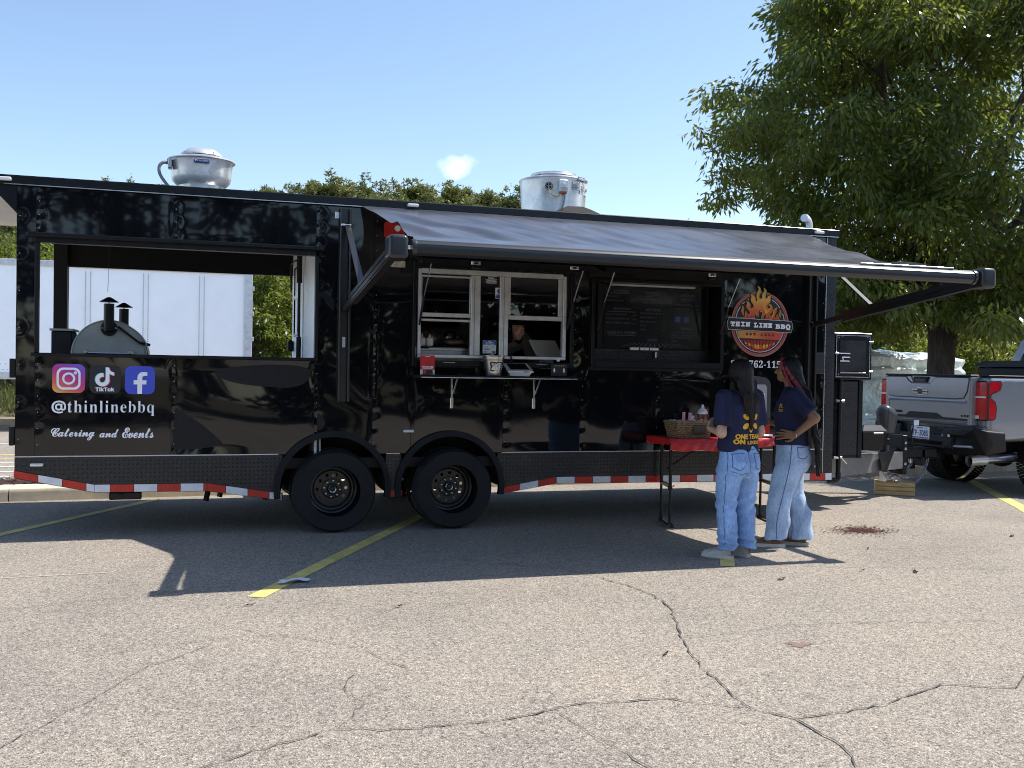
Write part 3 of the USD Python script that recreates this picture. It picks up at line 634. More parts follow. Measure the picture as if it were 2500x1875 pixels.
# fenders and wheel wells
for ax, az, ar in ARCH:
    ring = Point(ax, az).buffer(ar + .028, 64).difference(Point(ax, az).buffer(ar - .03, 64)).intersection(sbox(ax - 2, .318, ax + 2, 2))
    part(T, 'fender_lip', wall(ring, .055, -.004), M['rubber'], 30)
    out = Point(ax, az).buffer(ar - .012, 40); n = 40; a = np.linspace(0, PI, n); V = []
    for y in (-.02, .48): V += [(ax + (ar - .02) * math.cos(t), y, az + (ar - .02) * math.sin(t)) for t in a]
    part(T, 'wheel_well', (np.array(V), np.array([(i, i + 1, n + i + 1, n + i) for i in range(n - 1)])), M['matte'], True)
part(T, 'chassis', MB().box(XL + .2, XR - .1, .50, D - .5, .44, .60).box(.6, 3.2, .49, D - .49, .44, 1.0).box(1.2, 1.36, .3, 2.3, .34, .46).box(2.37, 2.53, .3, 2.3, .34, .46).box(XL + .4, .6, .06, .5, .50, .60).box(3.2, XR - .1, .06, .5, .5, .6), M['matte'], False)
for x in (.16, .72): part(T, 'stabiliser_leg', MB().add(beam((x, .45, .50), (x - .05, .40, .26), .045, .03)).add(beam((x + .12, .55, .50), (x + .08, .52, .28), .045, .03)), M['trim'], 30)
part(T, 'side_marker', MB().cbox(-.74, -.46, -.01, .06, .34, .41, .01).add(lathe([(0, .0), (.026, .0), (.024, .012), (0, .014)], 16, (-.64, -.011, .374), 'y')), M['trim'], 30)
# wheels
def wheel():
    tyre = MB(); Rt = .396
    prof = [(.235, .0), (.262, .012), (.285, .0145), (.335, .012), (.362, .002), (.381, -.018), (.392, -.038), (.394, -.07), (.394, -.17), (.392, -.20), (.37, -.235), (.24, -.235)]
    tyre.add(lathe([(r, -y) for r, y in prof][::-1], 72, (0, 0, 0), 'y'))
    nb = 58
    for i in range(nb):
        a = i / nb * 2 * PI
        for yy0, yy1, off in ((.028, .062, 0), (.070, .112, .5), (.120, .162, 0), (.170, .205, .5)):
            b = a + off * 2 * PI / nb
            v = [(r * math.cos(b + d), y, r * math.sin(b + d)) for r in (.390, .4005) for d in (-.043, .037) for y in (yy0, yy1)]
            tyre.add(hullp(v))
    for rr, dep in ((.345, .0145), (.262, .016)):
        tyre.add(lathe([(rr - .003, -dep + .003), (rr, -dep - .0015), (rr + .003, -dep + .003)][::1], 72, (0, -.0, 0), 'y') if False else lathe([(rr + .003, dep - .004), (rr, dep + .0015), (rr - .003, dep - .004)], 72, (0, 0, 0), 'y'))
    # disc with holes
    d = m3.Manifold.cylinder(.012, .172, .172, 64)
    for k in range(10): a = k / 10 * 2 * PI + .16; d = d - m3.Manifold.cylinder(.05, .0165, .0165, 18).translate([.137 * math.cos(a), .137 * math.sin(a), -.02])
    v, f = arr(d); rim = MB().add((np.stack([v[:, 0], -v[:, 2] + .036, v[:, 1]], 1), f))
    rim.add(lathe([(.236, .006), (.240, .012), (.235, .016), (.222, .010), (.214, -.012), (.208, -.030), (.196, -.034), (.182, -.030), (.170, -.026), (.168, -.040), (.20, -.2)][::-1], 64, (0, 0, 0), 'y'))
    rim.add(lathe([(.098, -.052), (.100, -.040), (.094, -.036), (.070, -.038), (.0, -.038)][::1], 40, (0, 0, 0), 'y') if False else lathe([(.0, -.010), (.085, -.010), (.097, -.014), (.102, -.030)][::-1], 40, (0, 0, 0), 'y'))
    hub = MB().add(lathe([(.052, -.03), (.050, .026), (.044, .034), (.036, .035)], 32, (0, 0, 0), 'y'))
    ring = lathe([(.040, .022), (.041, .038), (.034, .042), (.026, .038), (.026, .026)], 32, (0, 0, 0), 'y')
    cap = lathe([(.027, .032), (.02, .040), (0, .044)], 24, (0, 0, 0), 'y')
    lugs = []
    for k in range(8):
        a = k / 8 * 2 * PI + PI / 2
        lugs.append(lathe([(.0125, -.022), (.0125, .002), (.009, .009), (0, .010)], 6, (.078 * math.cos(a), 0, .078 * math.sin(a)), 'y'))
    return tyre.get(), rim.get(), hub.get(), ring, cap, lugs
WH = wheel()
def put_wheel(par, loc, rot, flip=False, sc=1.0):
    w = group_part(par, 'wheel'); W = (lambda m: xf(xf(m, ry=rot, rz=PI if flip else 0, sc=sc), t=loc))
    part(w, 'tyre', W(WH[0]), M['rubber'], 38); part(w, 'rim', W(WH[1]), M['rim'], 35); part(w, 'hub', W(WH[2]), M['rim'], 35); part(w, 'hub_ring', W(WH[3]), M['chrome'], 35); part(w, 'hub_cap', W(WH[4]), M['rim'], 35)
    if not flip:
        for l in WH[5]: part(w, 'lug_nut', W(l), M['chrome'], 30)
        part(w, 'wheel_tag', W(bx(-.018, .018, .016, .022, .118, .145)), M['labelgrey'], False); part(w, 'valve', W(tube([(0.0, .03, .176), (0.0, -.002, .186)], .005, 6)), M['chrome'], 35)
put_wheel(T, (1.285, .035, .399), .12); put_wheel(T, (2.453, .035, .399), 1.85); put_wheel(T, (1.285, D - .035, .399), 0, True); put_wheel(T, (2.453, D - .035, .399), 0, True)
# marker lamps
for x in (XL - .09, 2.02, 6.66): part(T, 'marker_lamp', rbox(x - .055, x + .055, -.10, -.050, 3.172, 3.205, .012), M['lampclear'], 40)
for x, z in ((-1.34, .672), (2.02, .965)): part(T, 'marker_lamp', rbox(x - .055, x + .055, -.045, -.012, z - .014, z + .014, .011), M['lampclear'], 40)
part(T, 'lamp_base', MB().cbox(1.95, 2.09, -.07, -.05, 3.155, 3.20, .004), M['trim'], 30)

# awning ---------------------------------------------------------------
A = group_part(T, 'awning', 'extended black awning over the service window')
YR, ZRo = -2.42, 2.492; RX0, RX1 = 1.545, 6.665
nu, nv_ = 150, 46; V = []
for i in range(nu + 1):
    u = i / nu
    for j in range(nv_ + 1):
        v = j / nv_
        x0 = 1.52 + (RX0 + .01 - 1.52) * v + .17 * math.sin(PI * v) * (1 - v * .3); x1 = 6.544 + (RX1 - .30 - 6.544) * v ** 1.3 - .10 * math.sin(PI * v)
        x = x0 + (x1 - x0) * u; y = -.06 + (YR + .02 + .06) * v; z = 3.152 + (ZRo + .062 - 3.152) * v - .055 * math.sin(PI * v)
        e = math.sin(PI * min(v * 1.05, 1)) * (.35 + .65 * math.exp(-u * 2.2))
        z += e * (.017 * math.sin(30 * (u * 1.1 - v * .42) + 2 * math.sin(5 * u)) + .011 * math.sin(71 * (u - v * .36) + 1.5 * math.sin(9 * u)) + .006 * math.sin(133 * (u - v * .3))) + .016 * math.sin(PI * v) * math.sin(5 * v * PI + .8 * math.sin(u * 9))
        if u > .84 and v > .86: z += .05 * math.sin(PI * (u - .84) / .16) * (v - .86) / .14
        V.append((x, y, z))
V = np.array(V); n1 = nv_ + 1
F = np.array([(i * n1 + j, i * n1 + j + 1, (i + 1) * n1 + j + 1, (i + 1) * n1 + j) for i in range(nu) for j in range(nv_)])
part(A, 'fabric', (V, F), M['awning'], True)
ang = np.arange(28) / 28 * 2 * PI; rr = .056 + .004 * (np.arange(28) % 4 == 0)
tb = np.vstack([np.stack([np.full(28, x), YR + rr * np.cos(ang), ZRo + rr * np.sin(ang)], 1) for x in (RX0, RX1)])
part(A, 'roller_tube', (np.vstack([tb, [(RX0, YR, ZRo), (RX1, YR, ZRo)]]), np.vstack([[(i, 28 + (i + 1) % 28, (i + 1) % 28) for i in range(28)], [(i, 28 + i, 28 + (i + 1) % 28) for i in range(28)], [(56, i, (i + 1) % 28) for i in range(28)], [(57, 28 + (i + 1) % 28, 28 + i) for i in range(28)]])), M['rim'], 25)
part(A, 'fabric_bar', MB().cbox(RX1 - 1.2, RX1 - .22, YR - .02, YR + .0, ZRo + .062, ZRo + .078, .004), M['alu'], False)
part(A, 'roller_collar', MB().add(lathe([(.0, 0), (.064, 0), (.066, .02), (.064, .035), (0, .035)], 28, (RX0 - .02, YR, ZRo), 'x')).add(lathe([(.0, 0), (.064, 0), (.066, .02), (.064, .035), (0, .035)], 28, (RX1 - .015, YR, ZRo), 'x')), M['rim'], 35)
for x0, x1 in ((1.34, 1.49), (6.70, 6.85)): part(A, 'end_cap', rbox(x0, x1, YR - .10, YR + .10, ZRo - .10, ZRo + .085, .035), M['rim'], 40)
part(A, 'axle_stub', MB().add(lathe([(0, 0), (.018, 0), (.018, .09), (0, .09)], 12, (1.47, YR, ZRo), 'x')), M['chrome'], 35)
for xa, xe in ((1.367, 1.40), (6.60, 6.77)):
    p0 = np.array([xa, -.09, 2.15]); p1 = np.array([xe, YR + .06, ZRo - .03]); q = p0 + (p1 - p0) * .22
    part(A, 'arm', MB().add(beam(q, p1, .06, .105)).add(beam(q + (0, 0, .018), p1 + (0, 0, .018), .072, .02)).add(beam(q - (0, 0, .028), p1 - (0, 0, .028), .072, .02)), M['rim'], 30)
    part(A, 'inner_arm', MB().add(beam(p0, q + (p1 - p0) * .05, .035, .055)).add(lathe([(0, 0), (.03, 0), (.03, .05), (0, .05)], 16, (xa - .025, -.09, 2.15), 'x')), M['rim'], 30)
    s0 = np.array([xa + .015, -.07, 2.97]); s1 = p0 + (p1 - p0) * .40 + (0, 0, .05)
    part(A, 'strut', beam(s0, s1, .055, .014), M['rim'], 30)
    part(A, 'wall_post', MB().cbox(xa - .055, xa - .035, -.085, -.012, 1.25, 3.12, .004).cbox(xa + .035, xa + .055, -.085, -.012, 1.25, 3.12, .004).cbox(xa - .035, xa + .035, -.030, -.014, 1.25, 3.12, .004), M['rim'], 30)
    part(A, 'post_bracket', MB().cbox(xa - .05, xa + .05, -.10, -.06, 2.945, 2.965, .004).cbox(xa - .10, xa - .056, -.03, -.012, 3.02, 3.09, .004), M['alu'], 30)
part(A, 'caution_label', bx(1.352, 1.382, -.034, -.0305, 1.78, 1.88), M['paper'], False)
part(T, 'warning_label', wall(rrect(1.77, 2.58, 1.962, 2.645, .008), .004, -.022), M['labelgrey'], False)
part(T, 'extinguisher_tag', wall(rrect(1.745, 2.86, 1.95, 3.02, .03), .010, -.022), M['red'], False)
part(T, 'tag_disc', disc(.03, 18, (1.88, -.034, 2.96), 'y'), M['vinyl'], False)
# roof gear ------------------------------------------------------------
def fan_left():
    f = group_part(T, 'roof_fan', 'spun aluminium upblast exhaust fan nearest the porch'); c = (.035, 1.3, 0)
    part(f, 'bowl', lathe([(.225, 3.235), (.225, 3.40), (.232, 3.455), (.262, 3.475), (.290, 3.505), (.302, 3.545), (.304, 3.60), (.318, 3.70), (.340, 3.722), (.346, 3.716), (.343, 3.728), (.325, 3.738), (.2, 3.745)], 64, c), M['spun'], 40)
    part(f, 'neck', MB().cbox(c[0] - .225, c[0] + .225, 1.075, 1.525, 3.215, 3.30, .01), M['spun'], 30)
    part(f, 'motor_cover', lathe([(.205, 3.775), (.213, 3.782), (.205, 3.80), (.15, 3.842), (.11, 3.852), (0, 3.855)], 48, c), M['spun'], 40)
    part(f, 'cover_throat', lathe([(.19, 3.735), (.19, 3.79)], 40, c), M['steel'], 40)
    for a in (.7, 2.2, 3.8, 5.3): part(f, 'cover_bolt', MB().cbox(c[0] + .2 * math.cos(a) - .012, c[0] + .2 * math.cos(a) + .012, 1.3 + .2 * math.sin(a) - .012, 1.3 + .2 * math.sin(a) + .012, 3.735, 3.80, .003), M['steel'], 30)
    part(f, 'conduit', tube(smooth_poly([(c[0] - .315, 1.15, 3.66), (c[0] - .38, 1.13, 3.655), (c[0] - .415, 1.12, 3.60), (c[0] - .40, 1.12, 3.52), (c[0] - .32, 1.12, 3.41), (c[0] - .23, 1.12, 3.30), (c[0] - .20, 1.12, 3.22)], False, 5), .017, 8), M['greyconduit'], 40)
    part(f, 'junction_box', MB().cbox(c[0] - .33, c[0] - .29, 1.1, 1.2, 3.60, 3.70, .006), M['steel'], 30)
    th = -1.56; tg = []
    def bent(g, lift, y0=3.0):
        v, fc = prism(g, .003); a = -PI / 2 + v[:, 0] / .317; r = .312 + (v[:, 1] - 3.58) * .09 + lift + v[:, 2] * 1.0
        return np.stack([c[0] + r * np.cos(a), 1.3 + r * np.sin(a), v[:, 1]], 1), fc
    part(f, 'maker_label', bent(rrect(-.078, 3.646, .078, 3.694, .008), .004), M['paper'], False)
    part(f, 'maker_plate', bent(rrect(-.074, 3.650, .074, 3.690, .007), .0065), M['platenavy'], False)
    part(f, 'maker_name', bent(fit(text_shape('CANARM', .03, 'serif'), -.042, 3.666, .064, 3.683), .0085), M['vinyl'], False)
    part(f, 'maker_mark', bent(Polygon([(-.066, 3.685), (-.044, 3.685), (-.055, 3.662)]), .0085), M['vinyl'], False)
def fan_right():
    f = group_part(T, 'roof_fan', 'straight sided aluminium fan near the trailer front'); c = (4.045, 1.5, 0)
    part(f, 'bowl', lathe([(.36, 3.23), (.372, 3.30), (.378, 3.40), (.385, 3.60), (.398, 3.80), (.412, 3.828), (.408, 3.838), (.39, 3.846), (.2, 3.85)], 64, c), M['spun'], 40)
    part(f, 'motor_cover', lathe([(.262, 3.885), (.272, 3.898), (.268, 3.915), (.24, 3.926), (0, 3.93)], 48, c), M['spun'], 40)
    part(f, 'cover_throat', lathe([(.24, 3.84), (.24, 3.90)], 40, c), M['steel'], 40)
    for a in (.7, 2.2, 3.8, 5.3): part(f, 'cover_bolt', MB().cbox(c[0] + .25 * math.cos(a) - .012, c[0] + .25 * math.cos(a) + .012, 1.5 + .25 * math.sin(a) - .012, 1.5 + .25 * math.sin(a) + .012, 3.84, 3.90, .003), M['steel'], 30)
    def bent(g, lift):
        v, fc = prism(g, .003); a = -PI / 2 + (v[:, 0]) / .40; r = .389 + (v[:, 1] - 3.6) * .065 + lift + v[:, 2]
        return np.stack([c[0] + r * np.cos(a), 1.5 + r * np.sin(a), v[:, 1]], 1), fc
    hc = (-.19, 3.715)
    part(f, 'cooling_port', bent(Point(*hc).buffer(.046, 16), .004), M['matte'], False)
    cross = unary_union([Point(*hc).buffer(.040, 16).difference(Point(*hc).buffer(.034, 16)), sbox(hc[0] - .004, hc[1] - .04, hc[0] + .004, hc[1] + .04), sbox(hc[0] - .04, hc[1] - .004, hc[0] + .04, hc[1] + .004)])
    part(f, 'port_guard', bent(cross, .009), M['alu'], False)
    part(f, 'switch_box', MB().cbox(3.965, 4.07, 1.055, 1.112, 3.645, 3.785, .008), M['frame'], 30)
    part(f, 'switch_knob', MB().add(lathe([(0, 0), (.018, 0), (.016, .014), (0, .016)], 16, (4.018, 1.054, 3.735), 'y')), M['vinyl'], 35)
    part(f, 'switch_label', bx(3.975, 4.06, 1.052, 1.0545, 3.66, 3.70), M['labelgrey'], False)
    part(f, 'switch_glands', MB().cbox(3.985, 4.055, 1.06, 1.10, 3.625, 3.645, .004), M['red'], 30)
    part(f, 'yellow_lead', tube(smooth_poly([(3.855, 1.13, 3.695), (3.855, 1.10, 3.66), (3.875, 1.08, 3.61), (3.92, 1.07, 3.585), (3.965, 1.07, 3.60), (4.0, 1.08, 3.632)], False, 5), .0075, 6), M['yellowcable'], 40)
    part(f, 'conduit', tube(smooth_poly([(4.035, 1.08, 3.632), (4.03, 1.07, 3.56), (4.0, 1.06, 3.46), (3.955, 1.06, 3.36), (3.92, 1.06, 3.21)], False, 5), .013, 8), M['greyconduit'], 40)
    part(f, 'maker_plate', bent(rrect(.17, 3.795, .30, 3.845, .004), .004), M['platenavy'], False); part(f, 'maker_name', bent(fit(text_shape('ECONO-AIR', .03, 'sans', 2), .205, 3.808, .292, 3.832), .007), M['vinyl'], False)
    part(f, 'maker_mark', bent(unary_union([sbox(.178, 3.803, .182, 3.836), sbox(.192, 3.803, .196, 3.836), sbox(.182, 3.817, .192, 3.822)]), .007), M['vinyl'], False)
    part(f, 'data_label', bent(sbox(.10, 3.69, .215, 3.775), .003), M['tapewhite'], False); part(f, 'data_label', bent(sbox(.218, 3.655, .40, 3.79), .003), M['vinyl'], False)
    part(f, 'label_print', bent(unary_union([sbox(.107, z, .19, z + .004) for z in (3.71, 3.72, 3.735, 3.75, 3.762)] + [sbox(.24, z, .32, z + .004) for z in (3.69, 3.705, 3.725, 3.74, 3.76)] + [sbox(.35 + k * .018, 3.70, .358 + k * .018, 3.73) for k in range(3)]), .0065), M['grey'], False)
fan_left(); fan_right()
v = group_part(T, 'roof_vent', 'low black roof vent cover with pale blue label')
part(v, 'cover', m3.Manifold.hull_points(np.array([(x, y, z) for x, z in ((3.77, 3.20), (3.775, 3.325), (3.88, 3.398), (4.06, 3.402), (4.16, 3.375), (4.24, 3.325), (4.26, 3.20)) for y in ((.50, 1.02) if z < 3.33 else (.56, .96))], np.float32)), M['matte'], 20)
for k in range(5): part(v, 'louvre', beam((3.79 + k * .022, .50 - .006 + k * .012 * .8, 3.25), (3.80 + k * .022, .515 + k * .0108, 3.345), .008, .012, (0, 1, 0)), M['matte'], False)
part(v, 'louvre_frame', beam((3.90, .542, 3.24), (3.90, .572, 3.39), .012, .02, (0, 1, 0)), M['trim'], False)
lab = np.array([(3.925, .534, 3.335), (4.05, .534, 3.335), (4.06, .556, 3.388), (3.945, .556, 3.388)]); part(v, 'label', (np.vstack([lab + (0, -.004, 0), lab]), np.array([(0, 1, 2, 3), (4, 7, 6, 5), (0, 4, 5, 1), (1, 5, 6, 2), (2, 6, 7, 3), (3, 7, 4, 0)])), M['skyblue'], False)
tx = fit(text_shape('CAMCO', .03, 'sans', 2), 3.952, 3.35, 4.035, 3.374); tv, tf = wall(tx, .002, 0); tv[:, 1] += .5265 + (tv[:, 2] - 3.335) * .42; part(v, 'label_lettering', (tv, tf), M['labelblue'], False)
part(T, 'vent_elbow', tube(smooth_poly([(7.19 - .29, .5, 3.22), (6.90, .5, 3.31), (6.895, .5, 3.36), (6.86, .49, 3.40), (6.80, .47, 3.405)], False, 6), [.035] * 24 + [.042], 16, False) if False else tube(smooth_poly([(6.88, .45, 3.20), (6.88, .45, 3.33), (6.865, .44, 3.385), (6.825, .42, 3.42), (6.79, .40, 3.42)], False, 6), .038, 16), M['vinyl'], 40)
part(T, 'elbow_mouth', MB().add(tube([(6.795, .403, 3.42), (6.765, .385, 3.42)], .046, 16)), M['vinyl'], 40)
# kitchen end wall of the porch: white, with a door, window and latch
part(T, 'end_wall', MB().box(1.108, 1.1295, .046, D - .052, .72, 3.09), M['vinyl'], False)
d = group_part(T, 'kitchen_door', 'white door with slot window on the porch side of the kitchen')
fx = lambda y0, y1, z0, z1, x, t: bx(x - t, x, y0, y1, z0, z1)
part(d, 'leaf', MB().cbox(1.098, 1.1075, 1.25, 2.44, .76, 2.95, .003), M['vinyl'], False); part(d, 'door_gap', fx(2.441, 2.452, .76, 2.95, 1.1078, .004), M['matte'], False)
part(d, 'window_frame', MB().add(fx(2.13, 2.16, 1.93, 2.72, 1.0978, .012)).add(fx(1.64, 1.67, 1.93, 2.72, 1.0978, .012)).add(fx(1.671, 2.129, 1.93, 1.955, 1.0978, .012)).add(fx(1.671, 2.129, 2.70, 2.72, 1.0978, .012)), M['trim'], False)
part(d, 'window_pane', fx(1.80, 2.11, 1.97, 2.35, 1.0978, .004), M['darkglass'], False); part(d, 'window_bar', fx(1.68, 2.12, 2.36, 2.40, 1.0978, .01), M['frame'], False)
part(d, 'latch', rbox(1.03, 1.097, 2.20, 2.36, 1.755, 1.885, .025), M['matte'], 40)
part(d, 'gas_strut', MB().tube([(1.05, 1.14, 1.68), (1.05, 1.14, 2.75)], .014, 8).tube([(1.05, 1.14, 1.64), (1.05, 1.14, 1.90)], .026, 10).tube([(1.05, 1.14, 2.48), (1.05, 1.14, 2.78)], .030, 10), M['matte'], 40)
part(d, 'grab_bar', tube(smooth_poly([(1.09, 1.95, 2.80), (1.06, 2.02, 2.78), (1.05, 2.10, 2.72), (1.05, 2.12, 2.45)], False, 5), .010, 8), M['trim'], 40)
part(T, 'grab_hook', tube(smooth_poly([(1.07, 2.40, 2.80), (1.06, 2.40, 2.74), (1.075, 2.40, 2.60)], False, 4), .012, 8), M['matte'], 40)
part(T, 'porch_wire', tube([(-.845, .98, 2.30), (-.835, .98, 2.7), (-.833, .98, 3.1)], .0022, 5), M['matte'], False)

# service window -------------------------------------------------------
W = group_part(T, 'service_window', 'aluminium framed serving window with two raised sashes')
def bars(lst, y0, y1, b=.004):
    m = MB()
    for x0, x1, z0, z1 in lst: m.cbox(x0, x1, y0, y1, z0, z1, b)
    return m
part(T, 'window_surround', bars([(2.045, 2.075, 1.61, 2.655), (3.71, 3.75, 1.61, 2.655), (2.076, 3.709, 1.612, 1.668), (2.076, 3.709, 2.606, 2.653)], -.045, -.012), M['trim'], 30)
part(W, 'frame', bars([(2.096, 2.128, 1.729, 2.58), (3.628, 3.665, 1.729, 2.565), (2.096, 3.664, 1.697, 1.7285), (2.129, 3.627, 2.535, 2.585)], -.038, .03), M['frame'], 30)
part(W, 'mullion', bars([(2.640, 2.738, 1.7295, 2.534)], -.034, .03), M['frame'], 30); part(W, 'mullion', bars([(2.945, 3.035, 1.7295, 2.534)], -.034, .03), M['frame'], 30)
part(W, 'mullion_groove', MB().box(2.672, 2.678, -.0365, -.034, 1.73, 2.53).box(2.985, 2.990, -.0365, -.034, 1.73, 2.53), M['grey'], False)
sl = group_part(T, 'window_sash', 'left sash pushed up')
part(sl, 'rail', bars([(2.129, 2.639, 2.104, 2.146)], -.026, .012), M['frame'], 30); part(sl, 'rail', bars([(2.129, 2.639, 2.060, 2.084)], -.030, .015), M['frame'], 30); part(sl, 'rail', bars([(2.129, 2.639, 2.500, 2.520)], -.02, .010), M['frame'], 30)
part(sl, 'stile', bars([(2.1285, 2.140, 2.147, 2.499)], -.02, .01), M['frame'], 30); part(sl, 'stile', bars([(2.628, 2.6395, 2.147, 2.499)], -.02, .01), M['frame'], 30)
part(sl, 'pane', bx(2.140, 2.628, -.008, -.004, 2.147, 2.50), M['pane'], False); part(sl, 'finger_pull', bars([(2.33, 2.39, 2.088, 2.100)], -.034, -.01), M['trim'], 30)
sr_ = group_part(T, 'window_sash', 'right sash pushed up')
part(sr_, 'rail', bars([(3.036, 3.627, 2.100, 2.146)], -.028, .012), M['frame'], 30); part(sr_, 'stile', bars([(3.0355, 3.062, 2.147, 2.534)], -.02, .01), M['frame'], 30); part(sr_, 'stile', bars([(3.580, 3.627, 2.147, 2.534)], -.02, .01), M['frame'], 30)
part(sr_, 'pane', bx(3.062, 3.580, -.008, -.004, 2.147, 2.534), M['pane'], False)
part(W, 'fixed_pane', bx(2.738, 2.945, -.008, -.004, 1.729, 2.535), M['pane'], False)
n = group_part(T, 'allergy_notice', 'dark notice card in the middle pane')
part(n, 'card', bx(2.778, 2.926, -.016, -.012, 2.449, 2.552), M['iconblack'], False)
part(n, 'lettering', MB().add(wall(fit(text_shape('Food Allergy', .02, 'sans', 3), 2.79, 2.528, 2.914, 2.546), .002, -.0165)).add(wall(fit(text_shape('Notice', .02, 'sans', 3), 2.82, 2.508, 2.885, 2.524), .002, -.0165)).add(wall(unary_union([sbox(2.79 + .008 * (k % 3), 2.499 - k * .0072, 2.912 - .007 * (k % 2), 2.5022 - k * .0072) for k in range(6)]), .002, -.0165)), M['vinyl'], False)
n = group_part(T, 'accreditation_sticker', 'white sticker with a dark flame mark')
part(n, 'card', wall(rrect(2.897, 2.312, 2.956, 2.42, .004), .003, -.012), M['paper'], False); part(n, 'foot', bx(2.90, 2.953, -.0185, -.0158, 2.317, 2.335), M['platenavy'], False)
part(n, 'mark', wall(unary_union([Polygon(smooth_poly([(2.915, 2.385), (2.93, 2.41), (2.942, 2.402), (2.935, 2.38), (2.925, 2.374)])), Polygon(smooth_poly([(2.923, 2.372), (2.936, 2.378), (2.944, 2.368), (2.93, 2.36)])), sbox(2.912, 2.352, 2.944, 2.357), sbox(2.905, 2.339, 2.948, 2.347)]), .002, -.0155), M['platenavy'], False)
n = group_part(T, 'payment_sticker', 'blue and white payment methods sticker low in the middle pane')
part(n, 'card', wall(rrect(2.775, 1.751, 2.915, 1.883, .008), .003, -.012), M['paper'], False); part(n, 'header', wall(rrect(2.777, 1.836, 2.913, 1.881, .007), .002, -.0158), M['labelblue'], False)
part(n, 'lettering', MB().add(wall(fit(text_shape('WE', .02, 'sans', 3), 2.832, 1.868, 2.858, 1.878), .002, -.0182)).add(wall(fit(text_shape('ACCEPT', .02, 'sans', 3), 2.80, 1.853, 2.888, 1.866), .002, -.0182)).add(wall(fit(text_shape('MOBILE PAYMENT', .02, 'sans', 1), 2.79, 1.840, 2.90, 1.849), .002, -.0182)), M['vinyl'], False)
part(n, 'card_names', MB().add(wall(fit(text_shape('G Pay', .02, 'sans', 2), 2.79, 1.812, 2.828, 1.824), .002, -.0158)).add(wall(fit(text_shape('Pay', .02, 'sans', 2), 2.87, 1.812, 2.897, 1.824), .002, -.0158)), M['grey'], False)
part(n, 'card_names', MB().add(wall(fit(text_shape('venmo', .02, 'sans', 3), 2.787, 1.789, 2.845, 1.801), .002, -.0158)).add(wall(fit(text_shape('VISA', .02, 'sans', 3), 2.785, 1.762, 2.812, 1.772), .002, -.0158)).add(wall(rrect(2.875, 1.757, 2.905, 1.774, .003), .002, -.0158)), M['labelblue'], False)
part(T, 'frame_sticker', disc(.022, 20, (3.582, -.041, 1.702), 'y'), M['paper'], False)
# hatches over window and menu, their struts and latches
def hatch(x0, x1, label):
    h = group_part(T, 'hatch_door', label); z0, z1 = 2.70, 2.60; y1 = -.52
    v = [(x, y, z) for x in (x0, x1) for y, z in ((-.03, z0), (-.03, z0 + .035), (y1, z1 - .02), (y1, z1 + .03))]
    part(h, 'leaf', hullp(v), M['trim'], 20)
    return h
h1 = hatch(2.02, 3.78, 'raised hatch door above the serving window'); h2 = hatch(3.90, 5.56, 'raised hatch door above the menu screen')
for h, xs in ((h1, (2.12, 3.68)), (h2, (4.02, 5.46))):
    for x in xs:
        part(h, 'strut_rod', tube([(x + .02, -.40, 2.60), (x, -.20, 2.30)], .006, 8), M['chrome'], 40); part(h, 'strut_tube', tube([(x, -.20, 2.30), (x - .012, -.05, 2.02)], .0115, 8), M['matte'], 40)
for h, x in ((h1, 2.55), (h1, 3.56), (h2, 5.08)):
    part(h, 'latch', MB().cbox(x - .045, x + .045, -.532, -.520, 2.586, 2.622, .004), M['chrome'], 30); part(h, 'latch_hole', bx(x - .018, x + .018, -.536, -.532, 2.595, 2.613), M['matte'], False)
    part(h, 'catch', MB().cbox(x - .03, x + .05, -.51, -.46, 2.560, 2.582, .004), M['trim'], 30)
# shelf
s = group_part(T, 'service_shelf', 'black fold down shelf with a bright edge')
part(s, 'board', MB().cbox(2.075, 3.70, -.31, -.02, 1.502, 1.526, .004), M['trim'], 30); part(s, 'edge_strip', bx(2.078, 3.697, -.3135, -.3101, 1.499, 1.507), M['alu'], False)
for x in (2.455, 3.325):
    part(s, 'bracket', MB().add(beam((x, -.03, 1.20), (x, -.03, 1.49), .018, .012, (0, 1, 0))).add(beam((x + .012, -.04, 1.34), (x + .03, -.14, 1.495), .012, .010, (0, 1, 0))).cbox(x - .016, x + .016, -.034, -.014, 1.19, 1.30, .004), M['chrome'], 30)
for x in (2.42, 3.40): part(T, 'latch_strip', MB().cbox(x - .06, x + .06, -.052, -.046, 1.646, 1.654, .002), M['alu'], False)
# menu recess
mn = group_part(T, 'menu_screen', 'wide dark menu screen in its recess')
part(T, 'recess_frame', bars([(3.945, 3.985, 1.632, 2.565), (5.46, 5.50, 1.632, 2.565), (3.986, 5.459, 1.632, 1.70), (3.986, 5.459, 2.53, 2.565)], -.05, .24), M['trim'], 30)
part(T, 'recess_back', bx(3.9855, 5.4595, .242, .27, 1.60, 2.60), M['matte'], False)
part(mn, 'housing', MB().cbox(4.10, 5.44, .19, .24, 1.83, 2.56, .01), M['matte'], False); part(mn, 'glass', bx(4.175, 5.402, .182, .1895, 1.846, 2.538), M['screen'], False)
part(T, 'recess_lamp', MB().cbox(4.22, 5.22, .10, .14, 2.508, 2.528, .004), M['frame'], 30)
rp = sbox(3.99, 1.702, 5.455, 1.83); part(T, 'recess_plate', wall(rp, .008, .19), M['tread'], False); part(T, 'tread_pattern', diamonds(rp, .1818), M['tread'], 25, kind='stuff')
for x in (4.505, 4.625, 4.74): part(T, 'screen_bracket', MB().cbox(x - .052, x + .052, .10, .13, 1.822, 1.853, .003), M['frame'], 30)
part(T, 'screen_latch', MB().cbox(4.76, 4.785, .12, .17, 1.745, 1.81, .003), M['chrome'], 30)
def mx(a): return 4.165 + (a - 195) / 1530 * 1.195
def mz(b): return 2.522 - (b - 200) * .000712
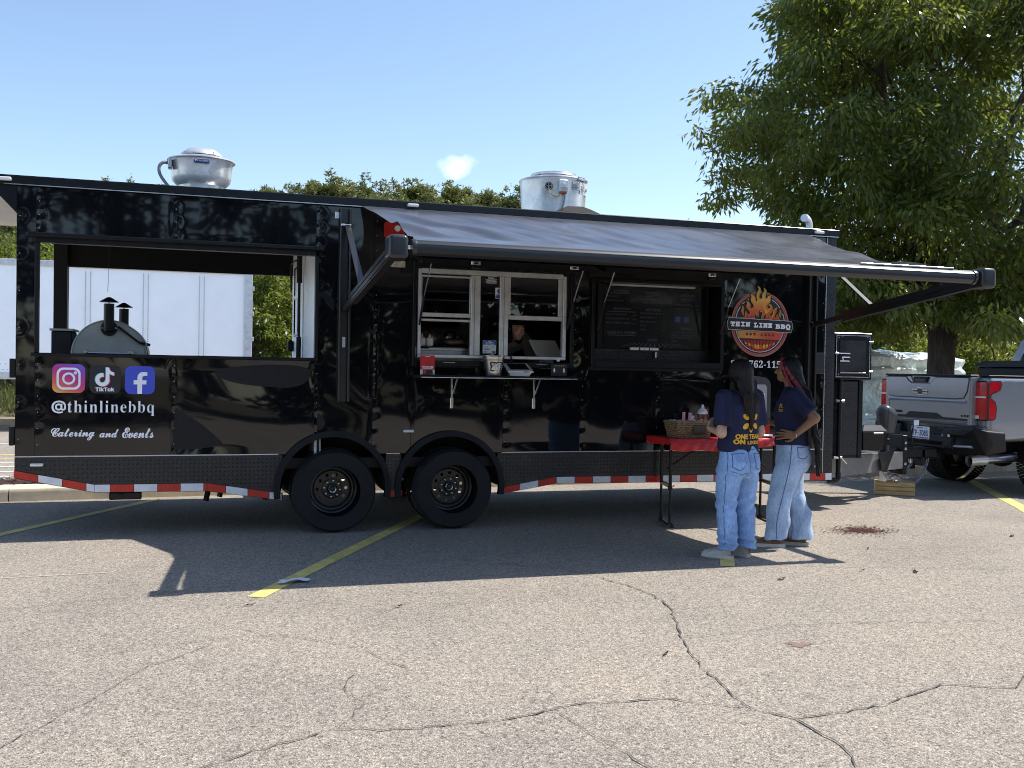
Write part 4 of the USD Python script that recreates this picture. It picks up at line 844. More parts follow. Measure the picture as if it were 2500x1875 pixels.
tl = MB()
def mt(t, a, b, a1, b1, st='sans'): tl.add(wall(fit(text_shape(t, .03, st), mx(a), mz(b1), mx(a1), mz(b)), .0012, .1818))
for t, a, b, a1, b1 in [('STARTERS', 355, 270, 575, 312), ('SANDWICHES', 825, 285, 1085, 325), ('HOMEMADE', 1368, 302, 1588, 345), ('DESSERTS', 1380, 360, 1575, 402), ('BBQ PLATES', 345, 540, 605, 582), ('SIDE ITEMS', 838, 540, 1065, 580), ('DRINKS', 1385, 812, 1530, 850), ('MAKE IT A COMBO', 262, 895, 690, 940)]: mt(t, a, b, a1, b1, 'serif')
for t, a, b, a1, b1 in [('PORK NACHOS', 248, 360, 450, 385), ('$13', 595, 365, 650, 390), ('BRISKET NACHOS', 245, 422, 500, 448), ('$14', 595, 430, 650, 455), ('PULLED PORK', 780, 375, 975, 400), ('$9', 1065, 380, 1105, 405), ('PULLED CHICKEN', 780, 440, 1020, 465), ('$10', 1062, 443, 1118, 468), ('BANANA PUDDING', 1285, 452, 1545, 478), ('$5', 1622, 458, 1660, 482), ('CHOCOLATE CAKE', 1285, 512, 1520, 538), ('$5', 1622, 518, 1660, 542),
                         ('PULLED PORK PLATE', 240, 632, 550, 658), ('$14', 645, 640, 700, 665), ('PULLED CHICKEN PLATE', 240, 695, 590, 722), ('$15', 645, 702, 700, 727), ('BEEF BRISKET SLICED', 240, 757, 610, 785), ('$16', 642, 765, 698, 790), ('MACARONI & CHEESE', 762, 602, 1070, 630), ('$4', 1100, 608, 1135, 633), ('BAKED BEANS', 760, 664, 970, 690), ('$4', 1100, 670, 1135, 695), ('POTATO SALAD', 758, 727, 985, 755), ('$4', 1100, 732, 1135, 757), ('SLAW', 758, 790, 845, 815), ('$3', 1100, 795, 1132, 820), ('CHIPS', 755, 850, 835, 875), ('$1', 1100, 855, 1130, 880),
                         ('COLA, DIET COLA, LEMON SODA', 1230, 880, 1640, 905), ('SWEET TEA OR UNSWEET TEA', 1230, 925, 1670, 952), ('BOTTLED LEMONADE', 1230, 965, 1580, 990), ('$3', 1620, 970, 1655, 995), ('WATER', 1230, 1018, 1330, 1042), ('$1', 1620, 1022, 1655, 1047)]: mt(t, a, b, a1, b1)
for a, b, a1 in [(290, 322, 630), (840, 338, 1075), (262, 598, 685), (275, 955, 685), (1425, 415, 1525), (870, 1008, 1025), (885, 1030, 1015)]: tl.add(wall(sbox(mx(a), mz(b + 8), mx(a1), mz(b)), .0012, .1818))
for k in range(13): tl.add(wall(Polygon([(mx(470 + k * 85), mz(1130)), (mx(490 + k * 85), mz(1130)), (mx(640 + k * 55 + 12), mz(1070)), (mx(640 + k * 55), mz(1070))]), .0012, .1818))
part(mn, 'menu_lettering', tl, M['menu'], False, kind='stuff')
part(mn, 'menu_marks', MB().add(wall(rrect(mx(1290), mz(735), mx(1375), mz(650), .01), .0012, .1818)).add(wall(rrect(mx(1432), mz(735), mx(1505), mz(650), .01), .0012, .1818)), M['menublue'], False)
# graphics on the trailer's side ----------------------------------------
GY = -.0155
def gr(name, g, m, lift=0.0, par=None, label=None): return part(par or T, name, wall(g, .002, GY - lift), M[m], False, label)
def ix(a): return -1.222 + (a - 208) * .0004707
def iz(b): return 1.576 - (b - 130) * .0004925
ip = lambda pts: [(ix(a), iz(b)) for a, b in pts]
q = group_part(T, 'camera_icon', 'rounded orange to violet camera icon decal')
gr('tile', rrect(ix(208), iz(660), ix(787), iz(130), .055), 'insta', 0, q)
o = rrect(ix(285), iz(600), ix(708), iz(198), .055); gr('outline', o.difference(rrect(ix(325), iz(560), ix(668), iz(238), .042)), 'vinyl', .0025, q)
cc = Point(ix(497), iz(397)); gr('lens', cc.buffer(.0545, 20).difference(cc.buffer(.036, 20)), 'vinyl', .0025, q); gr('dot', Point(ix(615), iz(292)).buffer(.0135), 'vinyl', .0025, q)
q = group_part(T, 'note_icon', 'charcoal music note icon decal')
gr('tile', rrect(ix(865), iz(665), ix(1425), iz(142), .055), 'iconblack', 0, q)
def note(dx, dz):
    c = np.array([ix(1098), iz(412)]); R0, R1 = .059, .027
    ring = Point(*c).buffer(R0, 24).difference(Point(*c).buffer(R1, 24)); cut = Polygon([(c[0] + .002, c[1] - .004), (c[0] + .002, c[1] + .1), (c[0] + .1, c[1] + .1), (c[0] + .1, c[1] - .004)])
    ring = ring.difference(cut); cap = sbox(c[0], c[1] + .026, c[0] + .008, c[1] + .0585)
    stem = sbox(ix(1160), iz(420), ix(1218), iz(188)); join = Point(*c).buffer(R0, 24).difference(Point(*c).buffer(R1, 24)).intersection(sbox(c[0], c[1] - .1, c[0] + .1, c[1] + .0))
    flag = Polygon(ip([(1205, 188), (1218, 215), (1240, 250), (1275, 270), (1305, 276), (1305, 330), (1270, 326), (1235, 308), (1205, 285)]))
    return affinity.translate(unary_union([ring, cap, stem, join, flag]).buffer(.0006), dx, dz)
gr('note_shadow', note(-.006, .004), 'cyan', .0025, q); gr('note_shadow', note(.007, -.005), 'pinkred', .0045, q); gr('note', note(0, 0), 'vinyl', .0065, q)
gr('lettering', fit(text_shape('TikTok', .04, 'sans', 4), ix(972), iz(626), ix(1310), iz(552)), 'vinyl', .0025, q)
q = group_part(T, 'letter_icon', 'blue rounded icon decal with a white letter f')
gr('tile', rrect(ix(1500), iz(672), ix(2050), iz(150), .055), 'blue', 0, q)
gr('letter', Polygon(ip([(1728, 668), (1728, 490), (1660, 490), (1660, 412), (1728, 412), (1728, 370), (1736, 318), (1765, 280), (1808, 260), (1860, 258), (1908, 262), (1908, 330), (1862, 330), (1832, 338), (1816, 362), (1815, 412), (1895, 412), (1890, 490), (1815, 490), (1815, 668)])), 'vinyl', .0025, q)
at_ = text_shape('@', .1, 'sans', 2); nm = text_shape('thinlinebbq', .1, 'serif', 0, .06, .8)
gr('handle_lettering', fit(at_, ix(203), iz(1032), ix(455), iz(803)), 'vinyl', .0, None, 'white web handle lettering'); gr('handle_lettering', fit(nm, ix(482), iz(1078), ix(2048), iz(798)), 'vinyl')
sc_ = unary_union([fit(text_shape('Catering', .1, 'script', 1, -.03), ix(195), iz(1528), ix(965), iz(1300)), fit(text_shape('and', .1, 'script', 1, -.03), ix(1052), iz(1476), ix(1395), iz(1325)), fit(text_shape('Events', .1, 'script', 1, -.03), ix(1460), iz(1490), ix(2035), iz(1295))])
gr('script_lettering', sc_, 'vinyl', .0, None, 'white brush script lettering')
# round emblem
def lx(a): return 5.544 + (a - 80) * .000748
def lz(b): return 2.502 - (b - 150) * .000657
lp = lambda pts: [(lx(a), lz(b)) for a, b in pts]
E_ = group_part(T, 'round_emblem', 'round flame emblem decal with a black name banner')
C = Point(lx(638), lz(700)); c0 = C.buffer(.362, 64)
flame = smooth_poly(lp([(300, 618), (345, 598), (380, 580), (380, 540), (395, 498), (412, 530), (430, 548), (455, 535), (463, 505), (448, 480), (415, 440), (402, 400), (412, 360), (402, 322), (440, 345), (465, 385), (460, 420), (470, 440), (500, 440), (525, 410), (515, 370), (485, 330), (473, 285), (482, 240), (470, 204), (520, 225), (550, 270), (555, 310), (573, 325), (582, 290), (570, 250), (570, 200), (588, 150), (604, 110), (583, 66), (620, 90), (637, 130), (630, 180), (612, 225), (615, 262), (640, 275), (665, 255), (658, 215), (680, 170), (700, 140), (688, 96), (722, 125), (730, 165), (715, 215), (725, 268), (750, 255), (765, 225), (818, 208), (800, 240), (805, 280), (790, 330), (755, 365), (745, 400), (770, 430), (805, 425), (800, 390), (772, 375), (800, 360), (830, 400), (838, 450), (820, 500), (790, 545), (792, 570), (820, 560), (850, 520), (850, 470), (880, 430), (918, 412), (905, 445), (900, 490), (880, 540), (870, 580), (890, 592), (915, 570), (918, 530), (945, 565), (955, 612), (990, 632), (840, 632), (735, 630), (735, 560), (720, 520), (700, 560), (690, 600), (657, 600), (660, 560), (668, 520), (660, 480), (645, 500), (628, 480), (610, 440), (605, 470), (610, 530), (590, 577), (570, 560), (565, 520), (555, 500), (550, 540), (530, 575), (520, 618)]), True, 3)
fl = Polygon(flame).buffer(0)
sm1 = Polygon(smooth_poly(lp([(333, 403), (355, 440), (352, 470), (358, 520), (355, 562), (330, 520), (312, 490), (330, 450)]))); sm2 = Polygon(smooth_poly(lp([(967, 448), (990, 490), (985, 540), (972, 577), (958, 540), (950, 510), (966, 485)])))
flames = unary_union([fl, sm1, sm2]); halo = flames.buffer(.009)
gr('base_disc', c0, 'iconblack', 0, E_)
ring = c0.difference(C.buffer(.330, 64)).difference(halo.buffer(.004)); gr('outer_ring', ring, 'ring', .0025, E_)
gr('ring_line', C.buffer(.345, 64).difference(C.buffer(.341, 64)).difference(halo.buffer(.004)), 'iconblack', .005, E_)
gr('inner_ring', C.buffer(.312, 64).difference(C.buffer(.307, 64)).difference(halo.buffer(.012)), 'vinyl', .0025, E_)
gr('flame_halo', halo, 'tapewhite' if False else 'iconblack', .0025, E_); gr('flame', flames, 'flame', .005, E_)
edge = flames.buffer(.0016).difference(flames.buffer(-.0018)); gr('flame_edge', edge, 'yellow', .0072, E_)
gr('flame_heart', unary_union([Polygon(smooth_poly(lp([(700, 362), (680, 400), (690, 440), (725, 518), (780, 480), (803, 440), (760, 462), (722, 440), (703, 400)]))), Polygon(smooth_poly(lp([(857, 475), (858, 550), (825, 600), (790, 614), (820, 590), (842, 540)])))]), 'yellow', .0075, E_)
ban = Polygon(lp([(108, 604), (1168, 632), (1194, 730), (1160, 836), (104, 808), (78, 706)])); gr('banner_edge', ban, 'vinyl', .0098, E_); gr('banner', ban.buffer(-.0042), 'iconblack', .0122, E_)
nmz = [('THIN', 135, 672, 465, 752), ('LINE', 525, 680, 832, 762), ('BBQ', 890, 690, 1145, 788)]
for t, a, b, a1, b1 in nmz: gr('banner_lettering', fit(text_shape(t, .1, 'slab', 5, .08), lx(a), lz(b1), lx(a1), lz(b)), 'vinyl', .0145, E_)
bd = Polygon(lp([(240, 818), (1035, 826), (975, 962), (290, 945)])); gr('band_edge', bd, 'ring', .0025, E_); gr('band', bd.buffer(-.006), 'band', .005, E_)
gr('band_lettering', unary_union([fit(text_shape('EST.', .05, 'slab', 4, .35), lx(402), lz(895), lx(600), lz(852)), fit(text_shape('2024', .05, 'slab', 4, .35), lx(652), lz(902), lx(870), lz(858))]), 'iconblack', .0075, E_)
for k in range(12):
    t = (k - 5.5) / 5.5; xt = 638 + t * 310; xb = 638 + t * 215; dd = 1 - t * t; y0, y1 = 975, 985 + 185 * dd ** .6
    if y1 - y0 < 30: y1 = y0 + 30
    wt, wb = 18, 17
    f = lambda s: xt + (xb - xt) * s
    gr('grill_bar', Polygon(lp([(f(0) - wt, y0), (f(0) + wt, y0), (f((y1 - y0) / 195) + wb, y1), (f((y1 - y0) / 195) - wb, y1)])), 'pinkred' if False else 'red', .0025, E_)
    ys0, ys1 = 1000 + 50 * dd, 1000 + 120 * dd
    if dd > .25: gr('ember', Polygon(lp([(f((ys0 - 975) / 195) - wt, ys0), (f((ys0 - 975) / 195) + wt, ys0), (f((ys1 - 975) / 195) + wb, ys1), (f((ys1 - 975) / 195) - wb, ys1)])), 'yellow' if k % 3 else 'orange', .005, E_)
ph = fit(text_shape('804-762-1157', .1, 'serif', 0, .02), lx(164), lz(1437), lx(1090), lz(1315)); gr('phone_lettering', ph, 'vinyl', 0, None, 'white telephone number lettering')

# front gear on the tongue -------------------------------------------------
g = group_part(T, 'gas_cabinet', 'black tread plate cabinet high on the trailer front')
part(g, 'box', MB().cbox(6.95, 7.70, .32, .86, 1.535, 2.095, .012), M['trim'], 30)
dp = rrect(7.185, 1.565, 7.655, 2.062, .01); part(g, 'door', wall(dp, .012, .32), M['trim'], False); part(g, 'door_edge', wall(dp.difference(dp.buffer(-.007)), .004, .307), M['alu'], False)
part(g, 'door_panel', wall(sbox(7.235, 1.64, 7.595, 2.0), .006, .307), M['tread'], False); part(g, 'tread_pattern', diamonds(sbox(7.235, 1.64, 7.595, 2.0), .3008), M['tread'], 25, kind='stuff')
part(g, 'latch', MB().tube([(7.15, .285, 1.845), (7.36, .285, 1.845)], .008, 8).tube([(7.25, .28, 1.80), (7.355, .28, 1.80), (7.35, .28, 1.755), (7.22, .28, 1.755)], .007, 6).tube([(7.25, .28, 1.80), (7.275, .28, 1.755)], .007, 6).cbox(7.165, 7.20, .278, .305, 1.83, 1.86, .004), M['chrome'], 35)
part(g, 'hinge', MB().cbox(7.64, 7.70, .298, .318, 1.975, 2.0, .003).cbox(7.64, 7.70, .298, .318, 1.62, 1.645, .003), M['steel'], 30); part(g, 'weather_bar', MB().cbox(7.24, 7.60, .298, .306, 1.612, 1.628, .002), M['steel'], 30)
mb = MB()
for x, z in ((7.22, 2.03), (7.27, 2.045), (7.62, 2.04), (7.22, 1.60), (7.25, 1.645), (7.62, 1.60), (7.68, 1.9), (7.68, 1.75)): mb.add(lathe([(.006, 0), (.005, .003), (0, .004)], 8, (x, .307 if x < 7.66 else .319, z), 'y'))
part(g, 'rivets', mb, M['chrome'], 40, kind='stuff')
g = group_part(T, 'front_locker', 'tall tread plate locker below the cabinet')
part(g, 'box', MB().cbox(6.95, 7.60, .36, .80, .60, 1.534, .01), M['trim'], 30); pp = sbox(6.97, .64, 7.53, 1.51); part(g, 'panel', wall(pp, .006, .359), M['tread'], False); part(g, 'tread_pattern', diamonds(pp, .3528), M['tread'], 25, kind='stuff')
part(g, 'edge', MB().cbox(7.54, 7.60, .345, .3595, .60, 1.53, .004), M['trim'], 30)
g = group_part(T, 'drain_pipe', 'black pipe running down the locker')
part(g, 'pipe', tube([(7.25, .31, 1.53), (7.25, .31, .42)], .028, 14), M['trim'], 40); part(g, 'elbow', MB().tube(smooth_poly([(7.25, .31, .44), (7.25, .31, .37), (7.20, .31, .345), (7.12, .31, .345)], False, 5), .032, 14), M['trim'], 40)
part(g, 'clamp', MB().cbox(7.19, 7.31, .285, .345, 1.27, 1.30, .006), M['chrome'], 35); part(g, 'clamp', MB().cbox(7.17, 7.29, .285, .345, .60, .63, .006).add(beam((7.28, .29, .61), (7.335, .27, .545), .025, .014)), M['chrome'], 35)
part(T, 'tongue_beam', MB().add(hullp([(6.95, .40, .34), (6.95, .40, .60), (6.95, .46, .34), (6.95, .46, .60), (9.0, 1.35, .36), (9.0, 1.35, .58), (9.0, 1.42, .36), (9.0, 1.42, .58)])), M['grey'], 30)
part(T, 'tongue_beam', MB().add(hullp([(6.95, 2.20, .34), (6.95, 2.20, .60), (6.95, 2.14, .34), (6.95, 2.14, .60), (9.0, 1.63, .36), (9.0, 1.63, .58), (9.0, 1.56, .36), (9.0, 1.56, .58)])), M['grey'], 30)
part(T, 'tongue_plate', MB().add(hullp([(7.60, .66, .605), (8.3, .95, .605), (8.3, 2.0, .605), (7.6, 2.1, .605), (7.60, .66, .62), (8.3, .95, .62), (8.3, 2.0, .62), (7.6, 2.1, .62)])), M['steel'], False)
g = group_part(T, 'battery_box', 'black lidded battery box on the tongue')
part(g, 'case', hullp([(7.90, .72, .66), (8.19, .72, .66), (8.19, 1.0, .66), (7.90, 1.0, .66), (7.885, .705, .885), (8.205, .705, .885), (8.205, 1.02, .885), (7.885, 1.02, .885)]), M['trim'], 20)
part(g, 'lid', hullp([(7.87, .69, .886), (8.22, .69, .886), (8.22, 1.03, .886), (7.87, 1.03, .886), (7.87, .69, .905), (8.22, .69, .905), (8.22, 1.03, .905), (7.87, 1.03, .905), (7.92, .74, .972), (8.17, .74, .972), (8.17, .98, .972), (7.92, .98, .972)]), M['kiosk'], 20)
part(g, 'clasp', MB().cbox(8.02, 8.16, .676, .69, .865, .885, .004), M['frame'], 30)
part(g, 'second_box', MB().cbox(7.60, 7.86, .74, 1.05, .64, .95, .02), M['trim'], 25)
g = group_part(T, 'jack_cover', 'rounded black cover of the electric tongue jack')
part(g, 'hood', arr(m3.Manifold.batch_hull([m3.Manifold.sphere(.115, 24).translate([8.66, 1.30, 1.10]), m3.Manifold.sphere(.12, 24).translate([8.71, 1.30, 1.06]), m3.Manifold.sphere(.07, 20).translate([8.70, 1.30, .90]), m3.Manifold.cylinder(.03, .09, .09, 24).translate([8.70, 1.30, .84])])), M['kiosk'], 40)
part(g, 'seam', tube([(8.62, 1.165, 1.28), (8.60, 1.15, 1.12), (8.635, 1.205, .90)], .004, 5), M['matte'], 40)
part(T, 'jack_post', MB().tube([(8.70, 1.36, .90), (8.70, 1.36, .36)], .045, 14), M['trim'], 40); part(T, 'jack_ram', MB().cbox(8.665, 8.735, 1.325, 1.395, .19, .40, .006), M['frame'], 30)
part(T, 'tongue_gusset', MB().add(hullp([(8.35, 1.0, .60), (8.75, 1.2, .62), (8.42, 1.02, .36), (8.55, 1.10, .34), (8.35, 1.02, .60), (8.75, 1.22, .62), (8.42, 1.04, .36), (8.55, 1.12, .34)])), M['rim'], False)
part(T, 'coupler', MB().cbox(8.95, 9.62, 1.42, 1.58, .48, .62, .02).cbox(9.0, 9.08, 1.36, 1.64, .28, .80, .01).cbox(9.36, 9.42, 1.42, 1.60, .38, .64, .01), M['satin'], 25)
part(T, 'hitch_bolts', MB().add(np.concatenate([[0]]) if False else lathe([(.02, 0), (.02, .012), (0, .014)], 6, (9.04, 1.358, .70), 'y')).add(lathe([(.02, 0), (.02, .012), (0, .014)], 6, (9.04, 1.358, .62), 'y')).add(lathe([(.02, 0), (.02, .012), (0, .014)], 6, (9.04, 1.358, .42), 'y')), M['steel'], 30)
def chain(pts, par, L=.062):
    p = smooth_poly(pts, False, 30); s = np.concatenate([[0], np.cumsum(np.linalg.norm(np.diff(p, axis=0), axis=1))]); n = int(s[-1] / (L * .72))
    for k in range(n):
        c = np.array([np.interp((k + .5) * L * .72, s, p[:, i]) for i in range(3)]); c2 = np.array([np.interp((k + .6) * L * .72, s, p[:, i]) for i in range(3)]); d = c2 - c; d /= np.linalg.norm(d)
        a = np.cross(d, [0.2, 1, .3]); a /= np.linalg.norm(a); b = np.cross(d, a); w = a if k % 2 else b
        t = np.arange(13) / 12 * 2 * PI; r = [c + d * L * .5 * math.cos(q) * (1 if abs(math.cos(q)) < .8 else 1) + w * .019 * math.sin(q) for q in t]
        part(par, 'link', tube(r, .0062, 6, False), M['galv'], 40)
g = group_part(T, 'safety_chain', 'galvanised safety chains'); chain([(8.70, 1.45, .44), (8.80, 1.46, .33), (9.0, 1.5, .255), (9.2, 1.55, .30), (9.36, 1.60, .42), (9.42, 1.62, .52)], g); chain([(8.62, 1.30, .34), (8.8, 1.30, .23), (9.1, 1.35, .15), (9.35, 1.45, .20), (9.56, 1.55, .42), (9.60, 1.58, .60)], g)
part(T, 'hitch_lock', MB().add(lathe([(.022, 0), (.022, .07), (.012, .09), (0, .09)], 14, (9.22, 1.48, .42))).add(lathe([(.018, 0), (.018, .05), (0, .06)], 14, (9.44, 1.55, .47))), M['chrome'], 40)
part(T, 'trailer_cable', tube(smooth_poly([(9.20, 1.40, .95), (9.19, 1.42, .78), (9.24, 1.46, .62), (9.18, 1.5, .50), (9.05, 1.5, .36), (8.85, 1.5, .30)], False, 6), .011, 7), M['matte'], 40)
part(T, 'cable_tag', bx(9.19, 9.27, 1.38, 1.384, .93, 1.0), M['paper'], False)
b = thing('support_block', 'stacked timber block under the tongue jack', 'wood block', (8.99, 1.50, 0), -.62)
for k in range(3):
    for j in range(2): part(b, 'plank', MB().cbox(-.25, .25, -.20 + j * .203, -.003 + j * .203, .003 + k * .058, .058 + k * .058, .006), M['wood'], 30)
# pale grab rail by the corner
part(T, 'grab_rail', tube(smooth_poly([(6.60, -.02, 1.12), (6.61, -.09, 1.13), (6.66, -.09, 1.11), (6.67, -.09, .95), (6.67, -.09, .60), (6.67, -.02, .55)], False, 5), .013, 8), M['steel'], 40)
part(T, 'fuel_fill', MB().cbox(6.665, 6.80, -.03, -.014, 1.60, 1.84, .012), M['rim'], 30)
# smoker in the porch ---------------------------------------------------
sk = thing('barrel_smoker', 'grey drum smoker with two capped chimneys inside the open porch', 'smoker', (-.826, .95, 0))
part(sk, 'drum', lathe([(0, -1.0), (.338, -1.0), (.345, -.99), (.345, -.012), (.338, 0), (0, 0)], 64, (0, 0, 1.668), 'y'), M['smoker'], 40)
part(sk, 'front_rim', lathe([(.340, -.012), (.352, -.010), (.352, .002), (.340, .006)], 64, (0, 0, 1.668), 'y'), M['smoker'], 40)
for y in (.30, .36): part(sk, 'band', lathe([(.3455, -y - .012), (.350, -y - .010), (.350, -y), (.3455, -y + .002)], 64, (0, 0, 1.668), 'y'), M['matte'], 40)
part(sk, 'flange', lathe([(.078, 0), (.078, .012), (0, .014)], 32, (.0, -.002, 1.935), 'y'), M['matte'], 40)
for dx in (-.062, .062): part(sk, 'bolt', lathe([(.009, 0), (.009, .008), (0, .01)], 8, (dx, -.014, 1.935), 'y'), M['steel'], 30)
for (x, y, z0, z1) in ((0, -.045, 1.905, 2.178), (.09, .72, 1.95, 2.168)):
    ch = group_part(sk, 'chimney'); part(ch, 'pipe', lathe([(0, z0), (.046, z0), (.049, z0 + .01), (.049, z1), (.044, z1), (.044, z1 - .05)], 28, (x, y, 0)), M['trim'], 40); part(ch, 'cap_stem', tube([(x, y, z1 - .03), (x, y, z1 + .03)], .006, 6), M['matte'], 40); part(ch, 'cap', lathe([(.0, z1 + .012), (.089, z1 + .014), (.09, z1 + .018), (.02, z1 + .062), (0, z1 + .066)], 28, (x, y, 0)), M['trim'], 40)
part(sk, 'lid_handle', tube([(.085, -.03, 1.952), (.26, -.04, 1.815), (.30, -.04, 1.79)], .011, 8), M['matte'], 40); part(sk, 'lid_knob', tube([(.30, -.03, 1.795), (.345, -.03, 1.785)], .014, 8), M['matte'], 40); part(sk, 'lid_knob', tube([(.34, .3, 1.79), (.375, .3, 1.78)], .014, 8), M['matte'], 40)
part(sk, 'front_rail', MB().tube([(-.19, -.05, 1.685), (.20, -.05, 1.685)], .009, 8).tube([(-.19, -.05, 1.685), (-.20, -.0, 1.70)], .009, 8).tube([(.20, -.05, 1.685), (.21, .0, 1.70)], .009, 8), M['chrome'], 40)
for dx in (-.205, .215): part(sk, 'rail_mount', MB().cbox(dx - .02, dx + .02, -.03, .0, 1.68, 1.715, .004), M['steel'], 30)
part(sk, 'stand', MB().cbox(-.36, .36, .02, .98, .71, 1.30, .02), M['matte'], 30)
part(sk, 'side_box', MB().cbox(-.55, -.36, .16, .62, 1.35, 1.90, .01), M['matte'], 30); part(sk, 'side_box_lid', MB().cbox(-.565, -.34, .14, .64, 1.902, 1.925, .004), M['smoker'], 30)
# kitchen behind the window ---------------------------------------------
k = thing('food_warmer', 'long stainless food warmer below the left sash', 'food warmer', (2.45, .16, 0)); part(k, 'body', MB().cbox(-.36, .40, 0, .42, 1.50, 1.815, .012), M['steel'], 30); part(k, 'front_lip', MB().cbox(-.36, .40, -.02, -.001, 1.77, 1.80, .004), M['steel'], 30); part(k, 'handle', MB().cbox(-.29, -.20, -.03, -.003, 1.79, 1.803, .003), M['matte'], 30)
k = thing('kitchen_counter', 'steel kitchen counter along the inside of the window wall', 'counter', (0, 0, 0)); part(k, 'top', MB().cbox(1.9, 5.3, .10, .62, 1.462, 1.498, .006), M['steel'], 30); part(k, 'cabinet', MB().cbox(1.92, 5.28, .14, .60, 1.02, 1.458, .006), M['steel'], 30)
k = thing('wall_cooler', 'dark cabinet against the kitchen back wall', 'cabinet', (0, 0, 0)); part(k, 'body', MB().cbox(3.55, 4.7, 1.75, 2.50, .72, 2.25, .02), M['matte'], 30); part(k, 'top_strip', MB().cbox(3.55, 4.7, 1.72, 1.745, 2.20, 2.235, .004), M['steel'], 30)
k = thing('range_hood', 'dark hood under the kitchen ceiling', 'hood', (0, 0, 0)); part(k, 'canopy', MB().cbox(1.6, 3.6, 1.5, 2.49, 2.45, 2.9, .02), M['grey'], 30)
k = thing('wall_shelf', 'steel shelf on the kitchen back wall', 'shelf', (0, 0, 0)); part(k, 'board', MB().cbox(1.7, 3.3, 2.25, 2.52, 1.72, 1.745, .004), M['steel'], 30)
rk = np.random.default_rng(12)
for i in range(9):
    x = 1.8 + i * .165; hh_ = .12 + .14 * rk.random(); k = thing('storage_tub', ['leftmost tub', 'second tub', 'third tub', 'fourth tub', 'middle tub', 'sixth tub', 'seventh tub', 'eighth tub', 'rightmost tub'][i] + ' on the steel shelf at the back of the kitchen', 'tub', (x, 2.38, 1.746)); part(k, 'tub', lathe([(0, 0), (.055, 0), (.062, hh_), (0, hh_)], 16), M[['white', 'orange', 'paper', 'steel', 'redplastic'][i % 5]], 40); part(k, 'lid', lathe([(0, hh_ + .001), (.065, hh_ + .001), (.065, hh_ + .018), (0, hh_ + .02)], 16), M[['labelblue', 'white', 'grey'][i % 3]], 40)
k = thing('microwave', 'black appliance on the back wall of the kitchen', 'appliance', (0, 0, 0)); part(k, 'body', MB().cbox(2.55, 3.05, 2.0, 2.49, 2.10, 2.36, .015), M['matte'], 30)
k = thing('control_timer', 'small black control box with a pale dial on the kitchen wall', 'control box', (3.05, 2.44, 0)); part(k, 'box', MB().cbox(-.07, .07, 0, .05, 1.82, 2.05, .006), M['matte'], 30); part(k, 'face', bx(-.045, .045, -.006, -.0005, 1.84, 2.03), M['vinyl'], False); part(k, 'dial', lathe([(.03, 0), (.028, .012), (0, .013)], 20, (0, -.007, 1.90), 'y'), M['matte'], 40)
def bag(name, label, loc, r, seed):
    b = thing(name, label, 'bread bag', loc); n = trimesh.creation.icosphere(3, 1.0); v = np.array(n.vertices); v = v * (1 + .35 * (meshkit.fbm(v * 2.2 + seed, 3)[:, None] - .5)) * np.array(r); v[:, 2] -= v[:, 2].min(); part(b, 'film', (v, n.faces), M['beige'], True)
bag('bread_bag', 'lumpy bag of buns at the left of the window', (2.20, .42, 1.816), (.12, .10, .09), 1); bag('bread_bag', 'tall bag of buns beside the pale bottles', (2.34, .46, 1.816), (.09, .09, .09), 5); bag('bread_bag', 'flat bag of rolls in the middle of the warmer', (2.58, .40, 1.816), (.13, .12, .05), 9)
for i, x in enumerate((2.195, 2.275)):
    b = thing('sauce_bottle', ['leftmost pale square bottle on the food warmer', 'right one of the two pale bottles on the food warmer'][i], 'bottle', (x, .22, 1.816)); part(b, 'body', MB().cbox(-.034, .034, -.03, .03, 0, .085, .01), M['vinyl'], 30); part(b, 'nozzle', lathe([(.016, .085), (.012, .095), (.004, .125), (0, .126)], 12), M['vinyl'], 40)
k = thing('glass_jar', 'clear jar behind the window mullion', 'jar', (2.58, .70, 1.499)); part(k, 'wall', lathe([(0, 0), (.055, 0), (.06, .02), (.06, .40), (.055, .41)], 24), M['clear'], 40); part(k, 'lid', lathe([(0, .411), (.063, .411), (.063, .435), (0, .437)], 24), M['steel'], 40)
k = thing('point_of_sale_tablet', 'white tablet on a slanted stand inside the right window', 'tablet', (3.58, .22, 1.52), .25); part(k, 'shell', xf(MB().cbox(-.17, .17, -.012, .012, 0, .26, .01), rx=-.75, t=(0, -.02, .20)), M['white'], 30); part(k, 'stand', hullp([(-.06, .0, 0), (.06, 0, 0), (.06, .16, 0), (-.06, .16, 0), (-.05, .02, .26), (.05, .02, .26), (.05, .07, .30), (-.05, .07, .30)]), M['white'], 30)
# things on the shelf
def on(x, y=0, z=1.527): return (x, y, z)
b = thing('tip_bucket', 'small galvanised bucket lettered Tips on the shelf', 'bucket', (2.838, -.19, 1.527))
part(b, 'pail', lathe([(0, .0), (.078, 0), (.080, .006), (.083, .02), (.080, .024), (.104, .150), (.107, .156), (.1035, .160), (.107, .165), (.110, .190), (.114, .194), (.114, .200), (.108, .200), (.104, .15), (.076, .01)], 48), M['steel'], 35)
def bend(g, r0, k, lift):
    v, f = prism(g, .002); a = -PI / 2 + v[:, 0] / .098; r = r0 + v[:, 1] * k + lift + v[:, 2]; return np.stack([r * np.cos(a), r * np.sin(a), v[:, 1]], 1), f
plq = Polygon(smooth_poly([(-.062, .055), (-.045, .043), (0, .048), (.045, .043), (.062, .055), (.057, .09), (.063, .125), (.045, .138), (0, .133), (-.045, .138), (-.063, .125), (-.057, .09)])); part(b, 'plaque', bend(plq, .079, .172, .002), M['iconblack'], False); part(b, 'lettering', bend(fit(text_shape('Tips', .06, 'sans', 2), -.046, .062, .048, .122), .079, .172, .0045), M['vinyl'], False)
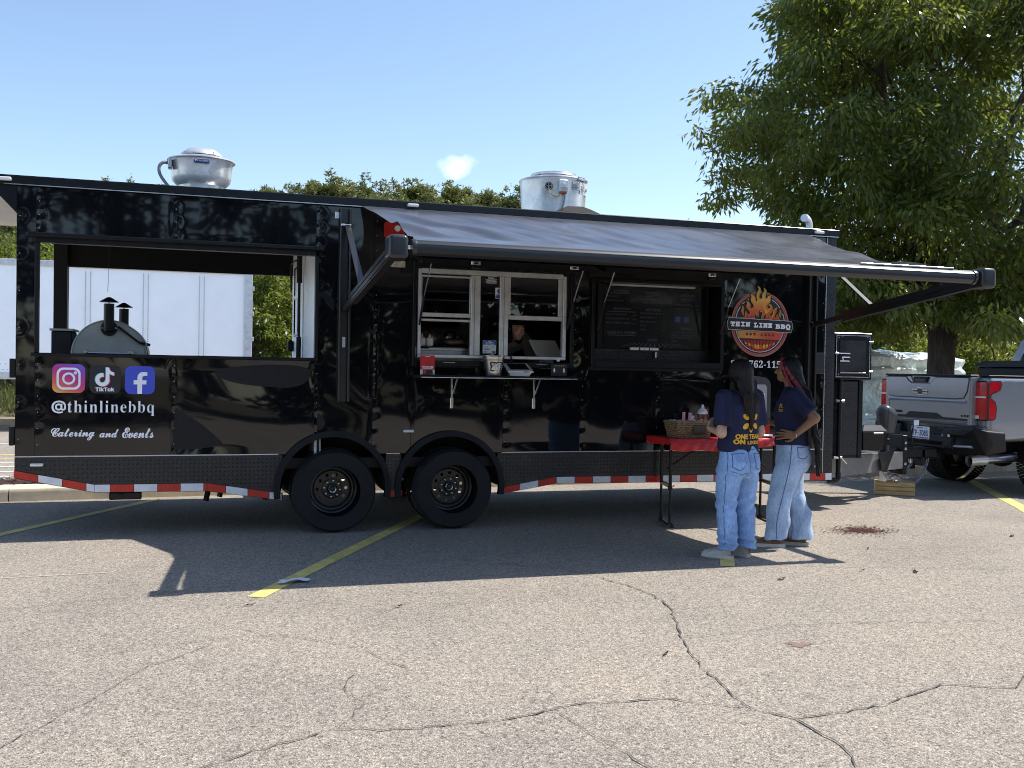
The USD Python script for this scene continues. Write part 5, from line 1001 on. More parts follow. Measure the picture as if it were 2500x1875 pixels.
b = thing('red_sign', 'red SCAN ME card in a clear stand at the left end of the shelf', 'sign', (2.165, -.19, 1.527)); part(b, 'card', MB().cbox(-.072, .072, -.004, .004, .05, .19, .001), M['red'] if False else M['redplastic'], False); part(b, 'foot_card', bx(-.072, .072, -.004, .004, .0, .0495), M['skyblue'] if False else M['tapewhite'], False); part(b, 'picture', wall(unary_union([sbox(-.045, .006, .052, .048)]), .0015, -.0041), M['iconblack'], False); part(b, 'picture', wall(Point(-.028, .028).buffer(.014), .0015, -.0058), M['orange'], False); part(b, 'picture', wall(sbox(-.04, .004, .05, .012), .0015, -.0058), M['redplastic'], False)
part(b, 'lettering', wall(unary_union([fit(text_shape('SCAN ME', .02, 'sans', 4), -.055, .068, .057, .086), sbox(-.05, .058, .052, .063), sbox(-.022, .178, .024, .183)]), .0015, -.0042), M['vinyl'], False); part(b, 'base', MB().cbox(-.075, .075, -.04, .03, -.001, .004, .001), M['clear'], False)
b = thing('card_terminal', 'white card terminal with a dark screen on the shelf', 'card terminal', (3.11, -.185, 1.527), -.12); part(b, 'base', hullp([(-.095, -.05, 0), (.095, -.05, 0), (.095, .07, 0), (-.095, .07, 0), (-.11, -.055, .035), (.12, -.055, .035), (-.13, .07, .105), (.09, .07, .105)]), M['white'], 25); part(b, 'screen_frame', hullp([(-.125, -.075, .036), (.135, -.075, .036), (-.155, .075, .115), (.095, .075, .115), (-.125, -.075, .048), (.135, -.075, .048), (-.155, .075, .127), (.095, .075, .127)]), M['white'], 25)
sv = np.array([(-.095, -.045, .0665), (.10, -.045, .0665), (.07, .062, .1235), (-.12, .062, .1235)]); sv[:, 2] += .0012; part(b, 'screen', (np.vstack([sv, sv - (0, 0, .003)]), np.array([(0, 1, 2, 3), (7, 6, 5, 4), (0, 4, 5, 1), (1, 5, 6, 2), (2, 6, 7, 3), (3, 7, 4, 0)])), M['screen'], False); part(b, 'card_slot', bx(.03, .085, -.0775, -.0752, .039, .045), M['matte'], False)
part(b, 'cable', tube(smooth_poly([(-.06, .08, .08), (-.05, .11, .14), (-.07, .14, .22), (-.08, .17, .20)], False, 5), .008, 7), M['matte'], 40)
b = thing('review_sign', 'black stand card with five stars at the right end of the shelf', 'sign', (3.535, -.19, 1.527)); part(b, 'card', MB().cbox(-.085, .085, -.004, .004, .0, .125, .001), M['iconblack'], False); part(b, 'base', MB().cbox(-.115, .10, -.03, .04, -.001, .006, .002), M['clear'], False)
st = lambda cx, cz, r: Polygon([(cx + (r if i % 2 == 0 else r * .45) * math.sin(i * PI / 5), cz + (r if i % 2 == 0 else r * .45) * math.cos(i * PI / 5)) for i in range(10)])
part(b, 'stars', wall(unary_union([st(-.045 + k * .0235, .111, .0078) for k in range(5)]), .0015, -.0042), M['yellow'], False); part(b, 'hands', wall(unary_union([Polygon(smooth_poly([(-.062, .06), (-.052, .085), (-.044, .078), (-.042, .05), (-.05, .04)])), Polygon(smooth_poly([(.064, .06), (.056, .085), (.047, .078), (.045, .05), (.054, .04)]))]), .0015, -.0042), M['vinyl'], False)
# folding table with red film cover ---------------------------------------
TX0, TX1, TY0, TY1, TZ = 4.60, 5.97, -.62, -.06, .915
t = thing('folding_table', 'black legged folding table with a stretched red cover by the trailer', 'table', (0, 0, 0))
part(t, 'tabletop', MB().cbox(TX0 + .01, TX1 - .01, TY0 + .01, TY1 - .01, TZ - .045, TZ - .004, .012), M['white'], 30)
def cover():
    nx, ny = 90, 34; us = np.linspace(0, 1, nx); V = []
    # cross-section: back hem, top, front hem
    prof = [(TY1 + .006, -.075), (TY1 + .008, -.03), (TY1 - .004, 0)] + [(TY1 - .01 - q * (TY1 - TY0 - .02), .0) for q in np.linspace(0, 1, 16)] + [(TY0 + .004, 0), (TY0 - .008, -.02), (TY0 - .011, -.05), (TY0 - .006, -.085), (TY0 + .005, -.105)]
    n = len(prof)
    for i, u in enumerate(us):
        x = TX0 - .008 + (TX1 - TX0 + .016) * u
        for y, dz in prof:
            k = min(1, -dz / .05) if y < TY0 + .05 else 0
            hang = 1 + .22 * math.sin(u * 5.3 + .2) + .10 * math.sin(u * 19)
            z = TZ + dz * (hang if dz < -.03 else 1) + .0018 * math.sin(x * 30 + y * 11)
            w = .011 * math.sin((x * 1.0 + dz * 5.0) * 62 + 3 * math.sin(x * 6)) * k * (.35 + .65 * (u > .35)) + .006 * math.sin((x - dz * 3.2) * 37) * k
            V.append((x, y - w, z + .3 * w))
    F = [(i * n + j, (i + 1) * n + j, (i + 1) * n + j + 1, i * n + j + 1) for i in range(nx - 1) for j in range(n - 1)]
    F = [tuple(reversed(f)) for f in F]
    mb = MB().add((np.array(V), np.array(F)))
    for x, s in ((TX0 - .008, -1), (TX1 + .008, 1)):                      # end flaps
        m = 26; W = []
        for j in range(m):
            y = TY1 - (TY1 - TY0) * j / (m - 1)
            for q in range(6):
                W.append((x + s * (.006 * math.sin(q * .8) + .008 * math.sin(y * 55 + q * .9) * q / 5), y, TZ - .002 - q * .013 - .006 * math.sin(y * 14) * q / 5))
        f = [(j * 6 + q, (j + 1) * 6 + q, (j + 1) * 6 + q + 1, j * 6 + q + 1) for j in range(m - 1) for q in range(5)]
        mb.add((np.array(W), np.array(f)))
    return mb
part(t, 'cover', cover(), M['redplastic'], 60)
for xa, xb in ((4.66, 4.755), (5.875, 5.96)):
    for x, y in ((xa, -.50), (xb, -.10)): part(t, 'leg', MB().tube([(x, y, TZ - .05), (x, y, .40)], .0175, 12).tube([(x, y, .46), (x, y, .03)], .0135, 12), M['trim'], 40)
    part(t, 'foot_bar', MB().add(hullp([(xa - .022, -.56, .0), (xa + .022, -.56, .0), (xa - .014, -.54, .045), (xa + .014, -.54, .045), (xa - .02, -.48, .0), (xa + .02, -.48, 0), (xa, -.47, .05)])).add(beam((xa, -.50, .03), (xb, -.10, .03), .04, .028)).add(hullp([(xb - .022, -.06, .0), (xb + .022, -.06, .0), (xb, -.07, .045), (xb - .02, -.14, .0), (xb + .02, -.14, 0), (xb, -.14, .05)])), M['trim'], 30)
    part(t, 'cross_brace', beam((xa, -.50, .42), (xb, -.10, .42), .03, .035), M['trim'], 30); part(t, 'collar', MB().tube([(xa, -.50, .385), (xa, -.50, .425)], .023, 12), M['matte'], 40)
    part(t, 'brace_button', lathe([(.009, 0), (.009, .006), (0, .007)], 10, (xa + .035, -.505, .425), 'y'), M['orange'], 40)
part(t, 'folding_strut', tube([(4.72, -.30, .58), (5.15, -.34, .86)], .010, 8), M['trim'], 40); part(t, 'folding_strut', tube([(5.90, -.30, .58), (5.48, -.34, .86)], .010, 8), M['trim'], 40); part(t, 'rail', MB().cbox(TX0 + .05, TX1 - .05, -.42, -.39, TZ - .075, TZ - .047, .004).cbox(TX0 + .05, TX1 - .05, -.24, -.21, TZ - .075, TZ - .047, .004), M['trim'], 30)
# basket
b = thing('wicker_basket', 'woven seagrass basket with a black name plate on the red table', 'basket', (4.93, -.36, TZ + .001), .05)
def basket():
    mb = MB(); r = np.random.default_rng(3); h = .165
    for k in range(9):
        z = .009 + k * .0185; s = z / h; hx, hy = .185 + .035 * s, .10 + .03 * s
        per = [(-hx, -hy), (hx, -hy), (hx, hy), (-hx, hy), (-hx, -hy)]; pts = []
        for a, c in zip(per[:-1], per[1:]):
            L = math.hypot(c[0] - a[0], c[1] - a[1]); n = int(L / .027)
            pts += [(a[0] + (c[0] - a[0]) * q / n, a[1] + (c[1] - a[1]) * q / n) for q in range(n)]
        pts.append(pts[0])
        for i, ((x0, y0), (x1, y1)) in enumerate(zip(pts[:-1], pts[1:])):
            if x0 < -hx + .001 and abs((y0 + y1) / 2) < .045 and k in (5, 6): continue
            o = .006 if (i + k) % 2 else -.001; nx_, ny_ = (y1 - y0), -(x1 - x0); L = math.hypot(nx_, ny_) or 1
            cx, cy = (x0 + x1) / 2 + nx_ / L * o, (y0 + y1) / 2 + ny_ / L * o; dz = .005 * (1 if (i + k) % 2 else -1)
            mb.add(tube([(x0 - (x1 - x0) * .25, y0 - (y1 - y0) * .25, z - dz), (cx, cy, z), (x1 + (x1 - x0) * .25, y1 + (y1 - y0) * .25, z + dz)], [.006, .0108, .006], 6, False))
    return mb
part(b, 'weave', basket(), M['basket'], 60, kind='stuff'); part(b, 'lining', MB().add(hullp([(-.18, -.094, 0), (.18, -.094, 0), (.18, .094, 0), (-.18, .094, 0), (-.205, -.118, .13), (.205, -.118, .13), (.205, .118, .13), (-.205, .118, .13)])), M['basket'], False)
part(b, 'rim', tube([(-.22, -.13, .166), (.22, -.13, .166), (.22, .13, .166), (-.22, .13, .166), (-.22, -.13, .166)], .009, 8), M['basket'], 40); pl = wall(rrect(-.02, .038, .125, .125, .006), .006, -.122); pl[0][:, 1] -= (pl[0][:, 2]) * .20 - .004; part(b, 'name_plate', pl, M['iconblack'], False)
for i, (x, y, z, tilt) in enumerate([(-.075, -.02, .13, .05), (.0, -.03, .125, -.04), (.145, .02, .115, .12)]):
    w = thing('sauce_tube', ['tall pink wrapped tube, leftmost in the basket', 'pink wrapped tube in the middle of the basket', 'short pinkish tube at the right of the basket'][i], 'tube', (4.93 + x, -.36 + y, TZ + z - .06 * (i == 2))); part(w, 'tube', tube([(0, 0, -.01), (tilt * .1, 0, .125)], .0165, 14), M['pink'], 40); part(w, 'tip', tube([(tilt * .1, 0, .125), (tilt * .105, 0, .131)], .0155, 14), M['vinyl'], 40)
p = thing('cutlery_packets', 'clear plastic cutlery packets heaped in the basket', None, (4.93, -.36, TZ), kind='stuff'); mb = MB(); r = np.random.default_rng(8)
for i in range(46):
    x, y = r.uniform(-.18, .18), r.uniform(-.09, .09); a = r.random() * 6; e = r.uniform(-.5, .5); mb.add(xf(bx(-.05, .05, -.012, .012, -.0015, .0015), ry=e, rz=a, t=(x, y, .145 + .025 * r.random())))
part(p, 'packets', mb, M['paper'], False)
b = thing('squeeze_bottle', 'clear pump bottle of orange sauce with white lid on the table', 'bottle', (5.165, -.22, TZ + .001)); part(b, 'liquid', lathe([(0, .09), (.042, .09), (.046, .16), (.046, .225), (0, .226)], 24), M['orange'], 40); part(b, 'bottle', lathe([(0, 0), (.040, 0), (.043, .02), (.049, .10), (.052, .23), (.05, .24)], 24), M['clear'], 40); part(b, 'lid', lathe([(.054, .235), (.054, .262), (.046, .27), (.040, .285), (.022, .292), (.016, .31), (.010, .335), (0, .337)], 24), M['vinyl'], 40)
b = thing('drink_bottle', 'small clear bottle beside the orange sauce on the table', 'bottle', (5.06, -.17, TZ + .001)); part(b, 'bottle', lathe([(0, 0), (.033, 0), (.035, .01), (.035, .20), (.03, .235), (.014, .26), (.014, .285), (0, .286)], 20), M['clear'], 40); part(b, 'label', lathe([(.0355, .17), (.0358, .215)], 20), M['vinyl'], 40)
# drink dispenser between the two customers
b = thing('drink_dispenser', 'tall grey drink dispenser with an emblem card on the table', 'dispenser', (5.72, -.24, TZ + .001), -.10)
prof = [(-.175, 0), (-.175, .04), (-.14, .06), (-.14, .50), (-.125, .585), (-.09, .625), (.09, .625), (.125, .585), (.14, .50), (.14, .06), (.175, .04), (.175, 0)]
part(b, 'shell', wall(Polygon([(-.165, .0), (-.165, .55), (-.15, .60), (-.105, .632), (.0, .645), (.105, .632), (.15, .60), (.165, .55), (.165, 0)]).buffer(.004), .30, .15), M['kiosk'], 35)
part(b, 'face', wall(Polygon([(-.12, .22), (-.12, .53), (-.10, .56), (.10, .56), (.12, .53), (.12, .22)]), .012, -.15), M['kioskface'], False)
part(b, 'drip_tray', MB().cbox(-.16, .16, -.26, -.151, 0, .035, .012), M['chrome'], 30); part(b, 'tap', MB().cbox(-.03, .03, -.22, -.152, .17, .21, .01), M['trim'], 30); part(b, 'light_panel', wall(sbox(.10, .02, .158, .18), .008, -.15), M['lampred'], False)
part(b, 'card', wall(sbox(-.095, .30, .095, .47), .004, -.163), M['paper'], False); part(b, 'emblem', wall(unary_union([Point(0, .385).buffer(.062, 24).difference(Point(0, .385).buffer(.054, 24)), sbox(-.075, .375, .075, .397)]), .002, -.1675), M['platenavy'], False)
part(b, 'emblem_flame', wall(Polygon(smooth_poly([(-.035, .40), (-.04, .425), (-.02, .445), (-.012, .425), (-.004, .462), (.012, .44), (.02, .455), (.035, .425), (.04, .40)])), .002, -.1675), M['orange'], False); part(b, 'emblem_lettering', wall(fit(text_shape('THIN LINE BBQ', .02, 'sans', 3), -.068, .380, .068, .392), .0015, -.1697), M['vinyl'], False)
part(b, 'label_strip', wall(sbox(-.09, .235, .09, .28), .004, -.163), M['iconblack'], False)
# ------------------------------------------------------------------ people
def loft(P, zs, cx, cy, a, b):
    z = np.clip(P[:, 2], zs[0], zs[-1]); A = np.interp(z, zs, a); B = np.interp(z, zs, b)
    dx, dy = P[:, 0] - np.interp(z, zs, cx), P[:, 1] - np.interp(z, zs, cy)
    k = np.sqrt((dx / A) ** 2 + (dy / B) ** 2); g = np.sqrt((dx / A ** 2) ** 2 + (dy / B ** 2) ** 2)
    d = np.where(k > 1e-6, k * (k - 1) / np.maximum(g, 1e-9), -np.minimum(A, B))
    return np.maximum(d, np.maximum(zs[0] - P[:, 2], P[:, 2] - zs[-1]))
def frame(d, n):
    d = np.asarray(d, float); d /= np.linalg.norm(d); n = np.asarray(n, float); n = n - d * (n @ d); n /= np.linalg.norm(n); return d, n, np.cross(d, n)
def hand_prims(w, d, n, thumb=1, curl=.35, spread=.10, sc=1.0):
    """Capsules of a hand: w wrist, d towards the fingers, n out of the back of the hand; thumb = side along d x n."""
    d, n, s = frame(d, n); s = s * thumb; w = np.asarray(w, float); pr = []; L = [(.070, .040, .026, .020), (.077, .044, .028, .021), (.073, .041, .027, .020), (.058, .032, .021, .018)]
    for i in range(4):
        o = (1.5 - i) * .0195 * sc; k = w + d * L[i][0] * 1.12 * sc + s * o; pr.append((w + s * o * .55 + d * .006, k, .0155 * sc, .0115 * sc))
        a = curl * .5; dd = d + s * (1.5 - i) * spread
        for q in range(3):
            dd = dd / np.linalg.norm(dd); e = dd * math.cos(a) - n * math.sin(a); k2 = k + e * L[i][q + 1] * sc * 1.05; pr.append((k, k2, (.0102 - .0011 * q) * sc, (.0093 - .0011 * q) * sc)); k = k2; a += curl
    t0 = w + s * .022 * sc + d * .012 * sc; t1 = t0 + (d * .6 + s * .7 - n * .35) * .036 * sc; t2 = t1 + (d * .85 + s * .3 - n * .3) * .032 * sc; t3 = t2 + (d * .95 - n * .25) * .025 * sc
    pr += [(t0, t1, .0145 * sc, .012 * sc), (t1, t2, .012 * sc, .0105 * sc), (t2, t3, .0105 * sc, .0085 * sc)]
    return pr
def hand_mesh(arm, **kw):
    pr = hand_prims(**kw); pts = np.array([p for a in pr for p in a[:2]])
    f = lambda P: np.minimum(smins([rcone(P, *a) for a in pr], .0045), rcone(P, *arm))
    f2 = lambda P: smin(smins([rcone(P, *a) for a in pr], .0045), rcone(P, *arm), .012)
    lo, hi = np.vstack([pts, [arm[1]]]).min(0) - .03, np.vstack([pts, [arm[1]]]).max(0) + .03
    return surfnet(f2, lo, hi, .0042)
def head_sdf(P, c, yaw=0.0, pitch=0.0, sc=1.0):
    q = (P - np.asarray(c, float)) / sc; cy, sy = math.cos(yaw), math.sin(yaw); q = np.stack([cy * q[:, 0] + sy * q[:, 1], -sy * q[:, 0] + cy * q[:, 1], q[:, 2]], 1)
    cp, sp = math.cos(pitch), math.sin(pitch); q = np.stack([q[:, 0], cp * q[:, 1] + sp * q[:, 2], -sp * q[:, 1] + cp * q[:, 2]], 1)
    d = ell(q, (0, -.008, .022), (.074, .094, .092)); d = smin(d, ell(q, (0, .028, -.030), (.058, .062, .075)), .03); d = smin(d, ell(q, (0, .055, -.080), (.034, .034, .028)), .03)
    d = smin(d, rcone(q, (0, .085, .012), (0, .110, -.030), .0085, .0125), .012); d = smin(d, ell(q, (0, .098, -.036), (.017, .011, .009)), .008)
    d = smin(d, ell(q, (0, .088, -.060), (.022, .010, .0065)), .006); d = smin(d, ell(q, (0, .086, -.072), (.020, .010, .0065)), .006)
    for s in (-1, 1):
        d = -smin(-d, ell(q, (s * .031, .100, .010), (.016, .016, .010)), .012); d = smin(d, ell(q, (s * .031, .072, .010), (.0165, .0165, .012)), .003)
        d = smin(d, ell(q, (s * .030, .082, .030), (.022, .010, .006)), .010); d = smin(d, ell(q, (s * .040, .055, -.025), (.024, .026, .022)), .025); d = smin(d, ell(q, (s * .076, -.012, -.008), (.009, .019, .030)), .006)
    return d * sc
def body_sdf(J):
    """J: dictionary of joints; limbs as tapered cones blended into one skin."""
    def f(P):
        l = [rcone(P, J['pelvis'], J['belly'], .100, .095), rcone(P, J['belly'], J['chest'], .095, .115), rcone(P, J['chest'], J['neck'], .10, .055), rcone(P, J['neck'], J['headlow'], .052, .05)]
        for s in ('l', 'r'):
            l += [rcone(P, J['chest'] + (np.array(J[s + 'sh']) - J['chest']) * .5, J[s + 'sh'], .06, .052), rcone(P, J[s + 'sh'], J[s + 'el'], .050, .040), rcone(P, J[s + 'el'], J[s + 'wr'], .040, .026),
                  rcone(P, J[s + 'hip'], J[s + 'kn'], .075, .052), rcone(P, J[s + 'kn'], J[s + 'an'], .055, .038), rcone(P, J[s + 'an'], J[s + 'toe'], .04, .03)]
        return smins(l, .025)
    return f
def mesh_of(f, lo, hi, h): return surfnet(f, lo, hi, h)
A_ = lambda *p: np.array(p, float)
def wrinkle(P, amp, sc, seed): return (meshkit.fbm(P * np.array(sc), 3, seed) - .5) * amp
def seam(f, pts, r, back=True, far=.5, d=(0, 1, 0)):
    p = smooth_poly([(x, 0, z) for x, z in pts], False, 8); q = project(p, f, d, far); return tube(q, r, 6)
def shoe(kind, loc, rz, sc=1.0):
    """Shoe pointing to +y, heel at the origin; returns upper, sole."""
    L = .265 * sc
    up = lambda P: smins([ell(P, (0, .035, .075), (.036, .045, .06)), ell(P, (0, .10, .045), (.042, .085, .042)), ell(P, (0, .195, .034), (.045, .062, .03)), ], .02)
    f = lambda P: np.maximum(up(P), .024 - P[:, 2])
    u = surfnet(f, A_(-.07, -.04, 0), A_(.07, .29, .16), .006); out = smooth_poly([(-.032, -.012), (0, -.022), (.032, -.012), (.036, .05), (.038, .10), (.050, .18), (.040, .245), (.005, .272), (-.030, .25), (-.046, .19), (-.036, .10), (-.036, .05)], True, 4)
    so = prism(Polygon(out).buffer(.002), .030)
    return xf(u, rz=rz, sc=sc, t=loc), xf(so, rz=rz, sc=sc, t=loc)

# ---- customer with long straight hair, back to us
w1 = thing('person', 'customer with long dark hair, navy printed T-shirt and blue jeans, seen from behind', 'person', (4.475, -2.14, 0), .20)
J = dict(pelvis=A_(0, 0, .90), belly=A_(0, .0, 1.05), chest=A_(0, -.005, 1.27), neck=A_(0, -.02, 1.44), headlow=A_(.01, .01, 1.53), lsh=A_(-.175, -.02, 1.385), rsh=A_(.175, -.02, 1.385), lel=A_(-.235, -.06, 1.085), rel=A_(.225, -.03, 1.085), lwr=A_(-.17, .17, 1.115), rwr=A_(.12, .20, 1.12),
         lhip=A_(-.095, 0, .86), rhip=A_(.095, 0, .86), lkn=A_(-.10, .02, .47), rkn=A_(.105, .03, .47), lan=A_(-.095, -.015, .09), ran=A_(.11, .0, .09), ltoe=A_(-.15, .13, .05), rtoe=A_(.12, .16, .05))
bf = body_sdf(J); HC1 = A_(.015, .0, 1.590); hf = lambda P: smin(head_sdf(P, HC1, -.35, .08), rcone(P, J['neck'], J['headlow'], .052, .048), .02)
skin = MB().add(mesh_of(bf, A_(-.36, -.25, 0), A_(.36, .35, 1.56), .0125)).add(mesh_of(hf, A_(-.12, -.14, 1.40), A_(.15, .17, 1.74), .0055))
for s, th in (('l', -1), ('r', 1)): skin.add(hand_mesh((J[s + 'el'] * .35 + J[s + 'wr'] * .65, J[s + 'wr'], .033, .026), w=J[s + 'wr'], d=(.45 if s == 'l' else -.35, .6, .45), n=(-.75 if s == 'l' else .75, .3, .1), thumb=th, curl=.55))
part(w1, 'body', skin, M['skin'], True)
def shirt1(P):
    t = loft(P, [.925, .97, 1.05, 1.2, 1.32, 1.40, 1.45], [0] * 7, [-.0, -.0, -.005, -.012, -.015, -.02, -.02], [.190, .192, .188, .190, .196, .165, .075], [.142, .140, .134, .132, .128, .100, .065])
    for s in ('l', 'r'):
        a, b = J[s + 'sh'], J[s + 'el']; e = a + (b - a) * .80; ax = (b - a) / np.linalg.norm(b - a); c = np.maximum(rcone(P, a, b, .075, .082), (P - e) @ ax); t = smin(t, c, .03)
    sag = np.clip((1.25 - P[:, 2]) / .3, 0, 1)
    return t + wrinkle(P, .022, (7, 7, 3.5), 3) - .006 * sag * np.sin(P[:, 0] * 38 + P[:, 2] * 9) * np.clip(-P[:, 1] * 12, 0, 1)
part(w1, 'tshirt', mesh_of(shirt1, A_(-.36, -.24, .90), A_(.36, .22, 1.47), .0085), M['navy'], True)
def jeans1(P):
    pel = loft(P, [.70, .76, .83, .90, .985], [0] * 5, [-.02, -.03, -.03, -.02, -.01], [.15, .186, .192, .186, .168], [.10, .148, .152, .138, .118])
    d = pel
    for s, x in ((-1, J['lan'][0]), (1, J['ran'][0])):
        leg = loft(P, [.085, .14, .28, .46, .62, .76, .84], [x * .98, x, x * 1.0, s * .102, s * .100, s * .095, s * .09], [-.005, -.005, -.0, .02, .0, -.015, -.015], [.082, .080, .082, .086, .096, .104, .095], [.090, .088, .090, .094, .108, .125, .11]); d = smin(d, leg, .018)
    fold = .010 * np.exp(-((P[:, 2] - .13) / .09) ** 2) * np.sin(P[:, 2] * 95 + P[:, 0] * 22) + .008 * np.exp(-((P[:, 2] - .46) / .10) ** 2) * np.sin(P[:, 2] * 62 - P[:, 0] * 40 + P[:, 1] * 20) + .006 * np.exp(-((P[:, 2] - .72) / .07) ** 2) * np.sin(P[:, 2] * 70 + np.abs(P[:, 0]) * 45)
    cleft = .016 * np.exp(-(P[:, 0] / .018) ** 2) * np.clip(-P[:, 1] * 10, 0, 1) * ((P[:, 2] > .72) & (P[:, 2] < .93))
    return d + wrinkle(P, .022, (9, 9, 5), 5) + fold + cleft
part(w1, 'jeans', mesh_of(jeans1, A_(-.26, -.24, .07), A_(.26, .20, 1.0), .0085), M['denim'], True)
sm_ = MB()
for pts in [[(0.0, .975), (0, .86), (-.004, .76)], [(-.055, .915), (-.150, .908)], [(-.150, .908), (-.158, .80)], [(-.055, .915), (-.050, .81)], [(-.158, .80), (-.105, .772), (-.050, .81)], [(.055, .912), (.148, .905)], [(.055, .912), (.052, .80)], [(.052, .80), (.10, .77), (.155, .80)], [(-.178, .952), (0, .945), (.178, .952)], [(-.16, .76), (-.10, .73), (-.03, .75)]]: sm_.add(seam(jeans1, pts, .0028))
sm_.add(seam(jeans1, [(-.170, .95), (-.185, .75), (-.172, .45), (-.165, .12)], .0028)); part(w1, 'jeans_stitching', sm_, M['stitch'], True, kind='stuff')
pk = decal(Polygon([(-.056, .913), (-.149, .906), (-.156, .80), (-.105, .773), (-.052, .81)]), jeans1, .0045, .02); part(w1, 'back_pocket', pk, M['denim'], True); pk = decal(Polygon([(.057, .910), (.147, .903), (.153, .80), (.10, .772), (.054, .80)]), jeans1, .0045, .02); part(w1, 'back_pocket', pk, M['denim'], True)
part(w1, 'tool_loop', decal(Polygon([(-.19, .765), (-.10, .735), (-.10, .718), (-.19, .745)]), jeans1, .012, .02), M['denim'], True)
for s, x, y, r in ((0, J['lan'][0], -.045, .42), (1, J['ran'][0], -.03, .30)):
    u, so = shoe('sneaker', (x, y, 0), r, 1.0); part(w1, 'shoe', u, M['shoe'], True); part(w1, 'shoe_sole', so, M['sole'], 40); part(w1, 'heel_tab', xf(bx(-.010, .010, -.026, -.018, .045, .105), rz=r, t=(x, y, 0)), M['redhair'], False)
# print on the back
bx0, bz0 = .015, 1.185
pet = []
for ang, r0, L, w in ((35, .035, .066, .022), (-35, .035, .066, .022), (145, .035, .066, .022), (215, .035, .066, .022), (90, .03, .07, .022), (270, .035, .060, .020)):
    e = affinity.rotate(affinity.translate(affinity.scale(Point(0, 0).buffer(1, 10), L / 2, w), r0 + L / 2, 0), ang, origin=(0, 0)); pet.append(affinity.translate(e, bx0, bz0))
part(w1, 'back_print', decal(unary_union(pet), shirt1, .004, .012), M['yellow'], True)
def warp(g, k, cx):
    from shapely.ops import transform
    return transform(lambda x, y, z=None: (x, y - k * (np.asarray(x) - cx) ** 2), g)
tx = unary_union([fit(text_shape('ONE TEAM', .05, 'sans', 6), -.125, 1.035, .145, 1.078), fit(text_shape('ON', .05, 'sans', 6), -.14, .992, -.045, 1.034), fit(text_shape('LIKES', .05, 'sans', 5), -.02, .990, .13, 1.020)]); part(w1, 'back_print', decal(tx, shirt1, .004, .012), M['yellow'], True)
# hair: cap and strands
def strands(n, path, r, seed, sides=5):
    rg = np.random.default_rng(seed); mb = MB()
    for i in range(n): p = path(rg, i / n); mb.add(tube(p, np.concatenate([np.full(len(p) - 2, r), [r * .8, r * .25]]), sides, False))
    return mb
def hair1(rg, t):
    th = rg.uniform(-2.65, 2.65); up = rg.uniform(.15, 1.0); back = abs(th) < 1.7
    # th=0 is straight back
    pts = []; top = HC1 + A_(.004 * rg.normal(), -.01, .118 + .004 * rg.normal())
    for q in np.linspace(0, 1, 5):
        el_ = (1 - q) * PI / 2 * .98 - q * .35; rr = A_(.088, .106, .104) + .006 * rg.random(); pts.append(HC1 + A_(.0, -.008, .018) + A_(rr[0] * math.sin(th) * math.cos(el_), -rr[1] * math.cos(th) * math.cos(el_), rr[2] * math.sin(el_)))
    x0 = math.sin(th); endz = rg.uniform(1.10, 1.20) + .16 * abs(x0) ** 1.5
    if abs(th) > 1.9: endz = rg.uniform(1.22, 1.32)
    last = pts[-1]
    for q in np.linspace(.2, 1, 6):
        z = last[2] + (endz - last[2]) * q; wx = .105 * (1 - q) + .030 * q; x = (x0 * wx * (1.15 if abs(th) < 1.9 else 1.5) + .015) * 1.0 + .008 * math.sin(q * 5 + th * 3)
        y = (-.105 - .035 * min(1, q * 1.8) + .05 * x0 ** 2 * (1 - q)) if abs(th) < 1.9 else (-.03 - .02 * q)
        if z < 1.42: y = min(y, -.150 + .35 * abs(x) ** 1.3 - .010 * rg.random())
        pts.append(A_(x, y, z))
    return smooth_poly(pts, False, 3)
capf = lambda P: np.maximum(smin(ell(P, HC1 + A_(0, -.010, .018), (.088, .106, .106)), rcone(P, HC1 + A_(0, -.05, 0), HC1 + A_(.0, -.10, -.16), .072, .055), .04), np.maximum((P[:, 1] - HC1[1] - .045) * .8 + (HC1[2] + .03 - P[:, 2]) * -.0, 1.20 - P[:, 2]))
part(w1, 'hair', MB().add(mesh_of(capf, A_(-.13, -.2, 1.2), A_(.16, .14, 1.74), .007)).add(strands(520, hair1, .0062, 11)), M['hair'], True)

# ---- customer with braids, in profile, hand on hip
w2 = thing('person', 'customer with red streaked braids, navy T-shirt and wide pale jeans, hand on hip', 'person', (5.26, -1.74, 0), 1.0)
J2 = dict(pelvis=A_(0, -.01, .92), belly=A_(0, .0, 1.07), chest=A_(0, -.01, 1.29), neck=A_(0, -.0, 1.47), headlow=A_(0, .03, 1.565), lsh=A_(-.165, -.03, 1.40), rsh=A_(.165, -.03, 1.40), lel=A_(-.27, -.205, 1.205), rel=A_(.20, .02, 1.10), lwr=A_(-.205, -.04, 1.045), rwr=A_(.13, .20, 1.14),
          lhip=A_(-.09, 0, .88), rhip=A_(.09, 0, .88), lkn=A_(-.08, .085, .48), rkn=A_(.08, -.02, .48), lan=A_(-.075, .10, .09), ran=A_(.075, -.11, .09), ltoe=A_(-.09, .24, .05), rtoe=A_(.09, .05, .05))
bf2 = body_sdf(J2); HC2 = A_(0.0, .035, 1.632); hf2 = lambda P: smin(head_sdf(P, HC2, -.12, .05, 1.0), rcone(P, J2['neck'], J2['headlow'], .055, .050), .02)
sk2 = MB().add(mesh_of(bf2, A_(-.38, -.32, 0), A_(.34, .36, 1.58), .012)).add(mesh_of(hf2, A_(-.11, -.12, 1.45), A_(.12, .19, 1.76), .0050))
sk2.add(mesh_of(lambda P: smin(rcone(P, J2['lsh'], J2['lel'], .050, .041), rcone(P, J2['lel'], J2['lwr'], .043, .026), .02), A_(-.35, -.28, .99), A_(-.1, .05, 1.46), .007))
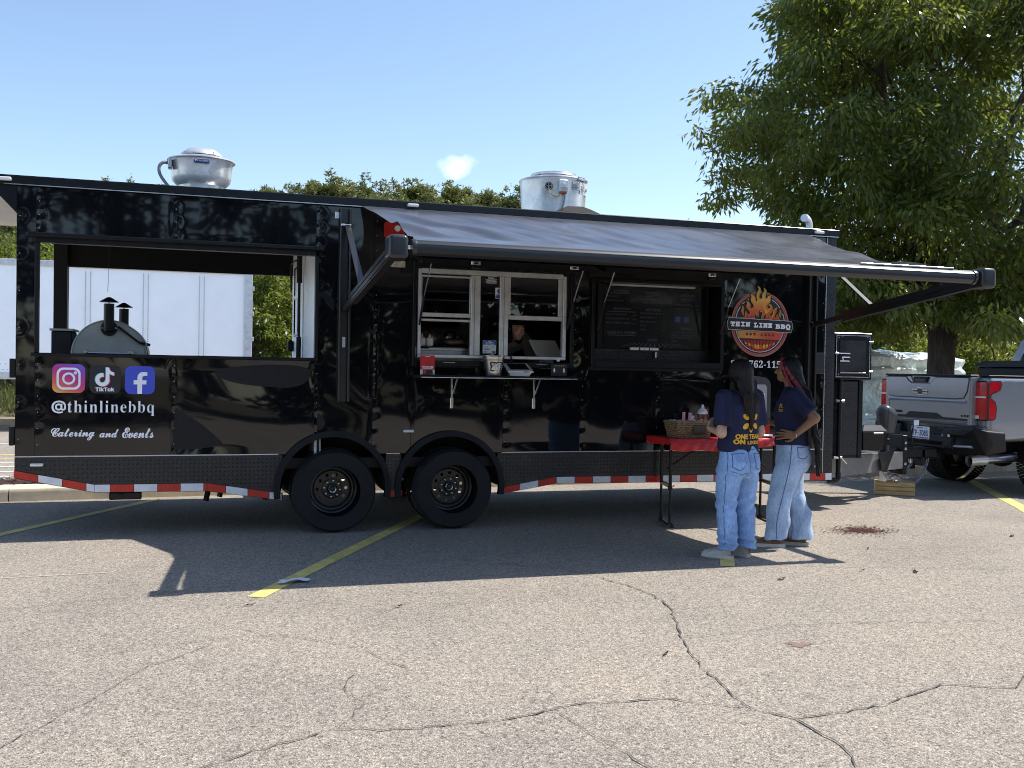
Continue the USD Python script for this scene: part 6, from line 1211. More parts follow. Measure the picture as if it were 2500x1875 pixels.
sk2.add(hand_mesh((J2['lel'] * .3 + J2['lwr'] * .7, J2['lwr'], .032, .026), w=J2['lwr'], d=(.10, 1.0, .02), n=(-1, .05, .25), thumb=-1, curl=.16, spread=.13)); sk2.add(hand_mesh((J2['rel'] * .35 + J2['rwr'] * .65, J2['rwr'], .033, .026), w=J2['rwr'], d=(-.3, .8, .2), n=(.9, .2, .1), thumb=1, curl=.5))
part(w2, 'body', sk2, M['skin2'], True)
def shirt2(P):
    t = loft(P, [.945, 1.0, 1.1, 1.22, 1.33, 1.41, 1.475], [0] * 7, [-.01, -.008, .0, .01, -.005, -.02, -.01], [.178, .176, .172, .176, .182, .150, .072], [.155, .150, .142, .150, .136, .106, .07])
    for s in ('l', 'r'):
        a, b = J2[s + 'sh'], J2[s + 'el']; L = np.linalg.norm(b - a); ax = (b - a) / L; c = np.maximum(rcone(P, a, a + ax * L, .076, .080), (P - (a + ax * L * .80)) @ ax); t = smin(t, c, .03)
    return t + wrinkle(P, .020, (7, 7, 4), 13) + .004 * np.sin(P[:, 2] * 55 + P[:, 1] * 18) * np.clip((1.1 - P[:, 2]) * 6, 0, 1)
part(w2, 'tshirt', mesh_of(shirt2, A_(-.36, -.26, .92), A_(.34, .24, 1.50), .0085), M['navy'], True)
def jeans2(P):
    d = loft(P, [.70, .78, .86, .93, 1.0], [0] * 5, [-.02, -.028, -.03, -.02, -.01], [.155, .172, .174, .166, .152], [.13, .165, .165, .148, .134])
    for s, an, kn in ((-1, J2['lan'], J2['lkn']), (1, J2['ran'], J2['rkn'])):
        leg = loft(P, [.075, .16, .30, .48, .64, .78, .86], [an[0], an[0], an[0], kn[0], s * .085, s * .085, s * .085], [an[1] + .01, an[1] + .008, an[1] * .9, kn[1], .02 - .02 * s, -.01, -.015], [.090, .090, .092, .096, .10, .10, .09], [.108, .106, .106, .108, .122, .135, .12]); d = smin(d, leg, .015)
    fold = .007 * np.sin(P[:, 2] * 24 + P[:, 1] * 46) * np.clip((.8 - P[:, 2]) * 3, 0, 1) + .010 * np.sin(np.arctan2(P[:, 0], P[:, 1]) * 5 + 2) * np.clip((.45 - P[:, 2]) * 3, 0, 1)
    return d + wrinkle(P, .024, (8, 8, 3.5), 15) + fold
part(w2, 'jeans', mesh_of(jeans2, A_(-.28, -.28, .06), A_(.28, .30, 1.01), .0085), M['denim2'], True)
def seamx(f, pts, r): p = smooth_poly([(0, y, z) for y, z in pts], False, 10); return tube(project(p, f, (1, 0, 0), .5), r, 6)
sm_ = MB()
for pts in [[(-.01, .95), (.005, .75), (.06, .48), (.105, .25), (.108, .085)], [(-.06, .93), (-.13, .925)], [(-.06, .93), (-.07, .84)], [(-.07, .84), (-.12, .825), (-.15, .85)]]: sm_.add(seamx(jeans2, pts, .0032))
part(w2, 'jeans_stitching', sm_, M['stitch'], True, kind='stuff')
for (x, y, r) in ((J2['lan'][0], J2['lan'][1] - .05, .12), (J2['ran'][0], J2['ran'][1] - .05, -.12)):
    u, so = shoe('clog', (x, y, 0), r, 1.03); part(w2, 'shoe', u, M['suede'], True); part(w2, 'shoe_sole', so, M['sole'], 40)
# small chest print
def decx(g, f, lift, origin, rot): return decal(g, f, lift, .01, rot=rot, origin=origin)
ch = unary_union([affinity.translate(affinity.rotate(affinity.scale(Point(0, 0).buffer(1, 8), .0045, .012), a, origin=(0, 0)), .016 * math.sin(math.radians(-a)), 1.30 + .016 * math.cos(math.radians(a))) for a in (20, 75, -40, 140, -120)] + [fit(text_shape('one team', .02, 'sans', 3), -.03, 1.262, .03, 1.274), fit(text_shape('ON LIKES', .02, 'sans', 3), -.025, 1.248, .025, 1.257)])
part(w2, 'chest_print', decal(ch, shirt2, .004, .008, rot=-PI / 2 - .9, origin=(-.05 + -.06, .06)), M['yellow'], True)
part(w2, 'bracelet', tube([J2['lwr'] + .029 * np.array([math.cos(a) * .5, 0.0, math.sin(a)]) + np.array([math.cos(a) * .018, -.01, 0]) for a in np.linspace(0, 2 * PI, 17)], .004, 6, False), M['chrome'], True)
part(w2, 'belt_end', xf(bx(-.012, .012, -.004, .004, -.006, .006), t=(-.05, .150, .955)), M['chrome'], False)
def braid(rg, t, red=False):
    th = rg.uniform(-2.2, 2.2) if not red else (-1.75 - .35 * t); pts = []
    for q in np.linspace(0, 1, 5):
        e = (1 - q) * PI / 2 * .95 - q * .30; rr = A_(.086, .104, .102) + (.005 * rg.random() if not red else .010); pts.append(HC2 + A_(0, -.008, .018) + A_(rr[0] * math.sin(th) * math.cos(e), -rr[1] * math.cos(th) * math.cos(e), rr[2] * math.sin(e)))
    endz = rg.uniform(.66, 1.0); last = pts[-1]; x0 = math.sin(th); ph = rg.random() * 6
    for q in np.linspace(.12, 1, 9):
        z = last[2] + (endz - last[2]) * q; x = x0 * (.085 + .015 * math.sin(q * 3)) * (1 - .35 * q) + .014 * math.sin(q * 15 + ph) * q - .05 * q; y = last[1] * (1 - min(1, q * 2.2)) + (-.155 - .075 * q ** .8) * min(1, q * 2.2) + .014 * math.cos(q * 17 + ph) * q * 1.2
        if z < 1.44: y = min(y, -.160)
        if z < 1.0: y -= .02
        pts.append(A_(x, y, z))
    return smooth_poly(pts, False, 4)
capf2 = lambda P: np.maximum(smin(ell(P, HC2 + A_(0, -.014, .020), (.086, .102, .104)), rcone(P, HC2 + A_(0, -.06, 0), HC2 + A_(0, -.13, -.2), .062, .05), .04), np.maximum((P[:, 1] - HC2[1] - .035) * .75 - (P[:, 2] - HC2[2]) * .45, 1.28 - P[:, 2]))
part(w2, 'hair', MB().add(mesh_of(capf2, A_(-.13, -.25, 1.27), A_(.13, .2, 1.78), .007)).add(strands(230, braid, .0075, 21)), M['hair2'], True)
def redb(rg, t):
    pts = [HC2 + A_(-.02, .06 - .05 * t, .118), HC2 + A_(-.065, .062 - .05 * t, .075), HC2 + A_(-.089, .045 - .05 * t, .01), HC2 + A_(-.092, .02 - .075 * t, -.06), HC2 + A_(-.100, -.015 - .10 * t, -.13), HC2 + A_(-.115, -.07 - .09 * t, -.20)]
    if t > .3: pts += [HC2 + A_(-.10, -.145 - .04 * t, -.27), HC2 + A_(-.075, -.20 - .02 * t, -.36)]
    p = smooth_poly(pts, False, 6); k = np.arange(len(p)); return p + .004 * np.stack([np.sin(k * 1.6), np.cos(k * 1.6), 0 * k], 1)
for i, t in enumerate((0, .12, .55, .68, .8)): part(w2, 'red_braid', tube(redb(rng, t), .0072, 7), M['redhair'], True)
part(w2, 'bun', surfnet(lambda P: ell(P, HC2 + A_(.0, -.04, .125), (.035, .04, .03)) + wrinkle(P, .012, (40, 40, 40), 4), HC2 + A_(-.06, -.1, .08), HC2 + A_(.06, .02, .17), .006), M['hair2'], True)
part(w2, 'eyebrow', tube([HC2 + A_(s * .0 - .052, .078, .034) * 1 for s in (0,)] + [HC2 + A_(-.035, .090, .040), HC2 + A_(-.018, .096, .036)], .003, 5), M['hair2'], True)
part(w2, 'eye', tube([HC2 + A_(-.044, .082, .009), HC2 + A_(-.032, .0905, .010), HC2 + A_(-.020, .089, .008)], .0035, 6), M['hair2'], True)

# ---- vendor leaning on the counter behind the right window
w3 = thing('person', 'vendor in dark cap and grey T-shirt leaning behind the right sash', 'person', (3.27, .60, .71), PI + .12)
J3 = dict(pelvis=A_(0, -.34, 1.0), belly=A_(0, -.28, 1.12), chest=A_(0, -.10, 1.20), neck=A_(0, .03, 1.245), headlow=A_(0, .10, 1.26), lsh=A_(-.185, -.04, 1.20), rsh=A_(.185, -.04, 1.20), lel=A_(-.25, .14, .95), rel=A_(.25, .14, .95), lwr=A_(-.08, .30, .86), rwr=A_(.08, .30, .86),
          lhip=A_(-.09, -.36, .95), rhip=A_(.09, -.36, .95), lkn=A_(-.10, -.34, .50), rkn=A_(.10, -.34, .50), lan=A_(-.10, -.40, .09), ran=A_(.10, -.40, .09), ltoe=A_(-.1, -.28, .04), rtoe=A_(.1, -.28, .04))
bf3 = body_sdf(J3); HC3 = A_(.0, .13, 1.315); hf3 = lambda P: smin(head_sdf(P, HC3, .15, -.22), rcone(P, J3['neck'], J3['headlow'], .052, .048), .02)
s3 = MB().add(mesh_of(bf3, A_(-.34, -.52, 0), A_(.34, .38, 1.34), .0125)).add(mesh_of(hf3, A_(-.12, -.02, 1.15), A_(.12, .3, 1.45), .005))
for s, th in (('l', -1), ('r', 1)): s3.add(hand_mesh((J3[s + 'el'] * .35 + J3[s + 'wr'] * .65, J3[s + 'wr'], .033, .026), w=J3[s + 'wr'], d=(.6 if s == 'l' else -.6, .5, -.05), n=(0, .1, 1), thumb=th, curl=.3))
part(w3, 'body', s3, M['skin'], True)
def shirt3(P):
    t = smins([rcone(P, J3['pelvis'], J3['belly'], .155, .15), rcone(P, J3['belly'], J3['chest'], .155, .15), rcone(P, J3['lsh'] * A_(.6, 1, 1), J3['rsh'] * A_(.6, 1, 1), .105, .105)], .05)
    for s in ('l', 'r'):
        a, b = J3[s + 'sh'], J3[s + 'el']; L = np.linalg.norm(b - a); ax = (b - a) / L; t = smin(t, np.maximum(rcone(P, a, b, .072, .078), (P - (a + ax * L * .78)) @ ax), .035)
    nk = rcone(P, J3['neck'] + A_(0, -.02, -.02), J3['headlow'] + A_(0, .05, .08), .066, .07)
    return np.maximum(t, -nk) + wrinkle(P, .018, (8, 8, 8), 23)
part(w3, 'tshirt', mesh_of(shirt3, A_(-.38, -.54, .80), A_(.38, .28, 1.36), .0085), M['grayshirt'], True)
part(w3, 'trousers', mesh_of(lambda P: smins([rcone(P, J3['pelvis'], J3['belly'] * .6 + J3['pelvis'] * .4, .15, .14)] + [rcone(P, J3[s + 'hip'], J3[s + 'kn'], .10, .075) for s in 'lr'] + [rcone(P, J3[s + 'kn'], J3[s + 'an'], .075, .06) for s in 'lr'], .03), A_(-.3, -.56, .05), A_(.3, -.1, 1.16), .014), M['matte'], True)
part(w3, 'chest_print', decal(Point(-.085, 1.10).buffer(.032, 14), shirt3, .004, .01, rot=PI), M['iconblack'], True)
capd = lambda P: np.maximum(smin(ell(P, HC3 + A_(0, -.012, .030), (.083, .103, .092)), rcone(P, HC3 + A_(-.03, -.05, -.02), HC3 + A_(-.04, -.07, -.11), .055, .05), .03), np.maximum(0, (P[:, 1] - HC3[1] - .05) * .8 - (P[:, 2] - HC3[2] - .03) * 2))
part(w3, 'hair', mesh_of(lambda P: np.maximum(smins([ell(P, HC3 + A_(0, -.02, .01), (.084, .096, .10)), rcone(P, HC3 + A_(.05, -.03, -.02), HC3 + A_(.06, -.06, -.12), .04, .035), rcone(P, HC3 + A_(-.05, -.03, -.02), HC3 + A_(-.06, -.06, -.12), .04, .035)], .03), (P[:, 1] - HC3[1] - .035)), HC3 + A_(-.14, -.16, -.18), HC3 + A_(.14, .1, .15), .008), M['hair'], True)
part(w3, 'cap', MB().add(mesh_of(lambda P: np.maximum(ell(P, HC3 + A_(0, -.006, .034), (.086, .106, .095)), HC3[2] + .042 - P[:, 2]), HC3 + A_(-.12, -.14, .02), HC3 + A_(.12, .14, .16), .006)).add(hullp([HC3 + A_(x, y, z) for x, y, z in ((-.07, .07, .045), (.07, .07, .045), (-.055, .15, .036), (.055, .15, .036), (0, .168, .036), (-.07, .07, .052), (.07, .07, .052), (-.055, .15, .042), (.055, .15, .042), (0, .168, .042))])), M['matte'], True)
for s in (-1, 1): part(w3, 'eyelash', tube([HC3 + A_(s * .046, .080, .0), HC3 + A_(s * .031, .0905, -.004), HC3 + A_(s * .018, .088, -.001)], .0022, 5), M['hair'], True); part(w3, 'eyebrow', tube([HC3 + A_(s * .05, .080, .026), HC3 + A_(s * .033, .093, .030), HC3 + A_(s * .016, .095, .025)], .003, 5), M['hair'], True)
part(w3, 'lips', tube([HC3 + A_(-.022, .082, -.066), HC3 + A_(0, .0985, -.068), HC3 + A_(.022, .082, -.066)], .0035, 6), M['pink'], True)
# ------------------------------------------------------------------ silver pickup
p = thing('pickup_truck', 'silver four wheel drive pickup hitched to the trailer', 'pickup truck', (9.82, 1.90, 0), 0.0)
R = lambda *a, r=.06, n=14: rbox(*a, r, n)
def rear(g, depth, x, b=0): return facex(affinity.scale(g, -1, 1, origin=(0, 0)) if False else g, depth, x)
def gp(pts): return Polygon([(-y, z) for y, z in pts])          # polygon given in (y, z); facex reads y' = -y
cyl = lambda x, z, r, y0, y1, n=48: m3.Manifold.cylinder(y1 - y0, r, r, n).rotate([-90, 0, 0]).translate([x, y0, z])
bed = R(.10, 2.15, -1.05, 1.05, .74, 1.60, r=.075, n=24)
bed = bed - m3.Manifold.cube([2.0, 1.72, .9]).translate([.16, -.86, .98]) - cyl(1.34, .44, .58, -1.3, -.62) - cyl(1.34, .44, .58, .62, 1.3)
lightcut = m3.Manifold.extrude(m3.CrossSection([[(.74, 1.53), (1.2, 1.53), (1.2, 1.40), (.985, 1.345), (.965, 1.30), (1.03, 1.25), (1.06, 1.18), (1.055, 1.04), (.74, 1.035)]]), .16)
lc = lambda sgn: m3.Manifold.of_verts(0) if False else None
part(p, 'bed', bed, M['silver'], 30)
# wheel arch flare on the near side and inner bed
fl = m3.Manifold.cylinder(.05, .64, .64, 48) - m3.Manifold.cylinder(.2, .565, .565, 48).translate([0, 0, -.05])
fl = (fl ^ m3.Manifold.cube([3, 1.3, 1], True).translate([0, .62, 0])).rotate([90, 0, 0])
part(p, 'arch_flare', fl.translate([1.34, -1.045, .46]), M['satin'], 30); part(p, 'arch_flare', fl.translate([1.34, 1.09, .46]), M['satin'], 30)
part(p, 'bed_liner', MB().box(.165, 2.10, -.855, .855, .985, 1.0).box(.1625, .18, -.855, .855, 1.0, 1.58), M['matte'], False)
for y in (-1.03, .84): part(p, 'bed_rail_cap', MB().cbox(.12, 2.14, y, y + .19, 1.60, 1.618, .006), M['satin'], 30)
# tailgate
gate = R(-.02, .11, -.865, .865, .93, 1.60, r=.03, n=14) - m3.Manifold.hull_points(np.array([(x, y, z) for x in (-.06, -.002) for y, z in ((.32, 1.595), (-.11, 1.595), (-.05, 1.50), (.26, 1.50))], np.float32))
part(p, 'tailgate', gate, M['silver'], 28)
up = gp([(.83, 1.575), (.40, 1.575), (.36, 1.53), (.28, 1.487), (-.09, 1.487), (-.15, 1.53), (-.20, 1.575), (-.83, 1.575), (-.80, 1.40), (-.74, 1.315), (-.60, 1.30), (.66, 1.30), (.75, 1.32), (.80, 1.40)])
a = prism(up.buffer(-.012).buffer(.012), .012); part(p, 'upper_panel', MB().add((np.stack([-.020 - a[0][:, 2], -a[0][:, 0], a[0][:, 1]], 1), a[1])), M['silver'], 25)
part(p, 'panel_groove', rear(up.buffer(.012).difference(up.buffer(.002)), .003, -.0195), M['matte'], False)
part(p, 'panel_crease', MB().add(hullp([(-.02, .80, 1.285), (-.02, -.80, 1.285), (-.034, .76, 1.262), (-.034, -.76, 1.262), (-.02, .80, 1.235), (-.02, -.80, 1.235)])), M['silver'], False)
part(p, 'tailgate_cap', MB().cbox(-.028, .12, -.86, .86, 1.598, 1.622, .008), M['satin'], 30)
h = part(p, 'gate_handle', MB().add(hullp([(x, y, z) for x in (-.03, -.004) for y, z in ((.245, 1.585), (-.04, 1.585), (-.02, 1.503), (.225, 1.503))])), M['matte'], 20); part(p, 'handle_grip', MB().cbox(-.034, -.030, .0, .21, 1.512, 1.556, .002), M['darkglass'], False)
bt = gp([(.251, 1.36), (.245, 1.405), (.155, 1.405), (.150, 1.432), (.045, 1.428), (.040, 1.400), (-.055, 1.396), (-.062, 1.352), (.030, 1.352), (.034, 1.325), (.140, 1.328), (.146, 1.358)])
part(p, 'emblem_edge', rear(bt, .010, -.032), M['chrome'], False); part(p, 'emblem', rear(bt.buffer(-.011), .004, -.0425), M['rim'], False); part(p, 'emblem_glint', rear(gp([(-.035, 1.385), (-.052, 1.385), (-.055, 1.362), (-.042, 1.362)]), .003, -.0468), M['orange'], False)
tr = gp([(.82, 1.035), (.40, 1.035), (.31, 1.088), (-.23, 1.088), (-.35, 1.036), (-.80, 1.030), (-.82, 1.005), (.0, .998), (.82, .998)]); part(p, 'lower_trim', rear(tr, .010, -.0195), M['satin'], False)
part(p, 'lower_lip', MB().add(hullp([(-.02, .84, .992), (-.02, -.84, .992), (-.038, .82, .975), (-.038, -.82, .975), (-.02, .84, .945), (-.02, -.84, .945)])), M['silver'], False)
def rtext(t, y0, y1, z0, z1, m, x=-.020): part(p, 'badge_lettering', rear(fit(text_shape(t, .05, 'sans', 5, .03), -y0, z0, -y1, z1), .007, x), m, False)
rtext('SILVERADO', .83, .475, 1.062, 1.098, M['matte']); rtext('LTZ', -.70, -.836, 1.056, 1.082, M['matte'])
# right side decal
part(p, 'side_lettering', wall(unary_union([fit(text_shape('TRAIL BOSS', .08, 'sans', 7, .04), .36, 1.478, 1.20, 1.545)]), .002, -1.0495), M['grey'], False)
# tail lamps
lg = rrect(.775, 1.035, 1.046, 1.525, .012)
for s in (1, -1):
    g = lg if s == 1 else affinity.scale(lg, -1, 1, origin=(0, 0))
    lm = group_part(p, 'tail_lamp'); part(lm, 'housing', rear(g.buffer(.018), .03, .10), M['matte'], 30)
    v, f = rear(g, .035, .095); part(lm, 'lens', (v, f), M['lampred'], False)
    def wrapside(pts, name, m, th): part(lm, name, wall(Polygon(pts), th, -1.0495) if s == 1 else xf(wall(Polygon([(-x, z) for x, z in pts]), th, -1.0495), rz=PI), m, False)
    wrapside([(.075, 1.54), (.29, 1.545), (.315, 1.50), (.29, 1.42), (.15, 1.365), (.13, 1.32), (.21, 1.27), (.235, 1.19), (.225, 1.06), (.19, 1.025), (.075, 1.025)], 'side_housing', M['matte'], .004); wrapside([(.062, 1.522), (.275, 1.53), (.297, 1.50), (.275, 1.43), (.13, 1.375), (.105, 1.32), (.19, 1.265), (.215, 1.19), (.207, 1.065), (.18, 1.04), (.062, 1.04)], 'side_lens', M['lampred'], .010)
    bar = g.intersection(sbox(-2, 1.318, 2, 1.338)); part(lm, 'clear_bar', rear(bar, .004, .0595), M['lampclear'], False); part(lm, 'reverse_lens', rear(g.intersection(sbox(-2, 1.04, 2, 1.085)).intersection(sbox(-.93, 0, .93, 2)), .004, .0595), M['lampclear'], False)
# bumper
bm = group_part(p, 'rear_bumper', 'dark step bumper')
prof = lambda y: None
part(bm, 'beam', R(-.09, .14, -.62, .62, .60, .80, r=.03, n=12), M['satin'], 30); part(bm, 'centre_step', MB().add(hullp([(-.12, .42, .70), (-.12, -.42, .70), (-.10, .40, .655), (-.10, -.40, .655), (.10, .45, .74), (.10, -.45, .74), (.10, .45, .65), (.10, -.45, .65)])), M['trim'], 25)
part(bm, 'plate_recess', rear(gp([(.30, .90), (-.30, .90), (-.24, .70), (.24, .70)]), .01, -.075), M['matte'], False)
for s in (1, -1):
    corner = m3.Manifold.batch_hull([m3.Manifold.sphere(.035, 12).translate(q) for q in [(-.06, s * .45, .87), (-.06, s * .45, .62), (-.05, s * .98, .90), (.03, s * 1.10, .86), (.10, s * 1.12, .72), (.06, s * 1.08, .60), (.0, s * .60, .58), (.30, s * 1.09, .84), (.32, s * 1.09, .64)]])
    hole = m3.Manifold.batch_hull([m3.Manifold.sphere(.05, 12).translate([-.10, s * y, z]) for y, z in ((.58, .76), (.98, .77), (.98, .72), (.66, .70))]); part(bm, 'corner', corner - hole, M['satin'], 25); part(bm, 'step_tread', MB().add(hullp([(-.10, s * .64, .655), (-.10, s * .98, .672), (-.06, s * .64, .640), (-.06, s * .98, .655), (-.085, s * .66, .67), (-.085, s * .97, .687)])), M['frame'], 20)
    part(bm, 'corner_pad', MB().add(hullp([(-.08, s * .60, .905), (-.06, s * 1.0, .925), (.05, s * 1.13, .90), (.05, s * .60, .915), (-.02, s * .62, .935), (.02, s * 1.05, .938)])), M['kiosk'], 25)
for y in (-.44, -.56): part(bm, 'sensor', lathe([(0, 0), (.02, 0), (.018, .008), (0, .009)], 14, (0, 0, 0), 'y') if False else MB().cbox(-.105, -.09, y - .018, y + .018, .775, .81, .005), M['lampclear'] if y < -.5 else M['grey'], 30)
lp_ = group_part(p, 'licence_plate', 'white plate with dark blue characters')
part(lp_, 'sheet', rear(affinity.translate(rrect(-.18, .715, .18, .888, .012), 0, 0), .006, -.088), M['plate'], False)
def ptext(t, y0, y1, z0, z1, st='sans', b=2): part(lp_, 'lettering', rear(fit(text_shape(t, .05, st, b), -y0, z0, -y1, z1), .002, -.0945), M['platenavy'], False)
ptext('TP-3085', .155, -.155, .758, .838, 'sans', 2); ptext('NORTH CAROLINA', .165, -.165, .722, .741, 'sans', 4); ptext('WEIGHTED', .07, -.05, .858, .876, 'sans', 1); part(lp_, 'month_sticker', rear(sbox(.09, .853, .14, .88), .002, -.0945), M['skyblue'], False)
# running gear
for y, fl_ in ((-.86, False), (.86, True)): put_wheel(p, (1.34, y - (.10 if not fl_ else -.10), .45), .3, fl_, 1.13)
part(p, 'axle', MB().tube([(1.34, -.8, .45), (1.34, .8, .45)], .06, 12).add(lathe([(0, -.16), (.13, -.10), (.15, 0), (.13, .10), (0, .16)], 20, (1.34, 0, .45), 'x')), M['matte'], 40); part(p, 'frame_rail', MB().box(.0, 5.0, -.52, -.42, .55, .74).box(.0, 5.0, .42, .52, .55, .74).box(.1, .25, -.7, .7, .52, .66), M['matte'], False)
part(p, 'receiver', MB().cbox(-.30, .3, -.05, .05, .42, .52, .01).cbox(-.12, .0, -.3, .3, .45, .55, .01).cbox(-.36, -.24, -.10, .02, .30, .62, .012), M['matte'], 25)
part(p, 'spare_wheel', lathe([(.15, 0), (.38, .02), (.41, .08), (.41, .18), (.36, .24), (.15, .25)], 40, (.62, .05, .50)), M['rubber'], 40)
part(p, 'exhaust_pipe', tube([(.20, -.66, .46), (.9, -.70, .50)], .062, 20, False), M['alu'], 40); part(p, 'exhaust_pipe', tube(smooth_poly([(.9, -.70, .50), (1.4, -.75, .62), (2.4, -.7, .55), (4, -.5, .5)], False, 5), .05, 12), M['satin'], 40); part(p, 'exhaust_tip', tube([(.16, -.655, .457), (.42, -.668, .474)], .074, 22, False), M['spun'], 40); part(p, 'exhaust_dark', tube([(.24, -.66, .463), (.26, -.66, .464)], .060, 18), M['matte'], 40)
part(p, 'mud_flap', MB().cbox(2.02, 2.05, -1.06, -.70, .22, .78, .006), M['matte'], 30)
# toolbox, cab
tb = group_part(p, 'toolbox', 'black cross bed toolbox'); part(tb, 'chest', MB().cbox(1.63, 2.08, -.84, .845, 1.28, 1.745, .02), M['satin'], 25); part(tb, 'lid', MB().add(hullp([(1.60, -.88, 1.748), (2.11, -.88, 1.748), (1.60, .88, 1.748), (2.11, .88, 1.748), (1.62, -.84, 1.80), (2.09, -.84, 1.80), (1.62, .84, 1.80), (2.09, .84, 1.80), (1.70, -.76, 1.84), (2.05, -.76, 1.84), (1.70, .76, 1.84), (2.05, .76, 1.84)])), M['trim'], 20)
cab = m3.Manifold.batch_hull([m3.Manifold.sphere(.08, 16).translate(q) for q in [(2.27, y, z) for y in (-.97, .97) for z in (.76, 1.58)] + [(4.4, y, z) for y in (-.97, .97) for z in (.76, 1.50)]]); part(p, 'cab_body', cab, M['silver'], 35)
gh = m3.Manifold.batch_hull([m3.Manifold.sphere(.07, 16).translate(q) for q in [(2.30, y, 1.58) for y in (-.92, .92)] + [(2.42, y, 2.12) for y in (-.72, .72)] + [(3.5, y, 2.12) for y in (-.72, .72)] + [(4.4, y, 1.52) for y in (-.92, .92)]]); part(p, 'cab_roof', gh, M['silver'], 35)
part(p, 'rear_window', MB().add(hullp([(2.225, -.72, 1.68), (2.225, .72, 1.68), (2.335, -.60, 2.08), (2.335, .60, 2.08), (2.25, -.72, 1.68), (2.25, .72, 1.68), (2.36, -.60, 2.08), (2.36, .60, 2.08)])), M['darkglass'], False)
part(p, 'side_window', hullp([(2.62, -.995, 1.64), (3.4, -.995, 1.64), (3.3, -.86, 2.06), (2.66, -.86, 2.06), (2.62, -.97, 1.64), (3.4, -.97, 1.64), (3.3, -.84, 2.06), (2.66, -.84, 2.06)]), M['darkglass'], False)
part(p, 'bonnet', R(4.3, 6.0, -1.03, 1.03, .74, 1.50, r=.12, n=16), M['silver'], 35)
for y, fl_ in ((-.86, False), (.86, True)): put_wheel(p, (5.15, y - (.12 if not fl_ else -.12), .45), .8, fl_, 1.13)
# ------------------------------------------------------------------ white box trailer behind
s = thing('box_trailer', 'long white freight trailer parked behind the food trailer', 'freight trailer', (0, 15.0, 0), .012)
SZ0, SZ1, SX0, SX1 = 1.17, 3.86, -14.0, 1.27
part(s, 'body', MB().cbox(SX0, SX1, 0, 2.6, SZ0 + .10, SZ1 - .05, .01), M['semi'], 30)
part(s, 'top_rail', MB().cbox(SX0, SX1 + .005, -.03, .02, SZ1 - .14, SZ1, .01), M['frame'], 30); part(s, 'bottom_rail', MB().cbox(SX0, SX1 + .005, -.03, .02, SZ0, SZ0 + .15, .01), M['frame'], 30)
part(s, 'rear_post', MB().cbox(SX1 - .19, SX1 + .012, -.04, .02, SZ0 + .02, SZ1 - .02, .008), M['frame'], 30)
for z in (1.55, 2.15, 2.75, 3.35): part(s, 'rear_hinge', MB().cbox(SX1 + .013, SX1 + .05, -.05, .06, z, z + .10, .006), M['frame'], 30)
xp = SX1 - 1.15
while xp > SX0:
    part(s, 'wall_post', MB().box(xp - .085, xp - .022, -.012, 0.0, SZ0 + .16, SZ1 - .15).box(xp + .022, xp + .085, -.012, 0.0, SZ0 + .16, SZ1 - .15), M['semi'], False)
    mb = MB()
    if xp > -6:
        for z in np.arange(SZ0 + .2, SZ1 - .2, .05):
            for dx in (-.053, .053): mb.box(xp + dx - .012, xp + dx + .012, -.0145, -.0122, z, z + .022)
        part(s, 'post_slots', mb, M['grey'], False, kind='stuff')
    xp -= 1.24
for k in range(12):
    x = SX1 - .6 - k * 1.24; part(s, 'reflector', bx(x - .16, x + .16, -.0335, -.0305, SZ0 + .06, SZ0 + .11), M['red'] if k % 2 else M['tapewhite'], False)
mb = MB()
for x in np.arange(-7, SX1 - .3, .10): mb.add(lathe([(.010, 0), (.006, .006), (0, .007)], 6, (x, -.003, SZ0 + .22), 'y')).add(lathe([(.010, 0), (.006, .006), (0, .007)], 6, (x + .05, -.003, SZ0 + .34), 'y')) if True else None
part(s, 'rivets', mb, M['grey'], False, kind='stuff')
part(s, 'landing_gear', MB().box(-11.0, -10.85, .3, .45, .0, SZ0).box(-11.0, -10.85, 2.1, 2.25, 0, SZ0).add(beam((-10.9, .4, .3), (-9.6, .4, SZ0), .05, .05)), M['grey'], False)
part(s, 'underride', MB().box(SX1 - .10, SX1, .1, 2.5, .45, .58).box(SX1 - .10, SX1, .5, .6, .58, SZ0).box(SX1 - .10, SX1, 2.0, 2.1, .58, SZ0), M['grey'], False)
for x in (-1.2, -2.5):
    for y in (.02, 2.58):
        part(s, 'wheel', lathe([(.15, -.28), (.46, -.27), (.50, -.24), (.50, -.05), (.46, -.02), (.30, 0), (.25, .06), (.1, .05), (0, .05)][::-1] if False else [(.0, .0), (.30, -.02), (.46, 0), (.50, -.05), (.50, -.24), (.46, -.27), (0, -.28)][::-1], 32, (x, y if y < 1 else y, .5), 'y'), M['rubber'], 40)
# stacked pallets of wrapped bags
def pallet(x, y, lab, seed, rz=0.0):
    q = thing('bag_pallet', lab, 'pallet of bags', (x, y, 0), rz, 'pallets of wrapped bags behind the pickup')
    for k, z in ((0, .0), (1, 1.03)):
        if k: continue
        mb = MB()
        for yy in (-.5, 0, .5): mb.box(-.6, .6, yy - .05, yy + .05, .02, .11)
        part(q, 'pallet_base', mb, M['wood'], False)
    n = trimesh.creation.icosphere(5, 1.0); v = np.array(n.vertices); sgn = np.sign(v); e = .32
    v = sgn * np.abs(v) ** .45; nv_ = v / np.abs(v).max(1, keepdims=True) * .35 + v * .65
    P = nv_ * np.array([.92, .72, 1.02]); nz = meshkit.fbm(P * np.array([2.2, 2.2, 4.5]) + seed, 4) - .5; lay = .035 * np.sin((P[:, 2] + .08 * meshkit.noise(P * 1.6 + seed)) * 2 * PI / .26)
    P = P * (1 + .16 * nz + lay * (np.abs(P[:, 2]) < .98))[:, None] + (0, 0, 1.15); P[:, 2] = np.maximum(P[:, 2], .12)
    part(q, 'wrapped_load', (P, n.faces), M['wrapped'], True); return q
